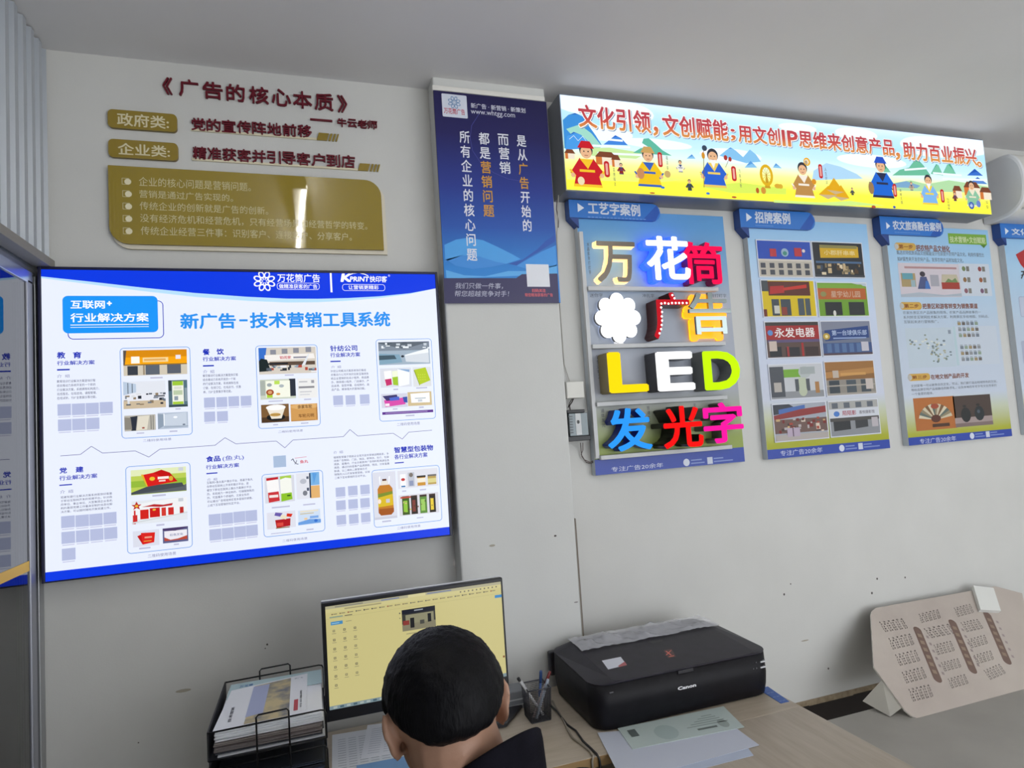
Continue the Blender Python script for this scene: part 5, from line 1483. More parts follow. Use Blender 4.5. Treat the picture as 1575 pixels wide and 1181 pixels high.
tag(m.build('lead_wire'), 'dark leads looping from the power supply to the letter board', 'cable', 'thin leads by the power supply')
m = MB()
m.tube([P_(857, 300, -.03), P_(856, 322, -.02), P_(859, 340, -.004), P_(858.5, 350, -.004)], .002, mat('#5a5258', 0.5), 6)
m.tube([P_(859, 300, -.06), P_(858, 330, -.03), P_(857, 360, -.004), P_(859, 440, -.004), P_(868, 560, -.004), P_(876, 586, -.01)], .0016, mat('#bcbab4', 0.5), 6)
tag(m.build('lead_wire'), 'leads dropping behind the left end of the long light box', 'cable', 'thin leads by the power supply')

# ---------------------------------------------------------------- air conditioner at the right edge
AX0, AX1 = 3.235, 4.05
t = thing('air_conditioner', 'white split air conditioner high on the wall at the right edge', 'air conditioner', ((AX0 + AX1) / 2, 0, 2.50))
acw = mat('#d3d2cd', 0.35)
prof0 = [(0.0, 2.80), (-0.12, 2.805), (-0.165, 2.79), (-0.195, 2.745), (-0.208, 2.68), (-0.205, 2.61), (-0.185, 2.55), (-0.13, 2.51), (-0.05, 2.50), (0.0, 2.505)]
prof = []
for i in range(len(prof0) - 1):                    # round the section with a spline
    p0_, p1_, p2_, p3_ = (prof0[max(i - 1, 0)], prof0[i], prof0[i + 1], prof0[min(i + 2, len(prof0) - 1)])
    for k in range(5):
        f = k / 5
        prof.append(tuple(.5 * (2 * p1_[j] + (p2_[j] - p0_[j]) * f + (2 * p0_[j] - 5 * p1_[j] + 4 * p2_[j] - p3_[j]) * f * f + (3 * p1_[j] - p0_[j] - 3 * p2_[j] + p3_[j]) * f ** 3) for j in (0, 1)))
prof.append(prof0[-1])
prof = [(min(y_, 0.0), z_) for y_, z_ in prof]
m = MB()
m.loft([[(x, y - .0006, z) for y, z in prof] for x in (AX0 + .012, AX1 - .012)], acw, True)
m.build('casing', t)
for xa, s in ((AX0, 0.0), (AX1, 0.0)):
    rings = []
    d = 1 if xa == AX0 else -1
    for off, f in ((0.0, .90), (.004, .97), (.012, 1.005)):
        rings.append([(xa + d * off, (y + .1) * f - .1 - .0008 * f, (z - 2.65) * f + 2.65) for y, z in prof])
    m = MB()
    m.loft(rings, mat('#dcdee2', 0.3), True)
    m.build('end_cap', t)
m = MB()
m.box((AX0 + .03, -.192, 2.538), (AX1 - .03, -.178, 2.543), mat('#2b2b2c', 0.5))
m.box((AX0 + .03, -.186, 2.527), (AX1 - .03, -.150, 2.532), acw, .001)
m.build('louver', t)
m = MB()
m.box((AX0 + .02, -.2095, 2.60), (AX1 - .02, -.2045, 2.602), mat('#9a9a98', 0.5))
m.build('front_seam', t)
# ================================================================== desk, side table and what stands on them
wood = noise_mat('birch_laminate', '#a79b8a', '#b5aa9a', 6.0, 0.42, 0.03, 60.0, (1.0, 9.0, 9.0), lo=0.3, hi=0.7)
wood_r = noise_mat('birch_laminate_return', '#a29788', '#b0a698', 6.0, 0.42, 0.03, 60.0, (9.0, 1.0, 9.0), lo=0.3, hi=0.7)
edge_m = mat('#9c7f56', 0.5)
ZT = 0.75
t = thing('office_desk', 'light birch L-shaped office desk under the monitor and the black printer', 'desk', (0.55, -0.45, 0.0))
m = MB()
m.box((-0.262, -0.567, ZT - 0.025), (1.386, -0.087, ZT), wood, 0.0015)
m.build('desk_top', t)
m = MB()
m.box((0.80, -1.45, ZT - 0.025), (1.386, -0.5672, ZT), wood_r, 0.0015)
m.build('side_top', t)
m = MB()
m.box((-0.262, -0.5695, ZT - 0.026), (0.799, -0.5673, ZT - 0.001), edge_m)
m.build('edge_band', t, 'darker brown front edge')
for name, a, b in (('leg', (-0.26, -0.55, 0.0), (-0.235, -0.10, ZT - .025)), ('leg', (1.36, -1.44, 0.0), (1.384, -0.10, ZT - .025)), ('leg', (0.802, -1.44, 0.0), (1.36, -1.42, ZT - .025)), ('back_panel', (-0.235, -0.14, 0.2), (1.36, -0.12, ZT - .025))):
    m = MB()
    m.box(a, b, wood, .001)
    m.build(name, t)

t = thing('side_table', 'low grey table behind the desk return, carrying the leaning calendar', 'table', (2.2, -0.6, 0.0))
grey_top = noise_mat('grey_laminate', '#94918b', '#9d9a94', 4.0, 0.4, 0.02, 60.0)
m = MB()
m.box((1.42, -1.15, 0.475), (3.3, -0.243, 0.50), grey_top, .002)
m.build('table_top', t)
for x in (1.45, 3.25):
    for y in (-1.12, -0.29):
        m = MB()
        m.box((x - .02, y - .02, 0), (x + .02, y + .02, .475), mat('#55565a', 0.4, metal=0.4), .002)
        m.build('leg', t)

# ---------------------------------------------------------------- monitor
c30 = Crop(490, 880, 4.92)
MY = -0.35
a, b = on_y(*c30(18, 236), MY), on_y(*c30(1443, 866), MY)
mx0, mz1, mx1, mz0 = a.x, a.z, b.x, b.z
t = thing('computer_monitor', 'black framed computer monitor showing a yellowish web page, behind the seated man', 'monitor', ((mx0 + mx1) / 2, MY + .06, ZT))
black = mat('#15161c', 0.35)
m = MB()
m.box((mx0, MY, mz0), (mx1, MY + 0.018, mz1), black, .003)
m.build('bezel', t)
m = MB()
m.box((mx0 - .0005, MY + 0.0185, mz0 + .004), (mx1 + .0005, MY + 0.03, mz1 + .0012), mat('#d9dbe0', 0.3), .003)
m.box((mx0 + .12, MY + 0.03, mz0 + .04), (mx1 - .12, MY + 0.055, mz1 - .08), mat('#c9cbd0', 0.4), .008)
m.build('rear_shell', t, 'silver back shell')
A = Art(MY - .0006, 0.86, 0.3, 0.3)
x0, z1 = A.p(c30(50, 262))
x1 = A.p(c30(1392, 300))[0]
z0 = A.p(c30(80, 1045))[1]
A.rect(x0, z0, x1, z1, '#cfc588', 0)
sw, sh = x1 - x0, z1 - z0
R = lambda a, b2, c, d, col, ly=1: A.rect(x0 + sw * a, z1 - sh * d, x0 + sw * c, z1 - sh * b2, col, ly)
R(0, 0, 1, .028, '#b3ae90')
R(.45, 0, .55, .028, '#d8d09c', 1.5)
R(.05, .008, .2, .02, '#8c8a78', 2)
R(.30, .008, .40, .02, '#7c86a0', 2)
R(.56, .008, .7, .02, '#7c86a0', 2)
R(0, .028, 1, .064, '#d2c98f')
R(.1, .036, .3, .05, '#a8a078', 2)
rr = random.Random(3)
for k in range(22):
    xx = .03 + .043 * k
    R(xx, .077, xx + .008, .09, rr.choice(['#4a4a48', '#8a7a5a', '#9a5a4a', '#6a6a60']), 2)
    R(xx + .010, .079, xx + .030, .088, '#8f8868', 2)
for k in range(10):
    R(.75 + .024 * k, .04, .758 + .024 * k, .054, '#6f6a5c', 2)
R(0, .122, 1, .1245, '#b9b07c')
R(.02, .105, .09, .118, '#8fa08a', 2)
R(.1, .108, .14, .116, '#6a6658', 2)
R(.025, .155, .088, .188, '#4a8fc0', 2)
R(.03, .168, .07, .176, '#9cc4dc', 3)
R(.105, .166, .135, .173, '#a49c74', 2)
R(.958, .135, 1.0, .165, '#3c88c4', 2)
for i in range(3):
    for j in range(7):
        if j == 6 and i:
            continue
        xx, yy = .033 + .056 * i, .235 + .088 * j
        R(xx, yy, xx + .013, yy + .022, rr.choice(['#8c8668', '#6f6a58', '#7a745e']), 2)
        R(xx + .003, yy + .005, xx + .010, yy + .016, '#b9b07c', 2.5)
        R(xx - .004, yy + .034, xx + .018, yy + .041, '#a49c74', 2)
R(.41, .145, .6, .36, '#3a3a36', 2)
R(.41, .145, .6, .19, '#1a1d2a', 2.5)
R(.43, .2, .59, .29, '#8f8c70', 2.6)
R(.41, .29, .6, .36, '#858068', 2.6)
R(.415, .255, .45, .3, '#8a3a34', 3)
R(.455, .235, .478, .335, '#1c1d20', 3)
R(.555, .215, .575, .3, '#1c1d20', 3)
R(.51, .27, .535, .31, '#4a4a44', 3)
R(.48, .158, .53, .17, '#9aa0a8', 3)
R(.395, .165, .402, .18, '#6a6658', 2)
R(.395, .215, .402, .23, '#a49c74', 2)
R(.43, .385, .55, .395, '#a49c74', 2)
R(.985, .78, .997, .80, '#8a5a3a', 2)
R(0, .965, 1, 1, '#7f9298', 2)
for k in range(12):
    R(.02 + .035 * k, .972, .04 + .035 * k, .992, rr.choice(['#5a7a8c', '#a8b4b0', '#4a6470']), 3)
A.build('screen', t, 'lit screen with a yellowish web page')
m = MB()
m.box(((mx0 + mx1) / 2 - .03, MY + .045, ZT + .02), ((mx0 + mx1) / 2 + .03, MY + .06, mz0 + .12), mat('#2a2b30', 0.35), .004)
m.build('neck', t)
m = MB()
fr_, bk_ = on_z(779, 1113, ZT + .012), on_z(803, 1084, ZT + .012)
cxm = (mx0 + mx1) / 2
v = [(.30, fr_.y), (fr_.x, fr_.y), (bk_.x, bk_.y), (.27, bk_.y)]
m.loft([[(x, y, ZT + .0035) for x, y in v], [(x, y, ZT + .012) for x, y in v], [(cxm + (x - cxm) * .92, -.22 + (y + .22) * .9, ZT + .0145) for x, y in v]], mat('#1b1c22', 0.3), True)
recalc(m.build('stand_base', t))

g = on_z(793, 1086, ZT)
t = thing('network_box', 'small grey box with pale stripes behind the pen holder', 'box', (0.60, -0.17, ZT))
m = MB()
m.box((.555, -.20, ZT), (.63, -.13, ZT + .055), mat('#84878c', 0.5), .003)
m.build('body', t)
m = MB()
m.box((.5555, -.2008, ZT + .028), (.6295, -.1995, ZT + .032), mat('#c9ccd0', 0.5))
m.box((.5555, -.2008, ZT + .012), (.6295, -.1995, ZT + .015), mat('#b4b7bb', 0.5))
m.build('stripes', t)

# ---------------------------------------------------------------- stacked wire trays and papers
TX0, TX1, TY0, TY1 = -0.253, 0.010, -0.530, -0.205
t = thing('letter_tray_stack', 'three-tier black wire letter tray stack overfilled with papers, left of the monitor', 'letter tray', ((TX0 + TX1) / 2, (TY0 + TY1) / 2, ZT))
wire = mat('#17181c', 0.35, metal=0.3)
for k, zf in enumerate((0.758, 0.842, 0.926)):
    rim = zf + .066
    tr_ = bpy.data.objects.new('tray', None)
    COL.objects.link(tr_)
    tr_.parent = t
    tr_.location = (0, 0, zf - ZT)
    m = MB()
    m.box((TX0, TY0, zf), (TX1 - .002, TY1, zf + .0015), mat('#20222a', 0.5))
    m.build('tray_floor', tr_)
    m = MB()
    m.box((TX0 - .002, TY0 - .001, zf), (TX0 + .0015, TY1 + .001, rim), mat('#1a1b20', 0.5), .0006)
    m.build('end_panel', tr_)
    for y in (TY0, TY1):
        m = MB()
        m.tube([(TX0, y, rim - .002), (TX1 - .012, y, rim + .002), (TX1 - .004, y, rim), (TX1, y, rim - .008), (TX1, y, zf)], .0021, wire, 8)
        xa, xb = TX0 + .105, TX0 + .178
        if y == TY1:
            xa, xb = TX0 + .09, TX0 + .172
        m.tube([(xa, y - .002, zf), (xa, y - .002, rim + .014), (xa + .005, y - .002, rim + .019), (xb - .005, y - .002, rim + .021), (xb, y - .002, rim + .016), (xb, y - .002, zf)], .0021, wire, 8)
        m.tube([(TX0, y, zf), (TX1, y, zf)], .0021, wire, 8)
        if k:
            for xx in (xa, xb, TX1 - .002, TX0 + .003):
                m.tube([(xx, y, zf - .084 + .066), (xx, y, zf)], .0021, wire, 8)
        m.build('wire_rail', tr_)


def sheet_stack(name, label, cat, x0, y0, x1, y1, z, n, dz, cols, seed, group=None):
    r = random.Random(seed)
    m = MB()
    for i in range(n):
        ox, oy = r.uniform(-.006, .006), r.uniform(-.006, .006)
        c = r.choice(cols) if n < 15 or i < n - 6 else '#e9ecf2'
        zz = z + i * dz
        cx, cy, an = (x0 + x1) / 2 + ox, (y0 + y1) / 2 + oy, r.uniform(-.02, .02)
        hx, hy = (x1 - x0) / 2, (y1 - y0) / 2
        ring = lambda q: [(cx + sx * hx * math.cos(an) - sy * hy * math.sin(an), cy + sx * hx * math.sin(an) + sy * hy * math.cos(an), q) for sx, sy in ((-1, -1), (1, -1), (1, 1), (-1, 1))]
        m.loft([ring(zz), ring(zz + dz * .8)], mat(c, 0.6), True)
    return tag(m.build(name), label, cat, group)


papers_w = ['#d9dde4', '#cfd4dc', '#e2e5ea', '#c4c9d2', '#b9aea6', '#d6d2cc']
for k, (zf, n, dz, cols, lab) in enumerate(((0.760, 12, .0035, ['#c9cdd2', '#8a4a44', '#d9dde0', '#b0b8bc'], 'pile of papers in the bottom tier of the black wire trays'),
                                            (0.844, 9, .0035, ['#2d3648', '#39445c', '#566078', '#272c3a'], 'pile of dark blue folders in the middle tier of the black wire trays'),
                                            (0.928, 15, .0036, ['#c9ccd4', '#8d8482', '#6f6768', '#d4d8de', '#a49a96', '#3d4048'], 'thick mixed pile of papers in the top tier of the black wire trays'))):
    tag(sheet_stack('paper_pile', lab, 'papers', TX0 + .012, TY0 + .012, TX1 - .010, TY1 - .016, zf, n, dz, cols, 20 + k), lab, 'papers', 'paper piles in the trays')
zp = 0.928 + 15 * .0036


class Flat(MB):             # print laid on a horizontal surface; x runs right, y runs away
    def __init__(self, o, ux, uy, z):
        super().__init__()
        self.o, self.ux, self.uy, self.z = o, Vector(ux), Vector(uy), z

    def pt(self, a, b, l):
        return (self.o[0] + self.ux.x * a + self.uy.x * b, self.o[1] + self.ux.y * a + self.uy.y * b, self.z + l * .0003)

    def quad(self, a0, b0, a1, b1, col, l=1):
        self.face([self.pt(a0, b0, l), self.pt(a1, b0, l), self.pt(a1, b1, l), self.pt(a0, b1, l)], mat(col, 0.45))

    def text(self, body, a0, b0, a1, b1, col, l=2, rot=False):
        vs, fs = glyphs(body, 0.01)
        x0_, x1_ = min(v[0] for v in vs), max(v[0] for v in vs)
        y0_, y1_ = min(v[1] for v in vs), max(v[1] for v in vs)
        out = []
        for q in vs:
            x, y = q
            f, g = (x - x0_) / (x1_ - x0_), (y - y0_) / (y1_ - y0_)
            out.append(self.pt(a1 - (a1 - a0) * g, b0 + (b1 - b0) * f, l) if rot else self.pt(a0 + (a1 - a0) * f, b0 + (b1 - b0) * g, l + q.k * .1))
        self.mesh(out, fs, mat(col, 0.5))


m = Flat((0, 0), (1, 0), (0, 1), zp)
m.box((TX0 + .015, TY1 - .115, zp + .0006), (TX1 - .006, TY1 - .008, zp + .0016), mat('#b9d3d8', 0.5))
m.z = zp + .0016
m.text('万花筒', TX0 + .04, TY1 - .045, TX0 + .075, TY1 - .028, '#3f7fc4')
tag(m.build('paper_sheet'), 'pale teal sheet with a blue mark, sticking out behind the brochure in the top tray', 'paper')
m = Flat((0, 0), (1, 0), (0, 1), zp)
m.loft([[(TX0 + .008, TY0 + .014, z_), (TX1 - .045, TY0 + .022, z_), (TX1 - .044, TY1 - .030, z_), (TX0 + .022, TY1 - .062, z_)] for z_ in (zp + .002, zp + .0045)], mat('#edf0f6', 0.35))
m.z = zp + .0045
m.face([m.pt(TX0 + .075, TY0 + .020, 1), m.pt(TX1 - .086, TY0 + .022, 1), m.pt(TX1 - .088, TY1 - .045, 1), m.pt(TX0 + .082, TY1 - .060, 1)], noise_mat('aerial_photo', '#cbbb8e', '#6a6f7c', 26.0, 0.4, lo=0.4, hi=0.66, detail=8.0))
m.face([m.pt(TX0 + .075, TY0 + .06, 1.5), m.pt(TX0 + .115, TY0 + .07, 1.5), m.pt(TX0 + .12, TY1 - .062, 1.5), m.pt(TX0 + .079, TY1 - .064, 1.5)], mat('#a9b2d4', 0.4))
m.quad(TX1 - .076, TY0 + .045, TX1 - .066, TY0 + .115, '#b8404a', 2)
m.text('行业案例', TX1 - .062, TY0 + .06, TX1 - .057, TY0 + .17, '#9aa0b4', 2, True)
m.text('新广告', TX1 - .078, TY1 - .062, TX1 - .055, TY1 - .053, '#8a90a4', 2)
m.text('技术营销', TX0 + .036, TY0 + .05, TX0 + .044, TY0 + .14, '#6f76a0', 2, True)
tag(m.build('brochure'), 'white brochure with an aerial landscape photo on its cover, topmost in the wire trays', 'brochure')

# ---------------------------------------------------------------- loose sheets and folder left of the man
def loose(name, label, cat, corners, z, col, lines=None, group=None):
    m = Flat((0, 0), (1, 0), (0, 1), z + .0012)
    m.loft([[(x, y, z + d) for x, y in corners] for d in (.0002, .0012)], mat(col, 0.5), True)
    if lines:
        (ax, ay), (bx_, by_), (cx, cy), (dx, dy) = corners
        for i in range(lines[0]):
            f = .1 + .8 * i / lines[0]
            for j in range(lines[1]):
                g0, g1 = .08 + .86 * j / lines[1], .08 + .86 * (j + .75) / lines[1]
                q = lambda f_, g_: (ax + (bx_ - ax) * g_ + (dx - ax) * f_ + (ax - bx_ + cx - dx) * f_ * g_, ay + (by_ - ay) * g_ + (dy - ay) * f_ + (ay - by_ + cy - dy) * f_ * g_, z + .0014)
                m.face([q(f, g0), q(f, g1), q(f + .012, g1), q(f + .012, g0)], mat(lines[2], 0.6))
    o = m.build(name)
    return tag(o, label, cat, group)


loose('paper_sheet', 'white printed sheet on the desk just right of the wire trays', 'paper', [(.018, -.40), (.225, -.42), (.235, -.135), (.028, -.115)], ZT, '#e0e4ea', (16, 6, '#aeb4be'), 'loose printed sheets')
loose('paper_sheet', 'white printed sheet lying askew on another, left of the seated man', 'paper', [(.10, -.30), (.30, -.33), (.345, -.135), (.135, -.10)], ZT + .0013, '#e8ebf2', (12, 4, '#b4b9c6'), 'loose printed sheets')
loose('plastic_folder', 'light blue folder on the desk at the bottom edge, left of the seated man', 'folder', [(.085, -.56), (.36, -.56), (.36, -.352), (.085, -.335)], ZT + .0013, '#7ba7d8')

# ---------------------------------------------------------------- pen holder and pens
PX, PYc, PW = 0.636, -0.285, 0.036
t = thing('pen_holder', 'square grey wire-mesh pen holder beside the black printer', 'pen holder', (PX, PYc, ZT))
mesh_m = mat('#4d4e55', 0.4, metal=0.6)
m = MB()
zt = ZT + .098
for s in range(4):
    for k in range(15):
        f = -1 + 2 * k / 14
        tp, bt = PW * f, PW * .88 * f
        d1, d0 = PW, PW * .88
        pts = {0: ((tp, -d1), (bt, -d0)), 1: ((tp, d1), (bt, d0)), 2: ((-d1, tp), (-d0, bt)), 3: ((d1, tp), (d0, bt))}[s]
        m.tube([(PX + pts[1][0], PYc + pts[1][1], ZT + .003), (PX + pts[0][0], PYc + pts[0][1], zt)], .0007, mesh_m, 4)
for k in range(19):
    f = k / 18
    w_ = PW * (.88 + .12 * f)
    z = ZT + .003 + .095 * f
    m.tube([(PX - w_, PYc - w_, z), (PX + w_, PYc - w_, z), (PX + w_, PYc + w_, z), (PX - w_, PYc + w_, z)], .0007, mesh_m, 4, True)
m.build('mesh_wall', t)
m = MB()
m.tube([(PX - PW, PYc - PW, zt), (PX + PW, PYc - PW, zt), (PX + PW, PYc + PW, zt), (PX - PW, PYc + PW, zt)], .0024, mat('#5f6068', 0.35, metal=0.6), 8, True)
m.build('rim', t)
m = MB()
m.box((PX - PW * .88, PYc - PW * .88, ZT), (PX + PW * .88, PYc + PW * .88, ZT + .003), mat('#3a3b40', 0.4), .001)
m.build('base', t)


def pen(label, foot, tip, body, cap, end=None):
    foot, tip = Vector(foot), Vector(tip)
    t = thing('pen', label, 'pen', foot, 'pens in the mesh holder')
    d = tip - foot
    m = MB()
    m.tube([foot, foot + d * .72], .0042, mat(body, 0.35), 10)
    m.build('barrel', t)
    m = MB()
    m.tube([foot + d * .72, foot + d * .96, tip], [.0048, .0048, .0036], mat(cap, 0.3), 10)
    m.build('cap', t)
    if end:
        m = MB()
        m.tube([foot + d * .93, foot + d * 1.005], .0050, mat(end, 0.3), 10)
        m.build('tip', t, 'black tip')
    o = d.orthogonal().normalized() * .006
    m = MB()
    m.tube([foot + d * .93 + o, foot + d * .76 + o], .0013, mat(cap, 0.3), 6)
    m.build('clip', t)


B0 = ZT + .006
pen('white pen with a black tip leaning left out of the mesh holder', (PX + .018, PYc, B0), on_y(797, 1043, PYc - .02), '#d9dadc', '#d2d3d6', '#1c1d20')
pen('blue pen standing upright in the mesh holder', (PX + .008, PYc + .01, B0), on_y(832, 1031, PYc + .012), '#31548e', '#28477e')
pen('dark red pen leaning right out of the mesh holder toward the printer', (PX - .016, PYc - .005, B0), on_y(846, 1032, PYc + .012), '#c8b8b8', '#7c2f2f')
pen('pale pen leaning inside the mesh holder, beside the red one', (PX - .010, PYc - .015, B0), on_y(843, 1044, PYc - .004), '#b8c2d0', '#aab4c4')

# ---------------------------------------------------------------- printer
QX0, QX1, QY0, QY1 = 0.748, 1.375, -0.468, -0.115
t = thing('inkjet_printer', 'large black desktop inkjet printer with white front lettering, on the desk by the wall', 'printer', ((QX0 + QX1) / 2, (QY0 + QY1) / 2, ZT))
pb = noise_mat('black_plastic', '#0e0d13', '#131218', 30.0, 0.45, 0.12, 900.0, spec=0.2)
pl_ = noise_mat('lid_plastic', '#1a1722', '#221f2b', 30.0, 0.42, 0.1, 900.0, spec=0.3)


def rrect_ring(x0, x1, y0, y1, r, z, n=7, zf=None):
    out = []
    for cx, cy, a0 in ((x1 - r, y1 - r, 0), (x0 + r, y1 - r, 90), (x0 + r, y0 + r, 180), (x1 - r, y0 + r, 270)):
        for k in range(n):
            a = math.radians(a0 + 90 * k / (n - 1))
            x, y = cx + r * math.cos(a), cy + r * math.sin(a)
            out.append((x, y, zf(x, y) if zf else z))
    return out


m = MB()
ins = lambda d: (QX0 + d, QX1 - d, QY0 + d, QY1 - d)
fslope = lambda z0: (lambda x, y: z0 + (y - QY0) * .02)
m.loft([rrect_ring(*ins(.016), .045, ZT + .0005), rrect_ring(*ins(.008), .048, ZT + .006), rrect_ring(*ins(.003), .05, ZT + .035), rrect_ring(*ins(.0), .052, ZT + .07),
        rrect_ring(*ins(.002), .052, 0, zf=fslope(ZT + .131))], pb, True, True)
o = m.build('printer_body', t)
m = MB()
top = lambda x, y: ZT + .1385 + (y - QY0) * .058
lidr = [rrect_ring(*ins(.0025), .052, 0, zf=fslope(ZT + .1322)), rrect_ring(*ins(.0015), .052, 0, zf=fslope(ZT + .1352)),
        rrect_ring(QX0 + .07, QX1 - .055, QY0 + .004, QY1 - .012, .03, 0, zf=top)]
m.loft(lidr, pl_, True, False)
m.build('lid', t)
# front seam tab, lettering, buttons, sticker, emblem
A = Art(QY0 - .0012, 0, 0.3, 0.5)
c14, c17 = Crop(820, 920, 3.75), Crop(1010, 930, 4.705)
A.text('Canon', c17(153, 620), c17(284, 566), mat('#e8e8ec', 0.3), 0.05, 1)
A.build('front_lettering', t, 'white front lettering')
m = MB()
for y in ((410, 401), (450, 442)):
    p, q = on_y(*c17(745, y[0] + 8), QY0 + .004), on_y(*c17(783, y[1]), QY0 + .004)
    m.box((p.x, QY0 - .001, p.z), (q.x, QY0 + .012, p.z + .0045), mat('#c9cace', 0.3, metal=0.4), .001)
m.build('buttons', t, 'two pale front buttons')
m = MB()
for x, y in ((721, 418), (702, 464), (724, 460)):
    p = on_y(*c17(x, y), QY0 - .001)
    m.ellipsoid((p.x, QY0 - .0004, p.z), (.0022, .001, .0022), mat('#6f6f76', 0.3), None, 8, 5)
p = on_y(*c14(452, 546), QY0)
m.box((p.x - .006, QY0 - .0008, p.z), (p.x + .006, QY0 + .004, p.z + .0025), mat('#77777c', 0.3))
m.build('indicator_marks', t)
m = MB()
p, q = on_y(*c14(835, 418), QY0), on_y(*c14(922, 397), QY0)
m.box((p.x, QY0 - .002, ZT + .124), (q.x, QY0 + .004, ZT + .1335), mat('#26252b', 0.4), .001)
m.build('lid_grip', t)


def on_top(u, v):           # a point of the sloping lid
    d = ray(u, v)
    k = .058
    # z = ZT + .1385 + (y - QY0) * k
    tt_ = (ZT + .1385 + (CAM.y - QY0) * k - CAM.z) / (d.z - d.y * k)
    return CAM + d * tt_


def lid_quad(m, pts, col, l, rough=.4):
    m.face([on_top(*c14(*q)) + Vector((0, 0, .0003 * l)) for q in pts], mat(col, rough))


m = MB()
lid_quad(m, [(396, 360), (505, 338), (540, 385), (433, 411)], '#d5d8e4', 1)
lid_quad(m, [(488, 392), (528, 366), (542, 386), (500, 397)], '#b05a60', 2)
m.build('sticker', t, 'white sticker on the lid')
m = MB()
lid_quad(m, [(752, 300), (798, 292), (825, 338), (779, 346)], '#4a2626', 1)
lid_quad(m, [(763, 306), (770, 305), (800, 328), (793, 330)], '#d86a58', 2)
lid_quad(m, [(792, 302), (800, 300), (772, 328), (764, 330)], '#d86a58', 2.2)
lid_quad(m, [(782, 336), (812, 330), (814, 334), (784, 340)], '#d86a58', 2)
m.build('emblem', t, 'small red emblem on the lid')
m = MB()
lid_quad(m, [(665, 252), (745, 238), (750, 246), (690, 260)], '#101014', 1.2)
m.build('paper_slot', t)
m = MB()
m.box((QX0 - .004, QY1 - .01, ZT + .05), (QX0 + .03, QY1 + .012, ZT + .13), mat('#3a3a40', 0.4), .006)
m.build('rear_guide', t)

# crumpled clear film over the rear of the lid
film = bpy.data.materials.new('clear_film')
film.use_nodes = True
nt = film.node_tree
b = nt.nodes['Principled BSDF']
b.inputs['Base Color'].default_value = (.78, .79, .86, 1)
b.inputs['Roughness'].default_value = 0.12
b.inputs['Specular IOR Level'].default_value = 0.9
b.inputs['Alpha'].default_value = 0.5
corner = [on_top(*c14(*q)) for q in ((198, 240), (283, 312), (1075, 160), (955, 103))]
m = MB()
NU, NV = 70, 16
vs, fs = [], []
for i in range(NU):
    for j in range(NV):
        u, v = i / (NU - 1), j / (NV - 1)
        p = corner[0] * (1 - u) * (1 - v) + corner[1] * (1 - u) * v + corner[2] * u * v + corner[3] * u * (1 - v)
        n = noise.noise(Vector((u * 9, v * 2.2, 0.3))) * .6 + abs(noise.noise(Vector((u * 22, v * 4, 5.3)))) * .7
        ed = min(u, 1 - u, v, 1 - v)
        vs.append((p.x, p.y + .004 * noise.noise(Vector((u * 12, 0, 3))), p.z + .0035 + .019 * max(0, n) * min(1, ed * 8 + .35)))
for i in range(NU - 1):
    for j in range(NV - 1):
        fs.append((i * NV + j, i * NV + j + 1, (i + 1) * NV + j + 1, (i + 1) * NV + j))
m.mesh(vs, fs, film, True)
tag(m.build('plastic_film'), 'crumpled clear plastic film lying along the rear of the black printer lid', 'plastic film')

# ---------------------------------------------------------------- cables, papers, strip on the right part of the desk
zc = ZT + .0035
m = MB()
pts = [tuple(on_z(u, v, zc)) for u, v in ((846, 1084), (856, 1093), (866, 1106), (872, 1114), (886, 1124), (897, 1140), (908, 1150), (918, 1160))]
e = on_z(922, 1163, zc)
pts += [(e.x, -.5745, ZT - .004), (e.x + .006, -.577, ZT - .10), (e.x + .01, -.57, ZT - .4), (e.x + .03, -.5, .02)]
m.tube(pts, .0032, mat('#18181b', 0.4), 8)
tag(m.build('power_cable'), 'black cable running from behind the printer over the desk edge', 'cable')
m = MB()
pts = [tuple(on_z(u, v, zc)) for u, v in ((850, 1078), (856, 1090), (864, 1103), (872, 1120), (881, 1135), (898, 1147), (908, 1156), (913, 1163))]
e = on_z(915, 1166, zc)
pts += [(e.x - .006, -.5745, ZT - .004), (e.x - .008, -.577, ZT - .10), (e.x - .01, -.57, ZT - .4), (e.x - .03, -.5, .02)]
m.tube(pts, .0032, mat('#8c8478', 0.5), 8)
tag(m.build('power_cable'), 'grey-brown cable beside the black one in front of the printer', 'cable')

W2 = lambda u, v, z=ZT: (on_z(u, v, z).x, on_z(u, v, z).y)
loose('paper_sheet', 'white sheet under the pale green leaflet in front of the printer, lowest of the fan', 'paper', [W2(965, 1212), W2(1159, 1162), W2(1150, 1150), W2(940, 1150)], ZT, '#b4bfd4', None, 'sheets in front of the printer')
loose('paper_sheet', 'large bluish white sheet lying under the pale green leaflet in front of the printer', 'paper', [W2(958, 1205), W2(1168, 1147), W2(1120, 1112), W2(919, 1128)], ZT + .0013, '#c3c9d8', None, 'sheets in front of the printer')
m = Flat((0, 0), (1, 0), (0, 1), ZT + .004)
cs = [W2(973, 1154), W2(1145, 1120), W2(1113, 1088), W2(950, 1122)]
m.loft([[(x, y, ZT + d) for x, y in cs] for d in (.0027, .004)], mat('#bccac8', 0.5), True)
qd = lambda f, g: (cs[0][0] + (cs[1][0] - cs[0][0]) * f + (cs[3][0] - cs[0][0]) * g, cs[0][1] + (cs[1][1] - cs[0][1]) * f + (cs[3][1] - cs[0][1]) * g)


def leaf_quad(f0, g0, f1, g1, col, l):
    m.face([(*qd(f, g), ZT + .004 + .0003 * l) for f, g in ((f0, g0), (f1, g0), (f1, g1), (f0, g1))], mat(col, 0.5))


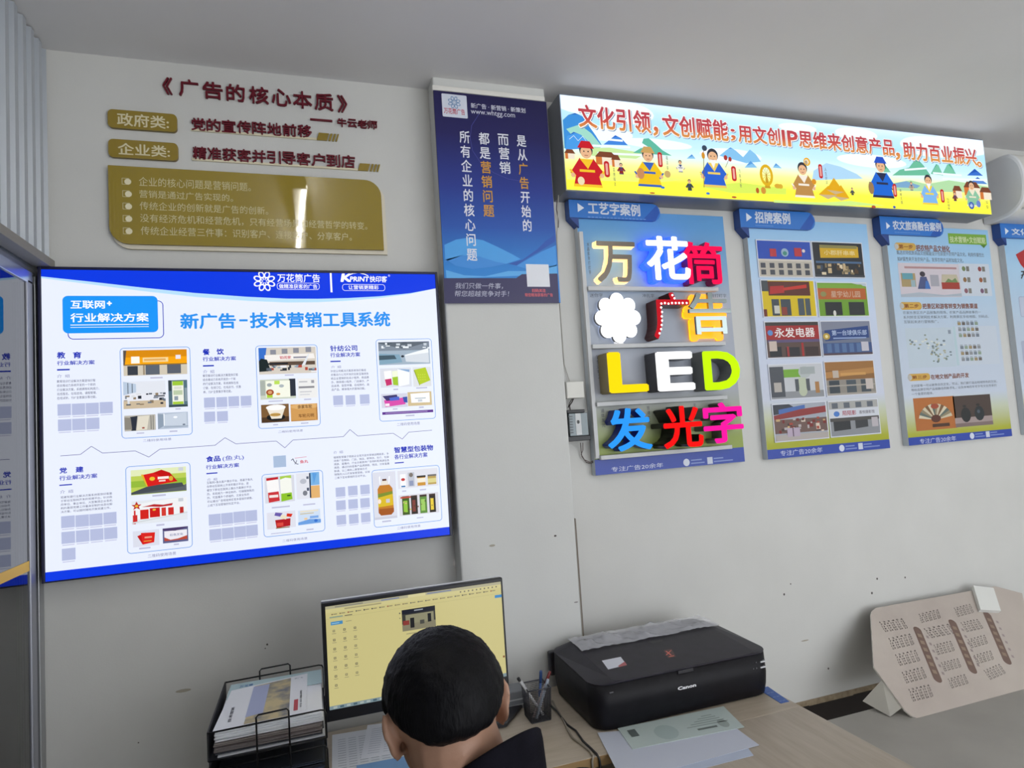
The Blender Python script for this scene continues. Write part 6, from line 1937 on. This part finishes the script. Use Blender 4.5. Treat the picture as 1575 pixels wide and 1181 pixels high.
leaf_quad(.06, .48, .13, .82, '#5e6868', 1)
for k in range(5):
    leaf_quad(.55 + .05 * k, .40 + .1 * k, .93 - .02 * k, .43 + .1 * k, '#8a9896', 1)
leaf_quad(.62, .22, .80, .30, '#66706e', 1)
m.mesh([(*qd(.36 + .1 * math.cos(a * math.pi / 9), .42 + .34 * math.sin(a * math.pi / 9)), ZT + .0043) for a in range(18)], [tuple(range(18))], mat('#a9bab9', 0.5))
m.mesh([(*qd(.87 + .045 * math.cos(a * math.pi / 9), .33 + .2 * math.sin(a * math.pi / 9)), ZT + .0043) for a in range(18)], [tuple(range(18))], mat('#9aa6a4', 0.5))
tag(m.build('leaflet'), 'pale green printed leaflet on top of the sheets in front of the printer', 'leaflet')
loose('name_strip', 'blue and white printed strip on the desk edge, right of the printer', 'paper strip', [W2(1201, 1082), W2(1214, 1079), W2(1181, 1056), W2(1166, 1060)], ZT, '#3c63b0', (3, 2, '#9fb4d8'))

# ---------------------------------------------------------------- leaning calendar board
bl_ = on_z(1410, 1103, .502)
CB0 = Vector((bl_.x, bl_.y, .502))
tp_ = Vector((2.24, -0.022, .80))
slope = Vector((0, tp_.y - CB0.y, tp_.z - CB0.z)).normalized()
nrm = Vector((1, 0, 0)).cross(slope).normalized()
if nrm.y > 0:
    nrm = -nrm
c19 = Crop(1330, 890, 5.367)


def on_board(x, y, lift=0.0):
    u, v = c19(x, y)
    d = ray(u, v)
    p = CAM + d * ((CB0 - CAM).dot(nrm) / d.dot(nrm))
    return p + nrm * lift


t = thing('calendar_board', 'cream cut-corner calendar board leaning on the wall, on the low side table', 'calendar', CB0)
cream = noise_mat('cream_card', '#b3a8a0', '#beb4ab', 3.0, 0.32, 0, lo=.35, hi=.65)
outl = [(50, 300), (58, 268), (92, 240), (640, 142), (1080, 62), (1300, 120), (1420, 640), (1400, 880), (1360, 918), (1315, 932), (470, 1144), (425, 1147), (380, 1128), (330, 1085), (75, 730)]
m = MB()
front = [on_board(x, y) for x, y in outl]
th = nrm * -.006
for tri in tessellate_polygon([front]):
    m.face([front[i] for i in tri], cream)
    m.face([front[i] + th for i in reversed(tri)], cream)
k = len(front)
for i in range(k):
    m.face([front[i], front[(i + 1) % k], front[(i + 1) % k] + th, front[i] + th], mat('#e4e0da', 0.5))
m.build('board', t)


class BoardPrint(MB):
    def para3(self, tl, tr, bl, f, g, lift=.0005):
        p0, p1, p2 = on_board(*tl, lift), on_board(*tr, lift), on_board(*bl, lift)
        return p0 + (p1 - p0) * f + (p2 - p0) * g


days = ['1 2 3 4 5 6', '7 8 9 10 11 12', '13 14 15 16 17', '18 19 20 21 22', '23 24 25 26 27', '28 29 30 31']
for tl, tr, bl in (((118, 355), (310, 325), (170, 445)), ((195, 490), (375, 450), (232, 590)), ((250, 625), (420, 585), (292, 725)), ((305, 770), (475, 725), (345, 870)), ((360, 910), (530, 870), (400, 1020)),
                   ((445, 290), (605, 250), (470, 370)), ((485, 410), (690, 370), (555, 495)), ((568, 545), (710, 510), (605, 635)), ((630, 690), (770, 655), (660, 770)), ((685, 825), (825, 785), (720, 910)),
                   ((735, 240), (870, 205), (770, 320)), ((790, 360), (930, 330), (845, 445)), ((850, 500), (990, 460), (880, 580)), ((900, 630), (1040, 590), (930, 710)), ((980, 755), (1110, 700), (1040, 840))):
    m = BoardPrint()
    for i, s in enumerate(days[:5]):
        vs, fs = glyphs(s, 0.02, 1)
        a0, a1, b0, b1 = min(v[0] for v in vs), max(v[0] for v in vs), min(v[1] for v in vs), max(v[1] for v in vs)
        m.mesh([m.para3(tl, tr, bl, (a - a0) / (a1 - a0), (i + .72 * (1 - (b_ - b0) / (b1 - b0))) / 5) for a, b_ in vs], fs, mat('#5c5555', 0.6))
    m.build('month_grid', t)

for (xa, ya), (xb, yb) in (((435, 425), (600, 825)), ((725, 365), (890, 752)), ((1012, 300), (1175, 678))):
    m = BoardPrint()
    ca, cb = on_board(xa, ya, .0006), on_board(xb, yb, .0006)
    ax_ = (cb - ca).normalized()
    sd = ax_.cross(nrm)
    r = .0165
    ring = [cb + (ax_ * math.sin(math.pi * q / 8) + sd * math.cos(math.pi * q / 8)) * r for q in range(9)] + [ca + (-ax_ * math.sin(math.pi * q / 8) - sd * math.cos(math.pi * q / 8)) * r for q in range(9)]
    m.face(ring, mat('#735d54', 0.5))
    L = (cb - ca).length
    for q in range(6):
        c0 = ca + ax_ * (L * (.08 + .15 * q)) + nrm * .0003
        m.face([c0 - sd * r * .5, c0 + sd * r * .5, c0 + sd * r * .5 + ax_ * .016, c0 - sd * r * .5 + ax_ * .016], mat('#8d7a68', 0.5))
        c1_ = c0 - sd * r * 2.0
        m.face([c1_ - sd * .005, c1_ + sd * .005, c1_ + sd * .005 + ax_ * .012, c1_ - sd * .005 + ax_ * .012], mat('#9d8f8e', 0.5))
    m.build('season_bar', t, 'brown slanting bar')

m = MB()
q0, q1, q2, q3 = on_board(150, 830, -.0065), on_board(310, 1060, -.0065), on_board(243, 1104, -.03), on_board(62, 925, -.075)
b_ = Vector((0.003, 0.003, 0))
m.face([q0, q1, q2, q3], mat('#b0ada4', 0.5))
m.face([q3 + b_, q2 + b_, q1 + b_, q0 + b_], mat('#b0ada4', 0.5))
qq = (q0, q1, q2, q3)
for i_, j_ in ((0, 1), (1, 2), (2, 3), (3, 0)):
    m.face([qq[i_], qq[j_], qq[j_] + b_, qq[i_] + b_], mat('#d6d2c8', 0.5))
m.build('support_flap', t, 'folded grey support flap')

t = thing('foam_block', 'small white block hooked on the top edge of the leaning calendar', 'block', on_board(985, 180))
m = MB()
fr4 = [on_board(x, y, .018) for x, y in ((938, 275), (1105, 285), (1045, 95), (880, 76))]
bk4 = [p - nrm * .0172 for p in fr4]
m.loft([bk4, fr4], mat('#dfe0dc', 0.5), True)
recalc(m.build('block', t))
# ================================================================== the seated man
def remeshed(mb, name, parent, material, voxel=0.004, smooth=4, label=None):
    me = bpy.data.meshes.new(name + '_raw')
    me.from_pydata(mb.v, [], mb.f)
    bm = bmesh.new()
    bm.from_mesh(me)
    bmesh.ops.remove_doubles(bm, verts=bm.verts, dist=1e-5)
    bmesh.ops.recalc_face_normals(bm, faces=bm.faces[:])
    bm.to_mesh(me)
    bm.free()
    o = bpy.data.objects.new(name + '_raw', me)
    COL.objects.link(o)
    md = o.modifiers.new('r', 'REMESH')
    md.mode = 'VOXEL'
    md.voxel_size = voxel
    sm = o.modifiers.new('s', 'SMOOTH')
    sm.factor = 0.5
    sm.iterations = smooth
    dg = bpy.context.evaluated_depsgraph_get()
    dg.update()
    res = bpy.data.meshes.new_from_object(o.evaluated_get(dg))
    bpy.data.objects.remove(o)
    bpy.data.meshes.remove(me)
    off = world_loc(parent)
    for v in res.vertices:
        v.co -= off
    for p in res.polygons:
        p.use_smooth = True
    res.materials.clear()
    res.materials.append(material)
    res.name = name
    ob = bpy.data.objects.new(name, res)
    COL.objects.link(ob)
    ob.parent = parent
    if label:
        ob['label'] = label
    return ob


dummy = mat('#808080')
HC = Vector((0.168, -1.275, 1.274))          # skull centre
HR = Matrix.Rotation(math.radians(-14), 3, 'X') @ Matrix.Rotation(math.radians(-6), 3, 'Y')


def hp(x, y, z):
    return HC + HR @ Vector((x, y, z))


def limb(mb, pts, rads, n=14):
    out, rr_ = [], []
    for i in range(len(pts) - 1):
        a, b = Vector(pts[i]), Vector(pts[i + 1])
        for k in range(5):
            f = k / 5
            out.append(a.lerp(b, f))
            rr_.append(rads[i] * (1 - f) + rads[i + 1] * f)
    out.append(Vector(pts[-1]))
    rr_.append(rads[-1])
    mb.tube(out, rr_, dummy, n)
    for p, r in ((out[0], rr_[0]), (out[-1], rr_[-1])):
        mb.ellipsoid(p, (r, r, r), dummy, None, 14, 8)
    for i in range(1, len(pts) - 1):
        mb.ellipsoid(pts[i], (rads[i],) * 3, dummy, None, 14, 8)


skin = noise_mat('skin', '#b08a74', '#9c745f', 14.0, 0.5, 0.1, 300.0, lo=.3, hi=.75)
man = thing('person', 'man with short black hair and dark jacket, seated facing the monitor', 'person', (0.21, -1.27, 0.45))
bd = MB()
# head
bd.ellipsoid(HC, (.0765, .095, .082), dummy, HR, 32, 20)
bd.ellipsoid(hp(0, .032, -.055), (.068, .068, .068), dummy, HR, 24, 16)
bd.ellipsoid(hp(0, .062, -.100), (.036, .032, .028), dummy, HR, 20, 12)
bd.ellipsoid(hp(0, .088, .000), (.050, .014, .016), dummy, HR, 16, 10)
for s in (-1, 1):
    bd.ellipsoid(hp(s * .040, .074, -.045), (.022, .020, .020), dummy, HR, 14, 10)
    # ears
    bd.ellipsoid(hp(s * .080, .004, -.030), (.0075, .0185, .031), dummy, HR @ Matrix.Rotation(math.radians(s * 16), 3, 'Z'), 18, 12)
    bd.ellipsoid(hp(s * .086, -.006, -.018), (.006, .012, .021), dummy, HR @ Matrix.Rotation(math.radians(s * 28), 3, 'Z'), 16, 10)
    bd.ellipsoid(hp(s * .077, .010, -.055), (.006, .009, .010), dummy, HR, 12, 8)
limb(bd, [hp(0, .096, -.012), hp(0, .114, -.044)], [.008, .012], 10)
for s in (-1, 1):
    bd.ellipsoid(hp(s * .011, .102, -.046), (.009, .009, .008), dummy, HR, 12, 8)
bd.ellipsoid(hp(0, .094, -.070), (.024, .010, .006), dummy, HR, 14, 8)
bd.ellipsoid(hp(0, .092, -.080), (.021, .010, .0065), dummy, HR, 14, 8)
# neck and trunk
limb(bd, [hp(-.002, -.016, -.050), (0.190, -1.290, 1.17), (0.212, -1.28, 1.09)], [.063, .064, .070], 18)
bd.ellipsoid((0.212, -1.255, 1.02), (.175, .095, .075), dummy, None, 24, 14)
bd.ellipsoid((0.212, -1.265, .90), (.150, .10, .16), dummy, None, 24, 14)
bd.ellipsoid((0.212, -1.28, .70), (.140, .105, .16), dummy, None, 24, 14)
bd.ellipsoid((0.212, -1.28, .57), (.165, .125, .105), dummy, None, 24, 14)
SH = {-1: Vector((0.035, -1.235, 1.03)), 1: Vector((0.389, -1.235, 1.03))}
EL = {-1: Vector((-.015, -.985, .865)), 1: Vector((.445, -.985, .865))}
WR = {-1: Vector((.085, -.735, .795)), 1: Vector((.355, -.735, .795))}
for s in (-1, 1):
    limb(bd, [SH[s], EL[s], WR[s]], [.052, .040, .027], 14)
    # hand: palm, four unequal bent fingers and a thumb off the side of the palm
    d = (WR[s] - EL[s]).normalized()
    d = Vector((d.x * .4, d.y, -.03)).normalized()
    side = Vector((s, 0, 0))
    pc_ = WR[s] + d * .055
    bd.ellipsoid(WR[s] + d * .05, (.038, .052, .0145), dummy, None, 18, 10)
    for k, (off, ln) in enumerate(((-.029, .068), (-.010, .077), (.010, .072), (.028, .056))):
        b0 = WR[s] + d * .088 + side * off
        k1 = b0 + d * ln * .45 + Vector((off * .12 * s, 0, .008))
        k2 = k1 + d * ln * .33 + Vector((0, 0, -.010))
        k3 = k2 + d * ln * .22 + Vector((0, 0, -.013))
        limb(bd, [b0 - d * .02, k1, k2, k3], [.0095, .0086, .0078, .0068], 8)
    tb = WR[s] + d * .028 - side * .030
    limb(bd, [tb, tb + d * .030 - side * .020 + Vector((0, 0, -.004)), tb + d * .055 - side * .026 + Vector((0, 0, -.010))], [.0125, .0105, .008], 8)
    # legs
    hip = Vector((0.212 + s * .09, -1.25, .555))
    kn = Vector((0.212 + s * .12, -.84, .545))
    an = Vector((0.212 + s * .12, -.80, .10))
    limb(bd, [hip, kn, an], [.080, .058, .040], 16)
    limb(bd, [an + Vector((0, 0, -.035)), an + Vector((0, .15, -.060))], [.042, .032], 12)
body = remeshed(bd, 'body', man, skin, 0.0042, 4)
# eyes and brows
m = MB()
for s in (-1, 1):
    m.ellipsoid(hp(s * .031, .0845, -.018), (.013, .008, .008), mat('#e8e4e0', 0.2), HR, 14, 10)
    m.ellipsoid(hp(s * .031, .0915, -.018), (.0052, .002, .0056), mat('#1e1512', 0.15), HR, 12, 8)
m.build('eyes', man)
m = MB()
for s in (-1, 1):
    m.tube([hp(s * .016, .1010, .001), hp(s * .032, .0985, .006), hp(s * .048, .0875, .002)], .0032, mat('#17151a', 0.7), 8)
m.build('eyebrows', man)

# hair: a cap over the skull whose edge sinks under the skin along the hairline
hair_m = noise_mat('black_hair', '#040407', '#09090e', 90.0, 0.5, 0.6, 320.0, (1.0, 1.0, 0.25), spec=0.14)
m = MB()
NU, NV = 120, 80
vs, fs = [], []
for j in range(NV + 1):
    th = math.pi * j / NV
    for i in range(NU):
        ph = 2 * math.pi * i / NU
        d = Vector((math.sin(th) * math.cos(ph), math.sin(th) * math.sin(ph), math.cos(th)))
        az = math.atan2(d.x, d.y)                 # 0 = face, pi = nape
        a = abs(az)
        lat = math.degrees(th)                    # 0 = crown
        if a < 0.75:
            lim = 52
        elif a < 1.15:
            lim = 52 + (a - .75) / .4 * 44        # temples to sideburns
        elif a < 1.45:
            lim = 100
        elif a < 1.95:
            lim = 100 - 13 * math.sin((a - 1.45) / .5 * math.pi)   # round the ear
        elif a < 2.6:
            lim = 100 + (a - 1.95) / .65 * 21
        else:
            lim = 121
        lim += 3.0 * noise.noise(d * 9)
        r = 1 / math.sqrt((d.x / .0765) ** 2 + (d.y / .095) ** 2 + (d.z / .082) ** 2)
        k = (lim - lat) / 16.0
        k = max(-1.0, min(1.0, k))
        tk = .0105 * (k if k < 0 else (1 - (1 - k) ** 2))
        if d.z > .2:
            tk += .002 * (d.z - .2)
        tk += .0016 * noise.noise(Vector((d.x * 30, d.y * 30, d.z * 9))) * max(0, k) + .0013 * noise.noise(d * 7) * max(0, k)
        vs.append(HC + HR @ (d * (r + tk)))
for j in range(NV):
    for i in range(NU):
        fs.append((j * NU + i, j * NU + (i + 1) % NU, (j + 1) * NU + (i + 1) % NU, (j + 1) * NU + i))
m.mesh(vs, fs, hair_m, True)
# nape: the cap follows the back of the neck for a short way
m.build('hair', man, 'short black hair')

# clothes
jk = MB()
jk.ellipsoid((0.212, -1.258, 1.025), (.195, .115, .085), dummy, None, 28, 16)
jk.ellipsoid((0.212, -1.265, .90), (.178, .125, .18), dummy, None, 28, 16)
jk.ellipsoid((0.212, -1.28, .70), (.172, .132, .15), dummy, None, 28, 16)
jk.ellipsoid((0.212, -1.28, .60), (.178, .14, .10), dummy, None, 28, 16)
limb(jk, [(0.212, -1.285, 1.05), (0.212, -1.29, 1.115)], [.10, .078], 20)
for s in (-1, 1):
    limb(jk, [SH[s], EL[s], WR[s] - (WR[s] - EL[s]).normalized() * .01], [.070, .058, .041], 16)
cloth = noise_mat('dark_jacket', '#0d0c14', '#15141d', 20.0, 0.85, 0.4, 500.0, spec=0.1)
remeshed(jk, 'jacket', man, cloth, 0.006, 5)
m = MB()
rings = []
N = 40
for (dz, r, dy) in ((-.045, .088, 0), (.0, .085, -.002), (.03, .0825, -.004), (.042, .0805, -.004), (.044, .0775, -.004), (.036, .0750, -.003), (-.03, .0740, 0)):
    ring = []
    for i in range(N):
        a = 2 * math.pi * i / N
        x, y = math.cos(a), math.sin(a)
        h = 1.135 + dz * (1 - .5 * max(0, y)) + .026 * x - .062 * y - .0 * max(0, y)
        ring.append((0.216 + x * r * 1.03, -1.292 + y * r * 1.06 + dy, h))
    rings.append(ring)
m.loft(rings, cloth, False, True)
m.build('collar', man)
tq = MB()
for s in (-1, 1):
    hip = Vector((0.212 + s * .09, -1.26, .555))
    kn = Vector((0.212 + s * .12, -.84, .545))
    an = Vector((0.212 + s * .12, -.805, .12))
    limb(tq, [hip, kn, an], [.098, .075, .058], 16)
tq.ellipsoid((0.212, -1.29, .575), (.19, .145, .115), dummy, None, 24, 14)
remeshed(tq, 'trousers', man, noise_mat('dark_trousers', '#1a1b22', '#23242c', 15.0, 0.8, 0.3, 400.0), 0.008, 5)
for s in (-1, 1):
    sh = MB()
    limb(sh, [(0.212 + s * .12, -.815, .055), (0.212 + s * .12, -.66, .042)], [.052, .042], 14)
    sh.box((0.212 + s * .12 - .045, -.865, .0), (0.212 + s * .12 + .045, -.62, .03), dummy)
    remeshed(sh, 'shoe', man, mat('#17171a', 0.4), 0.006, 5)

# office chair under him
t = thing('office_chair', 'black swivel chair carrying the seated man', 'chair', (0.212, -1.27, 0.0))
fab = mat('#1c1d21', 0.8)
m = MB()
m.box((-0.02, -1.50, .395), (.445, -1.03, .455), fab, .02)
m.build('seat', t)
m = MB()
m.box((.01, -1.515, .60), (.415, -1.465, .98), fab, .02)
m.build('backrest', t)
m = MB()
m.box((.19, -1.535, .42), (.235, -1.512, .75), mat('#2a2b2f', 0.4), .004)
m.build('back_bar', t)
m = MB()
m.tube([(.212, -1.27, .08), (.212, -1.27, .40)], .025, mat('#2f3034', 0.3, metal=0.6), 14)
m.build('post', t)
for k in range(5):
    a = math.radians(90 + 72 * k)
    m = MB()
    ex, ey = .212 + .27 * math.cos(a), -1.27 + .27 * math.sin(a)
    m.tube([(.212, -1.27, .095), (ex, ey, .065)], [.024, .016], mat('#2a2b2f', 0.4), 10)
    m.ellipsoid((ex, ey, .028), (.026, .026, .028), mat('#18181a', 0.4), None, 12, 8)
    m.build('leg', t)

bpy.data.objects.remove(_to)
